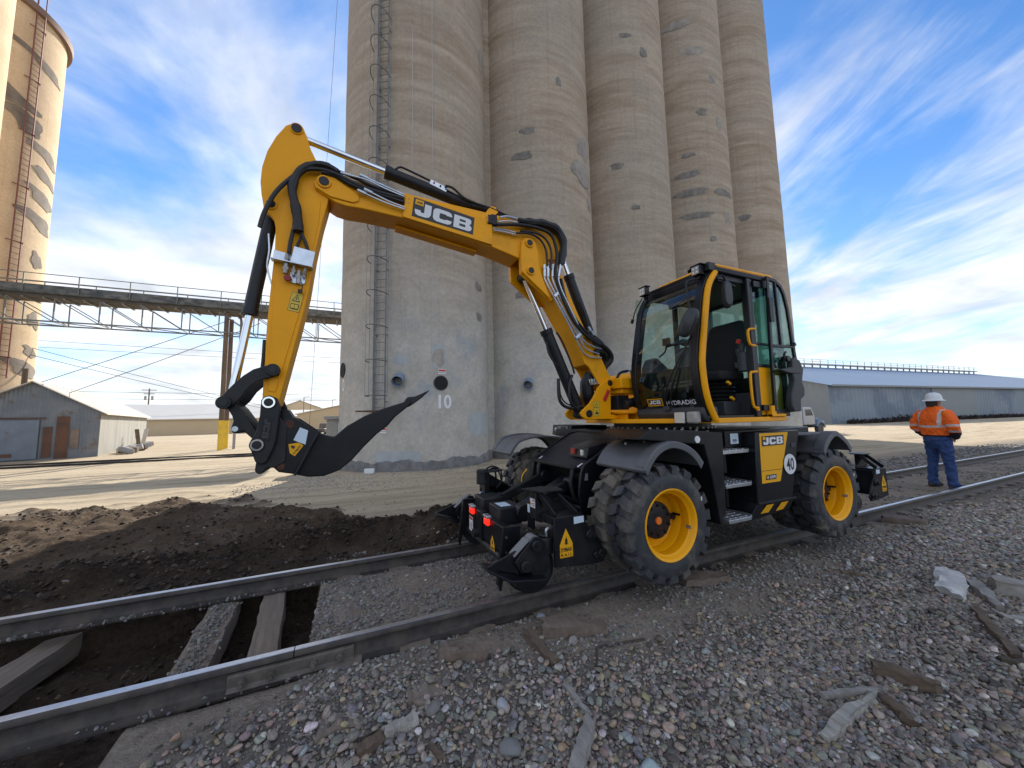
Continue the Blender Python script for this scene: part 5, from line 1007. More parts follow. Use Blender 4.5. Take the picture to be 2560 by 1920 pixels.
# interior
sx = 4.08
mb = MB(); mb.bb(3.74,4.16,2.68,3.10,1.90,2.01); se = part('seat', mb, M_seat, cb, bevel=.04, seg=3)
mb = MB(); mb.prism([(3.98,1.98),(4.12,1.98),(4.27,2.35),(4.29,2.60),(4.22,2.64),(4.12,2.58),(4.06,2.40)], 2.69, 3.09, 'Y'); part('backrest', mb, M_seat, se, bevel=.05, seg=3)
mb = MB(); 
for k in range(5): mb.lathe([(.16,1.66+.045*k),(.19,1.682+.045*k),(.16,1.705+.045*k)], (3.95,2.89,0), 'Z', 24)
part('seat_bellows', mb, M_hose, se)
mb = MB(); mb.bb(3.74,4.18,2.66,3.12,1.507,1.66); part('seat_base', mb, M_trim, se, bevel=.01)
for x, z in ((3.80,1.86),(3.84,1.69)): mb = MB(); mb.box((x,2.64,z),(.06,.03,.03),Matrix.Rotation(.5,3,'Y')); part('seat_lever', mb, M_ydec, se, bevel=.006)
mb = MB(); mb.bb(3.90,4.12,2.54,2.63,2.02,2.09); mb.cyl((3.93,2.58,2.09),(3.90,2.58,2.24),.022,10); mb.cyl((3.95,2.56,1.98),(3.95,2.56,2.2),.055,14); mb.cyl((3.94,2.56,2.2),(3.93,2.56,2.3),.03,12); ar = part('arm_console', mb, M_trim, se, bevel=.012)
mb = MB(); mb.cyl((3.87,2.55,2.29),(3.87,2.53,2.33),.022,12); part('stop_button', mb, M_rdec, se)
mb = MB(); mb.cyl((3.42,2.92,1.51),(3.40,2.92,1.80),.05,14); mb.prism([(3.36,1.78),(3.42,2.1),(3.40,2.24),(3.50,2.30),(3.60,2.22),(3.52,2.0),(3.46,1.78)], 2.85, 2.99, 'Y'); sc = part('steering_column', mb, M_trim, cb, bevel=.02)
mb = MB(); Rm = Matrix.Rotation(R(-14), 3, 'Y'); pts = [Vector((3.51,2.92,2.36))+Rm @ Vector((.2*math.cos(a), .2*math.sin(a), 0)) for a in np.linspace(0, 2*math.pi, 29)]; mb.tube(pts, .016, 8, 0)
for a in (0, 2.1, 4.2): mb.bar(Vector((3.51,2.92,2.36)), Vector((3.51,2.92,2.36))+Rm @ Vector((.2*math.cos(a), .2*math.sin(a), -.01)), .02, .012)
mb.cyl((3.50,2.92,2.33),(3.51,2.92,2.37),.06,18); part('steering_wheel', mb, M_hose, sc)
mb = MB(); mb.prism([(3.22,2.10),(3.28,2.20),(3.34,2.20),(3.56,2.04),(3.56,1.9),(3.36,1.6),(3.3,1.5),(3.24,1.5),(3.2,1.9)], 3.17, 3.33, 'Y'); part('side_console', mb, mat('slate_plastic', (.055,.062,.075), .5), cb, bevel=.02)
mb = MB(); mb.cyl((3.27,3.165,2.14),(3.27,3.155,2.14),.03,16); part('vent', mb, M_hole, cb)
mb = MB(); mb.box((3.30,3.0,2.36),(.03,.09,.08)); mb.tube([(3.30,3.0,2.32),(3.32,3.05,2.25),(3.3,3.12,2.2)],.01,6); part('phone_holder', mb, M_hose, cb)
mb = MB(); mb.bb(3.28,3.34,2.72,2.80,1.52,1.70); mb.bb(3.28,3.34,2.98,3.06,1.52,1.70); part('pedal', mb, M_hose, cb, bevel=.006)
mb = MB(); mb.prism([(3.56,2.94),(3.72,2.94),(3.72,2.86),(3.6,2.82)], 2.7, 3.2, 'Y'); part('sun_blind', mb, M_hose, cb, bevel=.01)
mb = MB(); mb.bb(4.40,4.455,3.25,3.34,1.98,2.9); part('rear_trim', mb, M_trimg, cb, bevel=.01)
# mirrors, lamps
def mirror(c, rot, w, h, nm='mirror'):
    mb = MB(); n = 20; prof = [(w/2*math.copysign(abs(math.cos(t))**.7, math.cos(t)), h/2*math.copysign(abs(math.sin(t))**.8, math.sin(t))) for t in np.linspace(0, 2*math.pi, n, endpoint=False)]
    vs = [Vector(c)+rot @ Vector((d, a, b)) for d, sc_ in ((-.025,.82),(.0,1),(.02,1)) for a, b in [(p[0]*sc_, p[1]*sc_) for p in prof]]
    mb.add(vs, [(j*n+k, j*n+(k+1) % n, (j+1)*n+(k+1) % n, (j+1)*n+k) for j in range(2) for k in range(n)]+[tuple(range(n)), tuple(range(2*n, 3*n))]); return part(nm, mb, M_mirror, cb, smooth=50)
mirror((3.02,2.47,2.43), Matrix.Rotation(R(18),3,'Z') @ Matrix.Rotation(R(28),3,'X'), .15, .30)
mb = MB(); mb.tube([(3.10,2.50,2.52),(3.10,2.52,2.75),(3.16,2.56,2.90),(3.34,2.55,2.95)],.011,8); part('mirror_arm', mb, M_blk, cb)
mirror((3.54,2.40,2.76), Matrix.Rotation(R(80),3,'Z'), .11, .30); mb = MB(); mb.tube([(3.42,2.44,2.93),(3.48,2.40,2.95),(3.53,2.40,2.90)],.010,8); mb.tube([(3.44,2.43,2.90),(3.58,2.41,2.88),(3.68,2.41,2.86)],.012,8); part('mirror_arm', mb, M_blk, cb)
def worklamp(y, z, x):
    mb = MB(); mb.bb(x,x+.07,y-.05,y+.05,z-.05,z+.05); mb.bb(x+.03,x+.09,y-.012,y+.012,z-.09,z-.05); mb.bb(x+.0,x+.08,y-.065,y+.065,z+.052,z+.066); o = part('work_lamp', mb, M_blk, cb, bevel=.006)
    mb = MB(); mb.bb(x-.004,x-.0005,y-.042,y+.042,z-.042,z+.042); part('lamp_lens', mb, M_lens, cb)
    for a in (-.02,.02):
        for b_ in (-.02,.02): mb = MB(); mb.cyl((x-.005,y+a,z+b_),(x-.007,y+a,z+b_),.011,10); part('led', mb, M_wht, cb)
worklamp(3.27, 3.035, 3.24); worklamp(2.55, 3.03, 3.28)
mb = MB(); mb.tube([(3.36,2.5,3.06),(3.34,2.6,3.10),(3.36,2.7,3.08),(3.40,2.5,3.10),(3.46,2.47,3.06)],.014,6); mb.bb(3.36,3.46,2.45,2.53,3.02,3.10); part('lamp_cable', mb, M_hose, cb)
mb = MB(); mb.tube([(3.30,3.33,2.98),(3.25,3.40,2.85),(3.22,3.43,2.72)],.008,6); mb.tube([(3.22,3.43,2.73),(3.22,3.45,2.68)],.02,6); part('lamp_cable', mb, M_hose, cb)
mb = MB(); mb.bb(3.105,3.17,2.64,2.78,1.43,1.555); hl = part('headlamp', mb, M_trim, cb, bevel=.008); mb = MB(); mb.bb(3.099,3.104,2.65,2.775,1.437,1.548); part('headlamp_lens', mb, M_lens, hl, bevel=.003)
mb = MB(); mb.bb(3.10,3.19,2.52,2.637,1.432,1.553); part('turn_signal', mb, mat('clear_signal_lens', (.35,.33,.31), .15), cb, bevel=.02)
# --- rail gear
def rgear(px, sgn, ho, full):
    """px: position along the track of the rail wheels; sgn -1 = left end, +1 = right end"""
    def X(d): return px+sgn*d          # d measured outward from the machine
    def xr(a, b): return sorted((X(a), X(b)))
    X0_ = X
    mb = MB(); a, b = xr(-.02, .06); mb.bb(a, b, 3.10, 4.39, .25, .50); bm_ = part('rail_gear', mb, M_blk, EX, bevel=.008)
    mb = MB(); mb.cyl((X(.03), 3.06, .19), (X(.03), 4.42, .19), .042, 20); part('gear_axle', mb, M_blk2, bm_)
    for y, lab in ((3.62, 1), (4.12, 2)):
        mb = MB(); a, b = xr(-.26, .0); mb.bb(a, b, y-.15, y+.15, .44, .62); bx = part('gear_box', mb, M_blk2, bm_, bevel=.014)
        if sgn < 0:
            mb = MB(); a, b = xr(.062, .10); mb.bb(a, b, y-.06, y+.05, .435, .505); part('marker_lamp', mb, M_redl, bm_, bevel=.012, seg=3)
            mb = MB(); a, b = xr(.05, .105); mb.bb(a, b, y-.07, y+.06, .507, .535); part('lamp_cowl', mb, M_alu, bm_, bevel=.006)
    mb = MB(); a, b = xr(.0, .08); mb.bb(a, b, 3.80, 3.93, .22, .52); part('tow_eye_block', mb, M_blk, bm_, bevel=.008)
    mb = MB(); mb.cyl((X(.06), 3.93, .27), (X(.13), 3.93, .27), .045, 18); part('tow_pin', mb, M_blk2, bm_)
    for y in (3.45, 4.05):
        mb = MB(); mb.bar((X(-.2), y, .56), (X(-.85), y, .80), .07, .10); mb.cyl((X(-.85), y-.06, .80), (X(-.85), y+.06, .80), .07, 18); mb.cyl((X(-.25), y-.06, .56), (X(-.25), y+.06, .56), .085, 18); part('lift_arm', mb, M_blk, bm_, bevel=.006)
    mb = MB(); mb.cyl((X(-.3), 3.75, .50), (X(-.95), 3.75, .78), .055, 18); part('lift_ram', mb, M_blk2, bm_)
    if sgn < 0:
        q_ = [(X(.062), 4.28, .20), (X(.062), 4.14, .20), (X(.062), 4.14, .38), (X(.062), 4.28, .38)]
        decal('safety_notice', q_, bm_, [(SQ,(0,0,1,1),M_wht),(SQ,(.05,.8,.95,.95),M_rdec),(([(0,0),(1,0),(.5,1)],[(0,1,2)]),(.1,.3,.4,.55),M_ydec),(SQ,(.5,.25,.9,.3),M_dec),(SQ,(.5,.4,.9,.45),M_dec),(SQ,(.5,.55,.9,.6),M_dec)], (-1,0,0))
        q_ = [(X(.062), 3.56, .215), (X(.062), 3.45, .215), (X(.062), 3.45, .36), (X(.062), 3.56, .36)]
        decal('maker_plate', q_, bm_, [(HOUSE,(0,0,1,1),M_ydec),(TREE,(.3,.35,.7,.7),M_dec),(SQ,(.15,.08,.85,.2),M_dec)], (-1,0,0))
        mb = MB(); mb.add([(X(-.04),3.52,.6215),(X(-.04),3.70,.6215),(X(-.16),3.70,.6215),(X(-.16),3.52,.6215)],[(0,1,2,3)]); part('label', mb, M_bdec, bm_, smooth=None)
    for s_ in (-1, 1):
        Y = lambda a: 3.7425+s_*(3.7425-a)   # a for the near side
        def yr(a, b): return sorted((Y(a), Y(b)))
        # rail wheel with flange inside the rail
        X = X0_; mb = MB(); c = (X(-.11), 0, .205); w0, w1, w2 = Y(2.945), Y(3.035), Y(3.06)
        mb.lathe([(.05, w0), (.19, w0), (.205, w0+(w1-w0)*.1), (.205, w1), (.228, w1+(w2-w1)*.25), (.228, w2), (.05, w2)], c, 'Y', 48); wl = part('rail_wheel', mb, M_blk2, bm_, smooth=40)
        mb = MB(); mb.lathe([(.2065, w0+(w1-w0)*.15), (.2065, w1)], c, 'Y', 48); part('wheel_tread', mb, M_steel, bm_)
        mb = MB(); mb.cyl((X(-.11), Y(2.93), .22), (X(-.11), Y(2.80), .22), .09, 22); part('hub_motor', mb, M_blk2, bm_, bevel=.01)
        # guide blade in front of the wheel, over the rail
        mb = MB(); prof = [(X(-.06), .54), (X(.11), .55), (X(.13), .30), (X(.17), .06), (X(.16), .012), (X(.14), .012), (X(.12), .12), (X(-.02), .22)]
        mb.prism(prof, *yr(3.085, 3.10), 'Y'); mb.prism([(X(.10), .55), (X(.115), .55), (X(.178), .06), (X(.16), .05)], *yr(3.085, 3.135), 'Y'); part('guide_blade', mb, M_blk, bm_, bevel=.003)
        for z in (.46, .33): mb = MB(); mb.cyl((X(.09), Y(3.085), z), (X(.09), Y(3.075), z), .012, 8); part('blade_bolt', mb, M_steel, bm_)
        # outer housing with maker plate
        X = (lambda d: X0_(d+ho))
        def xr(a, b): return sorted((X(a), X(b)))
        hx0, hx1 = (-.22, -.55)
        prof = [(X(-.22), .665), (X(-.53), .66), (X(-.56), .56), (X(-.70), .40), (X(-.76), .28), (X(-.72), .22), (X(-.60), .22), (X(-.22), .255)]
        mb = MB(); mb.prism(prof, *yr(2.76, 2.785), 'Y'); a, b = xr(-.24, -.22); 
        hz = part('side_housing', mb, M_blk, bm_, bevel=.006)
        mb = MB(); a, b = xr(-.235, -.215); mb.bb(a, b, *yr(2.787, 3.0), .60, .665); mb.bb(*xr(-.53, -.236), *yr(2.787, 3.0), .64, .664); mb.bb(*xr(-.55, -.53), *yr(2.787, 3.08), .28, .64); part('housing_frame', mb, M_blk, bm_, bevel=.004)
        mb = MB(); mb.prism([(X(-.18), .83), (X(-.235), .664), (X(-.5), .664), (X(-.22), .845)], *yr(2.99, 3.01), 'Y'); mb.bar((X(-.2), Y(3.0), .84), (X(-.245), Y(2.78), .672), .02, .05); mb.bar((X(-.36), Y(3.0), .84), (X(-.46), Y(2.78), .672), .02, .05); mb.bb(*xr(-.17, -.235), *yr(2.99, 3.12), .60, .84); part('stand', mb, M_blk, bm_, bevel=.004)
        mb = MB(); mb.prism([(X(-.10), Y(3.14)), (X(-.20), Y(2.93)), (X(-.42), Y(2.93)), (X(-.44), Y(3.08)), (X(-.30), Y(3.16))], .846, .862, 'Z'); part('stand_plate', mb, M_blk2, bm_, bevel=.003)
        if s_ > 0 and sgn < 0:
            mb = MB(); mb.cyl((X(-.16), Y(3.06), .70), (X(-.16), Y(3.06), .88), .075, 22); part('hydraulic_pot', mb, M_blk2, bm_, bevel=.01)
            mb = MB(); mb.tube([(X(-.2), Y(3.02), .86), (X(-.32), Y(2.98), .90), (X(-.44), Y(2.98), .84), (X(-.44), Y(3.02), .70), (X(-.34), Y(3.06), .62)], .011, 7); mb.tube([(X(-.22), Y(3.05), .84), (X(-.34), Y(3.0), .88), (X(-.42), Y(3.0), .80), (X(-.42), Y(3.04), .70), (X(-.34), Y(3.08), .64)], .011, 7); part('hydraulic_hose', mb, M_hose, bm_)
            mb = MB(); mb.bb(*xr(-.065, -.062), Y(3.05)-.02, Y(3.05)+.03, .74, .80); 
        for (dx, dz, r_) in ((-.585, .475, .05), (-.70, .30, .042), (-.635, .30, .028)):
            o = part('pivot_bolt', MB().cyl((X(dx), Y(2.76), dz), (X(dx), Y(2.735), dz), r_, 20), M_blk2, bm_, bevel=.006)
            part('bolt_head', MB().cyl((X(dx+.012), Y(2.735), dz-.01), (X(dx+.012), Y(2.715), dz-.01), r_*.5, 10), M_blk, bm_, bevel=.004)
        # stone guard / lifting claw ahead of the wheel
        guard = sgn < 0
        cl = [(X(-.09), .525), (X(-.03), .535), (X(.02), .49), (X(.11), .41), (X(.15), .36), (X(.10), .27), (X(-.14), .24), (X(-.18), .33), (X(-.13), .46)]
        if guard:
            for ya, yb in ((2.76, 2.78), (2.88, 2.90)): mb = MB(); mb.prism(cl, *yr(ya, yb), 'Y'); part('guard_plate', mb, M_blk, bm_, bevel=.004)
            mb = MB(); mb.bar((X(.01), Y(2.83), .512), (X(.15), Y(2.83), .40), .10, .016); part('guard_cover', mb, M_trimg, bm_, bevel=.004)
            mb = MB(); mb.cyl((X(-.04), Y(2.782), .49), (X(-.04), Y(2.878), .49), .05, 20); part('guard_roller', mb, M_trimg, bm_)
            vs = [(X(.39), Y(2.75), .355), (X(.39), Y(2.92), .355), (X(.10), Y(2.98), .235), (X(-.12), Y(2.95), .21), (X(-.12), Y(2.70), .21), (X(.22), Y(2.68), .265)]
            mb = MB(); mb.add(vs+[(v[0], v[1], v[2]-.02) for v in vs], [(0,1,2,3,4,5),(11,10,9,8,7,6)]+[(k,(k+1) % 6,6+(k+1) % 6,6+k) for k in range(6)]); part('guard_shoe', mb, M_blk, bm_, bevel=.003)
            mb = MB(); mb.prism([(X(.38), .35), (X(.15), .43), (X(.10), .44), (X(.10), .25)], *yr(2.80, 2.82), 'Y'); part('guard_gusset', mb, M_blk, bm_, bevel=.003)
            for dx, dz in ((-.04, .47), (.06, .325)):
                part('pivot_bolt', MB().cyl((X(dx), Y(2.76), dz), (X(dx), Y(2.728), dz), .045, 20), M_blk2, bm_, bevel=.006)
                part('bolt_head', MB().cyl((X(dx), Y(2.728), dz), (X(dx), Y(2.712), dz), .02, 6), M_blk, bm_)
        mb = MB(); mb.cyl((X(-.20), Y(2.90), .34), (X(-.20), Y(2.90), .48), .075, 20); mb.cyl((X(-.20), Y(2.90), .48), (X(-.20), Y(2.90), .505), .05, 16); part('hydraulic_motor', mb, M_blk2, bm_, bevel=.012)
        mb = MB(); mb.tube([(X(-.20), Y(2.86), .49), (X(-.20), Y(2.86), .55), (X(-.26), Y(2.86), .56)], .012, 8); part('motor_fitting', mb, M_zinc, bm_)
        if s_ < 0:
            x0, x1 = sorted((X(-.27), X(-.40)))
            decal('maker_plate', [(x0, 2.76, .325), (x1, 2.76, .325), (x1, 2.76, .565), (x0, 2.76, .565)], bm_, [(HOUSE,(0,0,1,1),M_ydec),(TREE,(.32,.42,.68,.72),M_dec),(txt_polys('DYMAX',.03),(.06,.2,.94,.34),M_dec),(txt_polys('R A I L',.01),(.08,.04,.92,.15),M_dec)], (0,-1,0))
            x0, x1 = sorted((X(-.42), X(-.525)))
            decal('label', [(x0, 2.76, .59), (x1, 2.76, .595), (x1, 2.76, .65), (x0, 2.76, .65)], bm_, [(SQ,(0,0,1,1),M_bdec)], (0,-1,0))
            xs_ = X(-.17)-.002 if sgn < 0 else X(-.17)+.002
            if sgn < 0:
                decal('safety_notice', [(xs_, 3.10, .70), (xs_, 3.0, .70), (xs_, 3.0, .78), (xs_, 3.10, .78)], bm_, [(SQ,(0,0,1,1),M_wht),(SQ,(.5,.75,.95,.9),M_rdec),(SQ,(.45,.2,.9,.28),M_dec),(SQ,(.45,.45,.9,.52),M_dec),(([(0,0),(1,0),(.5,1)],[(0,1,2)]),(.08,.25,.38,.7),M_ydec)], (-1,0,0))
                decal('label', [(xs_+.03, 3.22, .62), (xs_+.03, 3.12, .62), (xs_+.03, 3.12, .70), (xs_+.03, 3.22, .70)], bm_, [(SQ,(0,0,1,1),M_bdec)], (-1,0,0))
                mb = MB(); mb.bb(xs_+.032, xs_+.05, 3.11, 3.23, .48, .71); part('label_bracket', mb, M_blk, bm_)
rgear(1.38, -1, 0, True)
rgear(6.72, 1, .88, True)
mb = MB(); mb.tube([(2.10,4.28,.86),(2.03,4.28,.78),(2.02,4.28,.68)],.008,6); part('yellow_cable', mb, M_ydec, EX)
# ------------------------------------------------------------------ background: tan silos, conveyor bridge, sheds
M_tan = concrete('tan_painted_concrete', (.54, .40, .25), (.62, .49, .33), (.62, .49, .33), (.57, .43, .28), zlow=-9, banding=.15)
M_tar = mat('dark_tar_patch', (.19, .16, .13), .9, var=.25, vscale=1.5)
M_redl2 = mat('rust_red_ladder', (.16, .05, .05), .7)
def tansilo(c, r, h, label):
    t = thing('tan_silo', label, 'silo', (c[0], c[1], -.5), 'tan silos behind the conveyor bridge')
    mb = MB(); mb.lathe([(r, -.5), (r, h)], (c[0], c[1], 0), 'Z', 96); part('wall', mb, M_tan, t)
    mb = MB(); mb.lathe([(r, h), (r+.28, h+.02), (r+.32, h+.5), (r-.4, h+1.2), (.01, h+1.8)], (c[0], c[1], 0), 'Z', 96); part('cap', mb, mat('silo_cap', (.2, .13, .1), .8), t)
    return t
TC, TR_, TH = (-26.7, 38.7), 4.5, 33.0
t2 = tansilo(TC, TR_, TH, 'tall tan silo at the left edge with red ladder and dark patches')
tansilo((-24.6, 30.3), 4.5, 34.0, 'nearer tan silo cut by the upper left corner of the picture')
def twrap(a, z, d=0): return (TC[0]+(TR_+d)*math.sin(a), TC[1]-(TR_+d)*math.cos(a), z)
A0 = math.atan2(0-TC[0], TC[1]-0)           # angle facing the camera
for (da, z, wa, hh) in [(.75,29.5,.9,.7),(.2,25.8,1.0,1.5),(.62,24.2,.5,1.6),(1.0,22.6,.7,.9),(1.05,20.9,.6,.8),(1.02,19.1,.6,1.1),(.98,17.2,.7,1.1),(1.02,14.2,.25,1.2),(1.1,9.6,.3,1.2),(1.0,5.9,.7,1.1),(-.2,29.8,.6,.8),(-.1,26.5,.5,1.0),(1.1,7.2,.35,.8)]:
    mb = MB(); nn = 26; ph = z; pts = []
    for k in range(nn):
        a = 2*math.pi*k/nn; rr = 1+.16*math.sin(3*a+ph)+.12*math.sin(5*a+2*ph)+random.uniform(-.06, .06); pts.append((rr, a))
    mb.add([twrap(A0+da+f*wa/2*rr*math.cos(a), z+f*hh/2*rr*math.sin(a)-f*.55*wa*math.cos(a), .03) for f in (1, .75, .5, .25) for rr, a in pts]+[twrap(A0+da, z, .03)], ring_faces(nn, 4)); part('tar_patch', mb, M_tar, t2, smooth=80)
LA = A0+.62
for s_ in (-1, 1): mb = MB(); p = twrap(LA+s_*.055, 0, .25); mb.bar((p[0], p[1], 5), (p[0], p[1], TH+2.2), .06, .06); part('ladder_rail', mb, M_redl2, t2, smooth=None)
mb = MB()
for z in np.arange(5.2, TH, .42): mb.cyl(twrap(LA-.055, z, .25), twrap(LA+.055, z, .25), .02, 5)
o = part('ladder_rungs', mb, M_redl2, t2); o['kind'] = 'stuff'
for z in np.arange(6.5, TH, 4.2): mb = MB(); mb.bar(twrap(LA-.1, z, .1), twrap(LA+.06, z, .32), .05, .05); mb.bar(twrap(LA+.1, z, .1), twrap(LA+.06, z, .32), .05, .05); part('ladder_bracket', mb, M_redl2, t2)
mb = MB(); mb.cyl(twrap(A0+.35, TH, -.4), twrap(A0+.35, TH+9, -.4), .35, 16); mb.cyl(twrap(A0+.45, TH, -.3), twrap(A0+.45, TH+9, -.3), .2, 12); part('leg_pipe', mb, mat('galvanised_duct', (.55, .57, .58), .45, .6), t2)
# conveyor bridge
M_brg = mat('weathered_bridge_sheet', (.03, .042, .05), .6, col2=(.2, .2, .19), vscale=1.1, stretch=(2.5, 1, 5), dirt=(.07, .08, .085), dscale=.8)
M_brw = mat('bridge_floor_timber', (.1, .088, .075), .9, var=.25, vscale=2)
M_trs = mat('truss_steel', (.2, .2, .19), .6, .5)
br = thing('conveyor_bridge', 'long conveyor bridge with truss spanning from the tan silo to the concrete silos', 'bridge', (-9, 32.5, 8))
BX0, BX1, BZ = -21.0, 3.0, 9.75
mb = MB(); mb.bb(BX0, BX1, 31.15, 32.4, BZ-.05, BZ+.5); part('belt_casing', mb, M_brg, br, bevel=.05)
mb = MB(); mb.bb(BX0, BX1, 31.3, 32.7, BZ-.24, BZ-.06); part('deck', mb, M_brw, br)
for x in np.arange(BX0, BX1, .9): mb = MB(); mb.bar((x, 31.25, BZ-.29), (x+.0, 32.75, BZ-.29), .09, .09); part('deck_joist', mb, M_trs, br, smooth=None)
for y in (31.3, 32.65):
    mb = MB(); mb.bar((BX0, y, BZ-1.75), (BX1, y, BZ-1.75), .08, .08); part('bottom_chord', mb, M_trs, br, smooth=None)
    k = 0
    for x in np.arange(BX0, BX1-1, 2.05):
        mb = MB(); mb.bar((x, y, BZ-.3), (x, y, BZ-1.75), .06, .06); part('truss_post', mb, M_trs, br, smooth=None)
        mb = MB(); mb.bar((x, y, BZ-.3), (x+2.05, y, BZ-1.75), .05, .05); part('truss_diagonal', mb, M_trs, br, smooth=None); k += 1
for x in np.arange(BX0, BX1-1, 2.05):
    mb = MB(); mb.bar((x, 31.3, BZ-1.75), (x+2.05, 32.65, BZ-1.75), .05, .05); mb.bar((x, 31.3, BZ-1.75), (x, 32.65, BZ-1.75), .05, .05); part('bottom_brace', mb, M_trs, br, smooth=None)
for y, hh in ((31.1, 1.15), (32.75, 1.15)):
    for x in np.arange(BX0+.4, BX1, 2.4): mb = MB(); mb.bar((x, y, BZ), (x, y, BZ+hh), .05, .05); part('rail_post', mb, M_trs, br, smooth=None)
    for z in (BZ+hh, BZ+hh*.55): mb = MB(); mb.bar((BX0, y, z), (BX1, y, z), .04, .04); part('hand_rail', mb, M_trs, br, smooth=None)
M_pole = mat('weathered_pole_wood', (.15, .105, .075), .9, var=.25, vscale=3, stretch=(1, 1, .15)); M_ypaint = mat('yellow_safety_paint', (.75, .5, .03), .55, dirt=(.4, .3, .1), dscale=2)
for i, (x, y) in enumerate(((-8.3, 31.45), (-8.5, 33.4))):
    t = thing('bridge_post', ['nearer', 'farther'][i]+' of the two round bridge posts with yellow painted foot', 'post', (x, y, -.45), 'posts under the conveyor bridge')
    mb = MB(); mb.cyl((x, y, -.45), (x, y, BZ-.3), .15, 18, .14); part('pole', mb, M_pole, t); mb = MB(); mb.cyl((x, y, -.4), (x, y, 1.75), .158, 18, .157); part('yellow_sleeve', mb, M_ypaint, t)
mb = MB(); mb.tube([(-7.9, 32.6, BZ-.3), (-7.7, 32.6, BZ-.6), (-7.75, 32.6, 6), (-7.8, 32.6, -.4)], .09, 10); solo('downpipe', mb, mat('grey_pipe', (.28, .28, .29), .6), 'grey pipe coming down beside the bridge posts', 'pipe')
M_wire = mat('black_wire', (.03, .03, .03), .6)
def wire(name, a, b, sag, r_, label, cat='wire', group=None):
    a, b = Vector(a), Vector(b); pts = [a+(b-a)*t-Vector((0, 0, sag*4*t*(1-t))) for t in np.linspace(0, 1, 13)]; mb = MB(); mb.tube(pts, r_, 5, 0); return solo(name, mb, M_wire, label, cat, group=group)
wire('guy_wire', (-8.4, 32, 9.0), (-29, 35.0, -.3), .1, .022, 'upper guy wire slanting from the bridge post down to the left', group='guy wires of the bridge')
wire('guy_wire', (-6.4, 32, 9.0), (-21.5, 34.0, 1.6), .1, .022, 'lower guy wire slanting from the bridge down to the shed roof', group='guy wires of the bridge')
wire('power_line', (-26, 34, 9.0), (-8.5, 60, 3.2), .3, .022, 'upper of two thin lines falling from the tan silo to the right', group='power lines')
wire('power_line', (-26, 33.5, 8.4), (-8.5, 60, 2.9), .3, .022, 'lower of two thin lines falling from the tan silo to the right', group='power lines')
for k, z in enumerate((17.0, 15.8, 8.2, 6.9)): wire('power_line', (-75, 88, z), (60, 95, z-.6+k*.2), .6, .035, ['topmost', 'second', 'third', 'lowest'][k]+' distant power line crossing behind the arm', group='power lines')
wire('hanging_cable', (-.55, 17.5, 36), (-1.6, 17.3, 1.0), 0, .007, 'thin cable hanging down beside the left edge of the nearest silo', 'cable')
# corrugated shed
M_cor = mat('blue_grey_corrugated', (.13, .155, .185), .6, .25, col2=(.22, .235, .25), vscale=.8, dirt=(.17, .105, .07), dscale=.9, dlo=.58, dhi=.66)
M_corl = mat('weathered_pale_boards', (.37, .355, .31), .8, var=.18, vscale=1.5, stretch=(1, 1, .15)); M_rusts = mat('rusted_sheet', (.16, .075, .045), .85, col2=(.085, .05, .04), vscale=1.2)
M_roofs = mat('faded_tin_roof', (.55, .5, .42), .5, .3, var=.12, vscale=.7, dirt=(.35, .25, .17), dscale=.5, dlo=.55, dhi=.7)
sh = thing('tin_shed', 'weathered grey corrugated tin shed with rusty panels and gable roof on the left', 'shed', (-16.7, 30.2, -.5))
C1 = Vector((-14.2, 30.9, 0)); u = Vector((-.96, -.26, 0)).normalized(); v = Vector((-.26, .96, 0)).normalized(); nf = Vector((.26, -.96, 0)).normalized()
WD, LN, EV, AP, G0 = 5.4, 18.9, 2.45, 4.15, -.42
def corr(p0, d, length, z0, ztop, n_out, pitch=.15, amp=.016):
    """corrugated sheet wall: ztop(s) gives the upper edge"""
    k = int(length/pitch*4); vs = []
    for i in range(k+1):
        s_ = length*i/k; off = n_out*(amp*math.sin(2*math.pi*s_/pitch)); p = p0+d*s_+off
        vs += [(p.x, p.y, z0), (p.x, p.y, ztop(s_))]
    mb = MB(); mb.add(vs, [(2*i, 2*i+2, 2*i+3, 2*i+1) for i in range(k)]); return mb
part('front_wall', corr(C1, u, WD, G0, lambda s_: EV+(AP-EV)*(1-abs(s_-WD/2)/(WD/2)), nf), M_cor, sh, smooth=60)
part('side_wall', corr(C1, v, LN, G0, lambda s_: EV, -u, .22), M_corl, sh, smooth=60)
part('far_side_wall', corr(C1+u*WD, v, LN, G0, lambda s_: EV, u, .3), M_cor, sh, smooth=60); part('back_wall', corr(C1+v*LN, u, WD, G0, lambda s_: EV+(AP-EV)*(1-abs(s_-WD/2)/(WD/2)), -nf, .3), M_cor, sh, smooth=60)
for s_ in (0, 1):
    e = C1+u*(WD*s_) + (u*.3 if s_ else -u*.3); e.z = EV-.16; rg = C1+u*(WD/2); rg.z = AP+.06; f0 = nf*.3; b0 = v*(LN+.3)
    vs = [e+f0, rg+f0, rg+b0, e+b0]; mb = MB(); mb.add([tuple(p) for p in vs]+[(p.x, p.y, p.z-.06) for p in vs], [(0,1,2,3),(7,6,5,4),(0,4,5,1),(1,5,6,2),(2,6,7,3),(3,7,4,0)]); part('roof_slope', mb, M_roofs, sh)
    for kk in range(12):
        a_ = e+f0+(b0-f0)*(kk/12+.02)+Vector((0, 0, .012)); b_ = rg+f0+(b0-f0)*(kk/12+.02)+Vector((0, 0, .012)); mb = MB(); mb.bar(a_, b_, .04, .03); part('roof_seam', mb, M_roofs, sh, smooth=None)
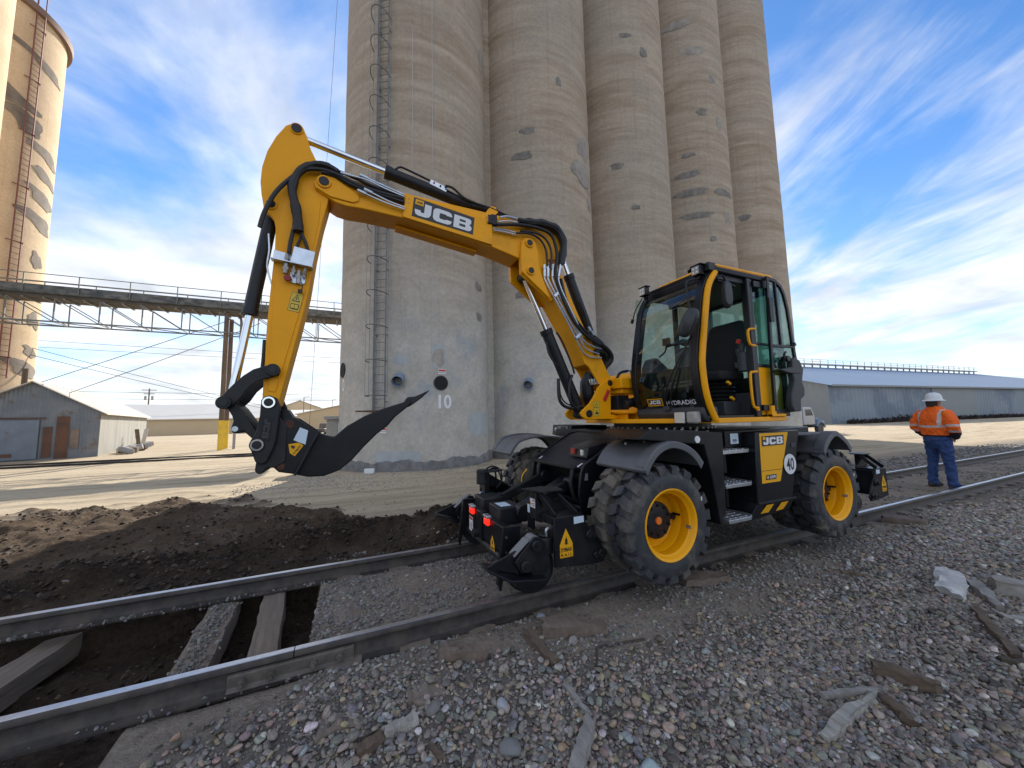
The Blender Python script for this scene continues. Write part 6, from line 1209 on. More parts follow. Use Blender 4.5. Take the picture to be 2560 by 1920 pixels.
def sheet(s0, s1, z0, z1, m_, name, d=.05):
    a = C1+u*s0+nf*d; b = C1+u*s1+nf*d; mb = MB(); mb.add([(a.x,a.y,z0),(b.x,b.y,z0),(b.x,b.y,z1),(a.x,a.y,z1)]+[(p.x-nf.x*.03,p.y-nf.y*.03,z) for p, z in ((a,z0),(b,z0),(b,z1),(a,z1))], [(0,1,2,3),(7,6,5,4),(0,4,5,1),(1,5,6,2),(2,6,7,3),(3,7,4,0)]); return part(name, mb, m_, sh)
sheet(1.22, 1.72, G0+.1, 2.15, M_rusts, 'rusty_panel'); sheet(1.85, 2.2, G0+.2, 1.55, M_rusts, 'rusty_panel', .045); sheet(.82, 1.15, G0+.65, 1.4, mat('stained_sheet', (.2,.15,.12), .8, var=.3, vscale=2), 'stained_panel', .045)
sheet(2.35, 4.4, G0+.15, 1.95, mat('sliding_door_sheet', (.17, .2, .245), .6, .2, var=.15, vscale=1.5, dirt=(.18,.1,.06), dscale=.9, dlo=.62, dhi=.68), 'sliding_door', .09); sheet(2.1, 5.2, 2.02, 2.1, M_rusts, 'door_track', .12)
sheet(3.2, 3.75, G0+.3, G0+.5, M_rusts, 'rusty_patch', .1)
mb = MB(); mb.cyl((-17.6, 30.9, 3.9), (-17.6, 30.9, 5.0), .12, 10); part('roof_vent', mb, M_pole, sh)
# junk pile along the side wall
M_junk = [mat('junk_grey', (.3, .3, .31), .8, var=.2, vscale=3), mat('junk_brown', (.16, .12, .09), .9, var=.3, vscale=3), mat('junk_white', (.55, .54, .52), .8)]
jl = ['grey pipe end', 'brown timber', 'pale block', 'grey drum', 'brown post', 'pale slab', 'grey bent sheet', 'leaning brown board', 'leaning pale board', 'grey block', 'broken brown crate', 'pale pipe']
for k in range(12):
    p = C1-u*(.6+.5*random.random())+v*(1.0+k*1.0); p.z = gz(p.x, p.y)
    mb = MB(); rt = Matrix.Rotation(random.uniform(0, 3), 3, 'Z') @ Matrix.Rotation(random.uniform(-.5, .5), 3, 'X')
    if k in (7, 8): mb.box((p.x, p.y, p.z+.75), (.25, .06, 1.6), Matrix.Rotation(.3*(k-7.5), 3, 'Y') @ Matrix.Rotation(.3, 3, 'Z'))
    elif k in (0, 3, 11): d = rt @ Vector((.5, .1, .1)); mb.cyl(Vector((p.x, p.y, p.z+.22))-d, Vector((p.x, p.y, p.z+.25))+d, .2, 12)
    else: mb.box((p.x, p.y, p.z+.2), (.9, .45, .35), rt)
    solo('scrap_piece', mb, M_junk[k % 3], '%s in the scrap heap beside the shed, %s along the wall' % (jl[k], ['first','second','third','fourth','fifth','sixth','seventh','eighth','ninth','tenth','eleventh','last'][k]), 'scrap', group='scrap heap by the shed', bevel=.03)
# side track before the shed
for k, (ya, yb) in enumerate(((25.3, 24.6), (26.9, 26.1))):
    mb = MB(); mb.prism([(a*1.0, b*1.0) for a, b in PR], -30, -2.5, 'X'); mb.v = [(q_[0], q_[1]+ya+(yb-ya)*(q_[0]+30)/27.5, q_[2]-.25) for q_ in mb.v]; solo('siding_rail', mb, mat('dark_siding_rail', (.04,.035,.035), .6, .3), ['nearer', 'farther'][k]+' dark rail of the siding in front of the tin shed', 'rail', group='rails of the siding')
# tan metal buildings in the distance
M_tb = mat('tan_metal_wall', (.55, .44, .29), .6, var=.05, vscale=.3); M_tr = mat('cream_metal_roof', (.72, .68, .6), .45, var=.04, vscale=.3); M_tg = mat('grey_roof', (.42, .42, .42), .5)
def metal_building(x0, x1, y0, y1, ev, rg, label, ridge='X', roofm=None, rot=0):
    t = thing('metal_building', label, 'building', ((x0+x1)/2, (y0+y1)/2, -.6)); g = -.6
    mb = MB(); 
    if ridge == 'X':
        ym = (y0+y1)/2; mb.prism([(y0, g), (y1, g), (y1, ev), (ym, rg), (y0, ev)], x0, x1, 'X'); part('walls', mb, M_tb, t)
        for a, b in ((y0-.4, ym), (y1+.4, ym)): mb = MB(); mb.add([(x0-.3,a,ev-.1),(x1+.3,a,ev-.1),(x1+.3,b,rg+.05),(x0-.3,b,rg+.05),(x0-.3,a,ev+.05),(x1+.3,a,ev+.05),(x1+.3,b,rg+.2),(x0-.3,b,rg+.2)], [(0,1,2,3),(4,7,6,5),(0,4,5,1),(1,5,6,2),(2,6,7,3),(3,7,4,0)]); part('roof', mb, roofm or M_tr, t)
    else:
        xm = (x0+x1)/2; mb.prism([(x0, g), (x1, g), (x1, ev), (xm, rg), (x0, ev)], y0, y1, 'Y'); part('walls', mb, M_tb, t)
        for a, b in ((x0-.4, xm), (x1+.4, xm)): mb = MB(); mb.add([(a,y0-.3,ev-.1),(a,y1+.3,ev-.1),(b,y1+.3,rg+.05),(b,y0-.3,rg+.05),(a,y0-.3,ev+.05),(a,y1+.3,ev+.05),(b,y1+.3,rg+.2),(b,y0-.3,rg+.2)], [(0,1,2,3),(4,7,6,5),(0,4,5,1),(1,5,6,2),(2,6,7,3),(3,7,4,0)]); part('roof', mb, roofm or M_tr, t)
    return t
metal_building(-46, -16, 84, 100, 2.5, 5.3, 'long tan metal building with cream roof behind the shed')
metal_building(-9.2, 6, 78, 96, 3.0, 4.6, 'low tan metal building left of the nearest silo', 'Y')
metal_building(-26, -9, 106, 120, 3.0, 4.6, 'farther tan building half hidden behind the bridge posts')
metal_building(-22, -7, 128, 150, 5.0, 8.0, 'grey roofed building peeping over the tan buildings', 'Y', M_tg)
def upole(x, y, h, label):
    t = thing('utility_pole', label, 'utility pole', (x, y, -.5), 'utility poles'); mb = MB(); mb.cyl((x, y, -.5), (x, y, h), .17, 10, .12); part('pole', mb, M_pole, t)
    mb = MB(); mb.bar((x-1.3, y, h-.35), (x+1.3, y, h-.35), .12, .14); part('crossarm', mb, M_pole, t); mb = MB(); mb.bar((x-.9, y, h-1.2), (x+.9, y, h-1.2), .12, .14); part('crossarm', mb, M_pole, t)
    for s_ in (-1, 1): mb = MB(); mb.cyl((x+s_*.6, y, h-2.6), (x+s_*.6, y, h-1.7), .22, 10); part('transformer', mb, mat('grey_transformer', (.3,.3,.3), .6), t)
upole(-42, 108, 9.8, 'utility pole with transformers standing behind the tan building')
for k, (x, y, h, lb) in enumerate(((-10.5, 100, 7.5, 'slim lamp pole behind the tan buildings, right of the ripper link'), (-6, 140, 9, 'thin far pole just left of the nearest silo'), (-17, 120, 5.5, 'short thin pole above the tan roofs'))):
    mb = MB(); mb.cyl((x, y, -.6), (x, y, h), .12, 8, .08); mb.bar((x, y, h), (x+1.2, y, h+.1), .1, .1); solo('lamp_pole', mb, M_trs, lb, 'pole', group='distant poles')
# small control box and pickup at the foot of the silo, left side
mb = MB(); mb.bb(-.95, -.5, 17.2, 17.9, -.4, 1.6); mb.bb(-1.05, -.4, 17.1, 18.0, 1.6, 1.75); solo('control_box', mb, mat('grey_cabinet', (.35, .33, .3), .7, var=.1), 'small grey cabinet behind the left edge of the nearest silo', 'cabinet', bevel=.02)
def pickup(x, y, col, label, rz, big=False):
    t = thing('parked_truck', label, 'truck', (x, y, -.5)); rm = Matrix.Rotation(rz, 3, 'Z'); o3 = Vector((x, y, -.5)); k = 1.25 if big else 1
    def pt(mb): mb.v = [tuple(o3+rm @ (Vector(v_)*k)) for v_ in mb.v]; return mb
    part('body', pt(MB().prism([(-2.6,.45),(-2.6,1.0),(-.5,1.05),(-.35,1.75),(.8,1.8),(1.25,1.15),(2.3,1.05),(2.5,.8),(2.5,.45)], -.9, .9, 'Y')), mat('truck_paint_'+label[:6], col, .35, coat=.4), t, bevel=.06, seg=3)
    part('window', pt(MB().prism([(-.3,1.15),(-.2,1.68),(.75,1.72),(1.1,1.18)], -.905, .905, 'Y')), mat('truck_glass', (.03,.035,.04), .1), t)
    for wx in (-1.7, 1.6):
        for wy in (-.85, .85): part('wheel', pt(MB().cyl((wx, wy-.12, .38), (wx, wy+.12, .38), .38, 20)), M_rub, t, bevel=.03)
    for wy in (-.7, .7): part('headlight', pt(MB().box((2.47, wy, .85), (.08, .25, .16))), M_lens, t); part('tail_light', pt(MB().box((-2.61, wy, .9), (.04, .12, .25))), M_rdec, t)
    part('bumper', pt(MB().box((2.55, 0, .5), (.15, 1.8, .2))), M_zinc, t, bevel=.02)
    return t
pickup(-3.4, 62, (.05, .05, .055), 'dark pickup with red tail light parked beyond the left edge of the silo', 1.2)
lt = thing('farm_truck', 'old blue and white grain truck parked behind the excavator door', 'truck', (37.9, 20.0, -.6))
bl = mat('faded_blue_paint', (.12, .17, .26), .5, var=.15, vscale=3); tw = mat('white_truck_paint', (.4, .39, .39), .5)
X0, Y0, Z0 = 37.9, 20.0, -.6
def L_(p): return [(X0+a, Z0+b) for a, b in p]
part('cab', MB().prism(L_([(-.9,.9),(-.9,2.45),(.55,2.5),(.95,1.75),(1.0,.9)]), Y0-1.0, Y0+1.0, 'Y'), tw, lt, bevel=.1, seg=3)
part('bonnet', MB().prism(L_([(1.0,.8),(1.0,1.62),(2.2,1.5),(2.5,1.3),(2.5,.8)]), Y0-.75, Y0+.75, 'Y'), bl, lt, bevel=.1, seg=3)
for s_ in (-1, 1):
    part('wing', MB().prism(L_([(.9,.75),(1.0,1.1),(1.35,1.32),(1.9,1.3),(2.3,1.05),(2.4,.75),(2.2,.75),(2.0,1.0),(1.6,1.1),(1.3,.95),(1.15,.75)]), Y0+s_*.9-.22, Y0+s_*.9+.22, 'Y'), bl, lt, bevel=.06)
    for wx in (1.65, -2.9): part('wheel', MB().cyl((X0+wx, Y0+s_*.9-.14, Z0+.5), (X0+wx, Y0+s_*.9+.14, Z0+.5), .5, 24), M_rub, lt, bevel=.04)
    part('headlight', MB().cyl((X0+2.38, Y0+s_*.85, Z0+1.12), (X0+2.46, Y0+s_*.85, Z0+1.12), .12, 14), M_lens, lt)
part('windscreen', MB().prism(L_([(.62,2.35),(.97,1.75),(.99,1.75),(.66,2.38)]), Y0-.85, Y0+.85, 'Y'), mat('truck_glass', (.03,.035,.04), .1), lt); part('side_window', MB().prism(L_([(-.5,1.75),(-.5,2.3),(.4,2.33),(.7,1.75)]), Y0-1.01, Y0+1.01, 'Y'), mat('truck_glass', (.03,.035,.04), .1), lt)
part('grain_box', MB().prism(L_([(-5.5,1.0),(-5.5,2.6),(-1.1,2.6),(-1.1,1.0)]), Y0-1.15, Y0+1.15, 'Y'), bl, lt, bevel=.03); part('bumper', MB().box((X0+2.6, Y0, Z0+.7), (.12, 2.0, .22)), M_zinc, lt, bevel=.02); part('chassis', MB().box((X0-1.5, Y0, Z0+.75), (8, .8, .25)), M_blk2, lt)
# blue grey warehouse with roof catwalk
wh = thing('blue_warehouse', 'long blue grey metal warehouse with catwalk on the roof ridge, far right', 'warehouse', (140, 40, -.6))
A = Vector((70, 32, 0)); du = Vector((66, -5, 0)).normalized(); dn = Vector((5, 66, 0)).normalized(); LN2, WD2, EV2, RG2, HIP = 150, 50, 5.7, 13.2, 26
M_wb = mat('blue_grey_metal', (.2, .245, .30), .55, .2, var=.1, vscale=.15, dirt=(.15, .19, .25), dscale=.12, dlo=.48, dhi=.56); M_wg = mat('grey_green_metal', (.22, .245, .26), .6, .2, var=.06, vscale=.2); M_wr = mat('pale_blue_roof', (.2, .255, .33), .5, .2, var=.05, vscale=.1)
def corr2(p0, d, length, z0, zt, nn, pitch, amp, m_, name):
    part(name, corr(p0, d, length, z0, zt, nn, pitch, amp), m_, wh, smooth=60)
corr2(A, du, LN2, -.9, lambda s_: EV2, -dn, 1.1, .05, M_wb, 'side_wall'); corr2(A, dn, WD2, -.9, lambda s_: EV2+(RG2-EV2)*(1-abs(s_-WD2/2)/(WD2/2)), -du, 1.1, .07, M_wg, 'gable_wall'); corr2(A+du*LN2, dn, WD2, -.9, lambda s_: EV2, du, 1.1, .05, M_wb, 'end_wall'); corr2(A+dn*WD2, du, LN2, -.9, lambda s_: EV2, dn, 1.1, .05, M_wb, 'back_wall')
def P3(a, b, z): p = A+du*a+dn*b; return (p.x, p.y, z)
mb = MB(); mb.add([P3(-.5,-.6,EV2-.1), P3(LN2+.5,-.6,EV2-.1), P3(LN2-HIP,WD2/2,RG2), P3(-.5,WD2/2,RG2)], [(0,1,2,3)]); part('roof_slope', mb, M_wr, wh); mb = MB(); mb.add([P3(-.5,WD2+.6,EV2-.1), P3(-.5,WD2/2,RG2), P3(LN2-HIP,WD2/2,RG2), P3(LN2+.5,WD2+.6,EV2-.1)], [(0,1,2,3)]); part('roof_slope', mb, M_wr, wh); mb = MB(); mb.add([P3(LN2+.5,-.6,EV2-.1), P3(LN2+.5,WD2+.6,EV2-.1), P3(LN2-HIP,WD2/2,RG2)], [(0,1,2)]); part('roof_hip', mb, M_wr, wh)
mb = MB(); mb.add([P3(30,-.1,-.9), P3(46,-.1,-.9), P3(46,-.1,EV2-.2), P3(30,-.1,EV2-.2)], [(0,1,2,3)]); part('pale_wall_bay', mb, M_wg, wh)
mb = MB(); mb.bar(P3(0,-.62,EV2-.1), P3(LN2,-.62,EV2-.1), .15, .3); part('gutter', mb, M_wg, wh)
mb = MB(); mb.bar(P3(-4,WD2/2,RG2+.75), P3(LN2-HIP,WD2/2,RG2+.75), 1.6, .25); cw = part('catwalk', mb, mat('catwalk_steel', (.5, .5, .5), .6), wh)
for a in np.arange(-3, LN2-HIP, 3.2): mb = MB(); mb.bar(P3(a,WD2/2-.6,RG2-.3), P3(a,WD2/2-.6,RG2+.7), .25, .25); part('catwalk_leg', mb, M_wg, cw, smooth=None); mb = MB(); mb.bar(P3(a,WD2/2-.7,RG2+.8), P3(a,WD2/2-.7,RG2+1.95), .09, .09); part('catwalk_post', mb, M_wg, cw, smooth=None)
for z in (RG2+1.95, RG2+1.4): mb = MB(); mb.bar(P3(-3,WD2/2-.7,z), P3(LN2-HIP,WD2/2-.7,z), .07, .07); part('catwalk_rail', mb, M_wg, cw, smooth=None)
# dark weeds piled against the warehouse wall
mb = MB(); r_ = random.Random(3)
for k in range(2600):
    a = r_.uniform(2, 60); hmax = .25+.3*r_.random()+2.6*math.exp(-((a-27)/1.6)**2)*r_.random()+1.0*math.exp(-((a-18)/3)**2)*r_.random(); p = Vector(P3(a, -.9-r_.random()*1.0, -.7)); z = r_.random()*hmax
    d = Vector((r_.gauss(0,.3), r_.gauss(0,.3), .3+r_.random()*.4)); s_ = Vector((r_.gauss(0,.1), r_.gauss(0,.1), 0)); q_ = p+Vector((0,0,z)); mb.add([q_-s_, q_+s_, q_+d], [(0,1,2)])
solo('dry_weeds', mb, mat('dark_weeds', (.045, .035, .035), .95), 'dark dry weeds heaped against the warehouse wall', 'weeds', kind='stuff', smooth=None)
# ------------------------------------------------------------------ the worker
PX, PY_, PZ = 11.45, 3.40, gz(11.45, 3.40)+.012
pe = thing('person', 'worker in orange safety jacket, jeans and white hard hat, back turned, standing between the rails', 'person', (PX, PY_, PZ))
AN = R(-24); RZ = Matrix.Rotation(AN, 3, 'Z')
def PL(mb): mb.v = [tuple(RZ @ Vector(q_)+Vector((PX, PY_, PZ))) for q_ in mb.v]; return mb
def loft(mb, rings, n=20):
    """rings: (x, y, z, rx, ry)"""
    vs = [(x+rx*math.copysign(abs(math.cos(2*math.pi*k/n))**.9, math.cos(2*math.pi*k/n)), y+ry*math.copysign(abs(math.sin(2*math.pi*k/n))**.85, math.sin(2*math.pi*k/n)), z) for (x, y, z, rx, ry) in rings for k in range(n)]
    m_ = len(rings); mb.add(vs, [(i*n+k, i*n+(k+1) % n, (i+1)*n+(k+1) % n, (i+1)*n+k) for i in range(m_-1) for k in range(n)]+[tuple(range(n))[::-1], tuple(range((m_-1)*n, m_*n))]); return mb
def limb(mb, pts, n=14):
    """pts: (x,y,z,r)"""
    P_ = [Vector(p[:3]) for p in pts]; m_ = len(P_); vs = []
    for i, p in enumerate(P_):
        d = (P_[min(i+1, m_-1)]-P_[max(i-1, 0)]).normalized(); x = d.cross(Vector((1, 0, 0)));
        if x.length < .1: x = d.cross(Vector((0, 1, 0)))
        x.normalize(); y = x.cross(d); vs += [p+(x*math.cos(2*math.pi*k/n)+y*math.sin(2*math.pi*k/n))*pts[i][3] for k in range(n)]
    mb.add(vs, [(i*n+k, i*n+(k+1) % n, (i+1)*n+(k+1) % n, (i+1)*n+k) for i in range(m_-1) for k in range(n)]+[tuple(range(n))[::-1], tuple(range((m_-1)*n, m_*n))]); return mb
CLT = bpy.data.textures.new('cloth_folds', 'CLOUDS'); CLT.noise_scale = .075
def wear(o, vox=.013, it=6, bmp=None):
    r_ = o.modifiers.new('remesh', 'REMESH'); r_.mode = 'VOXEL'; r_.voxel_size = vox; r_.use_smooth_shade = True
    s_ = o.modifiers.new('smooth', 'SMOOTH'); s_.iterations = it; s_.factor = .5
    if it > 3: d_ = o.modifiers.new('folds', 'DISPLACE'); d_.texture = CLT; d_.strength = .048; d_.mid_level = .5
    return o
M_skin = mat('skin', (.5, .28, .2), .55); M_jean = mat('denim', (.012, .035, .125), .85, col2=(.03, .07, .2), vscale=7, bump=.5, bscale=14)
bd = loft(MB(), [(.01,0,1.0,.13,.19),(.01,0,1.2,.125,.18),(.0,0,1.45,.13,.21),(.0,0,1.58,.11,.19),(.0,0,1.64,.07,.08),(.01,0,1.72,.058,.06)])
loft(bd, [(.02,0,1.67,.05,.055),(.025,0,1.70,.085,.07),(.03,0,1.76,.10,.08),(.025,0,1.83,.105,.082),(.015,0,1.90,.085,.07),(.01,0,1.94,.03,.03)])
limb(bd, [(.115,0,1.745,.022),(.14,0,1.75,.016),(.12,0,1.78,.01)], 8)
for s_ in (-1, 1):
    limb(bd, [(.02,s_*.082,1.745,.02),(.02,s_*.095,1.78,.022),(.02,s_*.088,1.81,.012)], 8)
    limb(bd, [(0,s_*.2,1.56,.06),(-.05,s_*.31,1.28,.045),(.05,s_*.245,1.12,.036),(.10,s_*.2,1.04,.04),(.12,s_*.17,.98,.035)])
    limb(bd, [(0,s_*.1,1.02,.09),(.01,s_*.13,.56,.055),(0,s_*.165,.1,.045),(.08,s_*.175,.05,.04)])
wear(part('body', PL(bd), M_skin, pe), .012, 3)
mb = MB()
for s_ in (-1, 1):
    for j, (dx, ln) in enumerate(((0,.075),(.012,.085),(.022,.08),(.03,.065))): limb(mb, [(.10+dx,s_*(.215-.012*j),1.03,.012),(.12+dx,s_*(.20-.012*j),1.0,.0115),(.13+dx,s_*(.185-.012*j),1.03-ln,.010)], 7)
    limb(mb, [(.08,s_*.20,1.05,.013),(.07,s_*.185,1.02,.0125),(.075,s_*.175,.985,.011)], 7)
part('fingers', PL(mb), M_skin, pe)
tr_ = loft(MB(), [(.0,0,.80,.10,.15),(.0,0,.90,.155,.205),(-.01,0,1.0,.165,.215),(.0,0,1.13,.155,.205)])
for s_ in (-1, 1): limb(tr_, [(-.01,s_*.11,.95,.12),(.0,s_*.122,.80,.108),(.005,s_*.135,.66,.094),(.012,s_*.15,.52,.083),(.0,s_*.165,.36,.082),(-.01,s_*.178,.2,.078),(.0,s_*.188,.07,.084),(.01,s_*.19,.03,.086)])
tj = wear(part('jeans', PL(tr_), M_jean, pe), .013, 5)
ja = loft(MB(), [(.0,0,1.06,.165,.215),(.0,0,1.10,.185,.235),(-.005,0,1.18,.195,.245),(-.01,0,1.32,.195,.255),(-.015,0,1.46,.185,.265),(-.012,0,1.56,.15,.25),(-.005,0,1.63,.115,.18),(.0,0,1.685,.095,.105),(.005,0,1.71,.085,.09)])
for s_ in (-1, 1): limb(ja, [(-.01,s_*.20,1.57,.10),(-.025,s_*.275,1.47,.103),(-.05,s_*.325,1.37,.098),(-.055,s_*.35,1.27,.092),(-.01,s_*.325,1.18,.082),(.05,s_*.275,1.10,.07),(.10,s_*.225,1.045,.058)])
def jacket_mat():
    m_ = bpy.data.materials.new('orange_safety_jacket'); m_.use_nodes = True; nt = m_.node_tree; N = nt.nodes; L = nt.links; b = N['Principled BSDF']
    tc = N.new('ShaderNodeTexCoord'); mp = N.new('ShaderNodeMapping'); mp.inputs['Rotation'].default_value = (0, 0, -AN); L.new(tc.outputs['Object'], mp.inputs[0]); sp = N.new('ShaderNodeSeparateXYZ'); L.new(mp.outputs[0], sp.inputs[0])
    def mth(op, a, b_=None):
        n = N.new('ShaderNodeMath'); n.operation = op
        for k, v_ in enumerate((a, b_)):
            if v_ is None: continue
            if isinstance(v_, (int, float)): n.inputs[k].default_value = v_
            else: L.new(v_, n.inputs[k])
        return n.outputs[0]
    ay = mth('ABSOLUTE', sp.outputs[1]); z = sp.outputs[2]
    def band(v_, a, b_): return mth('MULTIPLY', mth('GREATER_THAN', v_, a), mth('LESS_THAN', v_, b_))
    torso = mth('MULTIPLY', band(z, 1.255, 1.30), mth('LESS_THAN', ay, .262)); vert = mth('MULTIPLY', band(ay, .165, .212), band(z, 1.29, 1.66))
    arm = mth('MULTIPLY', mth('GREATER_THAN', ay, .264), mth('ADD', band(z, 1.285, 1.33), band(z, 1.165, 1.20)))
    arm2 = mth('MULTIPLY', mth('GREATER_THAN', ay, .264), band(z, 1.14, 1.175)); st = mth('MAXIMUM', mth('MAXIMUM', torso, vert), arm)
    blk = mth('MAXIMUM', mth('LESS_THAN', z, 1.095), mth('MULTIPLY', mth('GREATER_THAN', ay, .25), mth('LESS_THAN', z, 1.155)))
    n = N.new('ShaderNodeTexNoise'); n.inputs['Scale'].default_value = 6; n.inputs['Detail'].default_value = 4; L.new(tc.outputs['Object'], n.inputs[0])
    c0 = N.new('ShaderNodeMix'); c0.data_type = 'RGBA'; L.new(n.outputs[0], c0.inputs[0]); c0.inputs[6].default_value = (.75, .09, .004, 1); c0.inputs[7].default_value = (.95, .17, .01, 1)
    c1 = N.new('ShaderNodeMix'); c1.data_type = 'RGBA'; L.new(st, c1.inputs[0]); L.new(c0.outputs[2], c1.inputs[6]); c1.inputs[7].default_value = (.5, .47, .45, 1)
    c2 = N.new('ShaderNodeMix'); c2.data_type = 'RGBA'; L.new(blk, c2.inputs[0]); L.new(c1.outputs[2], c2.inputs[6]); c2.inputs[7].default_value = (.012, .012, .02, 1)
    L.new(c2.outputs[2], b.inputs['Base Color']); b.inputs['Roughness'].default_value = .75
    bp = N.new('ShaderNodeBump'); bp.inputs['Strength'].default_value = .6; bp.inputs['Distance'].default_value = .03; L.new(n.outputs[0], bp.inputs['Height']); L.new(bp.outputs[0], b.inputs['Normal']); return m_
wear(part('jacket', PL(ja), jacket_mat(), pe), .013, 4)
hat = MB(); hz = 1.825
hat.lathe([(.165,hz-.012),(.168,hz-.004),(.15,hz+.008),(.125,hz+.02),(.122,hz+.06),(.112,hz+.11),(.085,hz+.15),(.045,hz+.172),(.001,hz+.178)], (.015,0,0), 'Z', 40); hat.v = [(q_[0]*1.12, q_[1], q_[2]) for q_ in hat.v]
hd = part('hard_hat', PL(hat), mat('white_hard_hat', (.66, .68, .7), .3), pe, smooth=60)
mb = MB(); mb.box((.015,0,hz+.12),(.22,.03,.11)); 
for s_ in (-1, 1):
    limb_ = loft(MB(), [(.05,s_*.19,-.005,.15,.058),(.05,s_*.18,.03,.15,.058),(.04,s_*.18,.07,.12,.056),(.0,s_*.18,.11,.08,.055)]); part('boot', PL(limb_), mat('brown_boot', (.05,.03,.02), .7), pe, bevel=.01)
hr = loft(MB(), [(-.03,0,1.70,.085,.075),(-.035,0,1.76,.092,.084),(-.03,0,1.82,.09,.084)]); part('hair', PL(hr), mat('dark_hair', (.03,.02,.015), .8), pe)
# ------------------------------------------------------------------ timber scraps on the ballast
def woodmat(name, c, c2): return mat(name, c, .9, col2=c2, vscale=5, stretch=(5, .6, 5), bump=.6, bscale=24)
W_pale = woodmat('bleached_wood', (.24, .22, .19), (.44, .42, .38)); W_brn = woodmat('brown_wood', (.085, .06, .042), (.17, .125, .09)); W_gry = woodmat('grey_wood', (.2, .185, .165), (.32, .3, .28)); W_red = woodmat('reddish_wood', (.13, .095, .075), (.2, .155, .125)); W_dk = woodmat('dark_wood', (.05, .04, .03), (.1, .08, .06))
def scrap(a, b, w, h, m_, label, seed, taper=.5, rough=.012, lift=.0, nl=9):
    a, b = Vector((a[0], a[1], gz(*a)+h*.45+lift)), Vector((b[0], b[1], gz(*b)+h*.45+lift)); l = (b-a).length
    h = h*1.25; mb = plank_mesh('w', l, w, h, seed, nl, min(rough*.7, w*.085), taper)
    d = (b-a).normalized(); x = d.cross(Vector((0,0,1))).normalized(); z = x.cross(d); c = (a+b)/2
    M3 = Matrix((x, d, z)).transposed(); mb.v = [tuple(M3 @ Vector(q_)) for q_ in mb.v]
    o = solo('wood_scrap', mb, m_, label, 'wood', group='wood scraps on the ballast', smooth=32); o.location = c; return o
scrap((1.37,2.60),(1.83,2.42),.15,.09,W_red,'thick dusty log lying just below the front rail wheel',1,.7)
scrap((1.25,2.62),(1.30,2.27),.07,.05,W_brn,'split brown stick touching the left end of the dusty log',2,.3)
scrap((.60,2.67),(.90,2.54),.11,.07,W_red,'short reddish log half buried left of the split stick',3,.4)
scrap((.20,2.225),(.38,2.255),.055,.045,W_pale,'pale grey broken stick at the bottom, left of centre',4,.1)
scrap((.06,2.17),(.19,2.215),.05,.04,W_brn,'brown stub joined to the pale broken stick',5,.2)
scrap((1.07,1.70),(1.31,1.90),.07,.06,W_gry,'grey cracked piece of timber at the bottom centre',6,.4)
scrap((1.27,2.13),(1.32,1.93),.03,.025,W_gry,'thin grey twig above the cracked timber',7,.2)
scrap((1.56,2.18),(1.67,2.31),.014,.012,W_dk,'thin bent dark twig under the excavator front, short leg',8,.1,.003)
scrap((1.67,2.31),(2.06,2.25),.014,.012,W_dk,'thin long dark twig pointing right from the bent twig',9,.1,.003)
scrap((2.44,1.30),(3.14,1.345),.062,.055,W_pale,'long pale wedge of split wood at the lower right',10,.75)
scrap((2.78,1.47),(3.18,1.35),.035,.03,W_gry,'thin grey stick meeting the tip of the pale wedge',11,.3,.012,.02)
scrap((3.38,1.46),(3.50,1.17),.09,.08,W_brn,'chunky brown piece of rotten wood right of the pale wedge',12,.5)
scrap((3.13,1.31),(3.02,1.14),.075,.05,W_brn,'short brown chip below the chunky rotten piece',13,.5)
scrap((5.75,1.76),(5.25,1.60),.20,.09,woodmat('white_board', (.42,.41,.4), (.62,.62,.61)),'white broken board lying flat at the right',14,.35,.03)
scrap((5.80,1.61),(5.30,1.33),.10,.07,W_gry,'cream barked stick right of the white board',15,.6)
scrap((5.13,1.44),(4.45,1.07),.065,.05,W_brn,'long thin brown branch running off towards the right edge',16,.4)
scrap((5.85,1.50),(6.0,1.0),.17,.13,W_pale,'thick pale log end cut by the right edge',17,.2)
scrap((5.16,1.30),(5.45,.85),.08,.04,W_pale,'pale bluish plank cut by the right edge below the log',18,.2)
scrap((4.30,1.11),(4.5,.88),.05,.04,W_dk,'dark short stick at the right edge under the brown branch',19,.3)
scrap((2.97,2.69),(3.45,2.57),.20,.07,W_red,'flat dusty slab of old tie under the front tyre',20,.7)
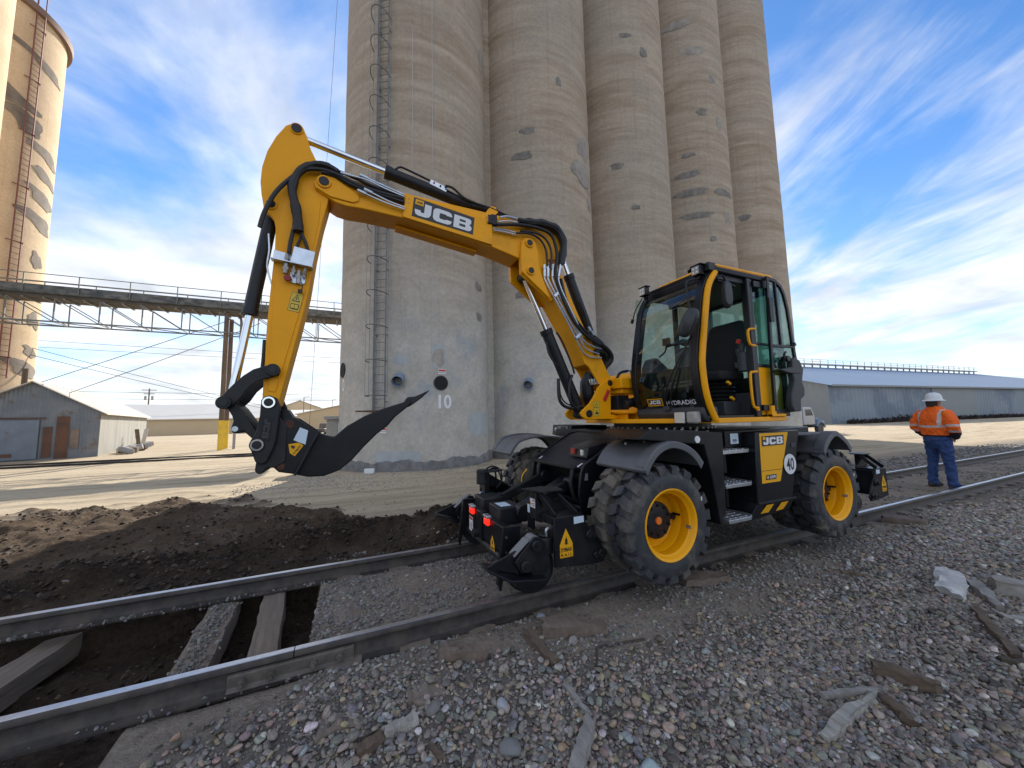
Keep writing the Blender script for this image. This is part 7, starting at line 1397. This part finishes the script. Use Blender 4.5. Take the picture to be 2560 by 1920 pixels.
scrap((7.36,2.86),(7.50,2.44),.22,.09,W_red,'flat dusty slab of old tie beside the rear tyre',21,.6)
scrap((-.62,3.52),(-.52,3.38),.06,.03,W_pale,'small pale chip lying on the narrow tie',22,.3,.01,.12)
scrap((.42,2.10),(.47,2.02),.03,.02,W_brn,'tiny brown splinter on the gravel near the reddish log',23,.3)
scrap((4.7,2.2),(4.9,2.05),.05,.03,W_brn,'small brown chip on the gravel right of the front tyre',24,.4)
def bigstone(x, y, r_, col, label, k, flat=.7):
    me_ = stone_mesh('stone', 80+k, 3, flat, .3); mt = mat('big_stone_%d' % k, col, .8, var=.25, vscale=14, bump=.4, bscale=40); me_.materials.append(mt)
    o = bpy.data.objects.new('large_stone', me_); COL.objects.link(o); o.scale = (r_, r_*.85, r_*.8); o.location = (x, y, gz(x, y)+r_*.35); o.rotation_euler = (.1, .2, k); o['label'] = label; o['category'] = 'stone'; o['group'] = 'larger stones among the gravel'
bigstone(1.47,2.80,.045,(.3,.34,.4),'blue grey stone alone on the dirt left of the dusty log',1); bigstone(.81,1.93,.065,(.2,.2,.2),'large rough grey stone at the bottom, left of centre',2,.85); bigstone(1.45,1.58,.06,(.33,.42,.42),'pale greenish smooth stone at the bottom centre',3); bigstone(.47,2.29,.05,(.19,.18,.17),'round grey stone above the pale broken stick',4,.9); bigstone(.86,2.16,.042,(.36,.37,.4),'pale blue stone right of the round grey stone',5)
# dry straw
mb = MB(); r_ = random.Random(5)
for k in range(260):
    x = r_.uniform(-.6, 7); y = r_.choice([r_.gauss(2.55, .16), r_.uniform(1.2, 2.8), r_.gauss(4.1, .3)]); z = gz(x, y)
    if z < -.3: z += .0
    a = r_.uniform(0, 6.28); l = r_.uniform(.03, .11); d = Vector((math.cos(a)*l, math.sin(a)*l, r_.uniform(.005, .06))); p = Vector((x, y, z+.004)); w = Vector((-math.sin(a), math.cos(a), 0))*.0012
    mb.add([p-w, p+w, p+d], [(0, 1, 2)])
solo('dry_straw', mb, mat('straw', (.45, .36, .2), .9), 'scattered dry straw stalks along the near rail', 'straw', kind='stuff', smooth=None)
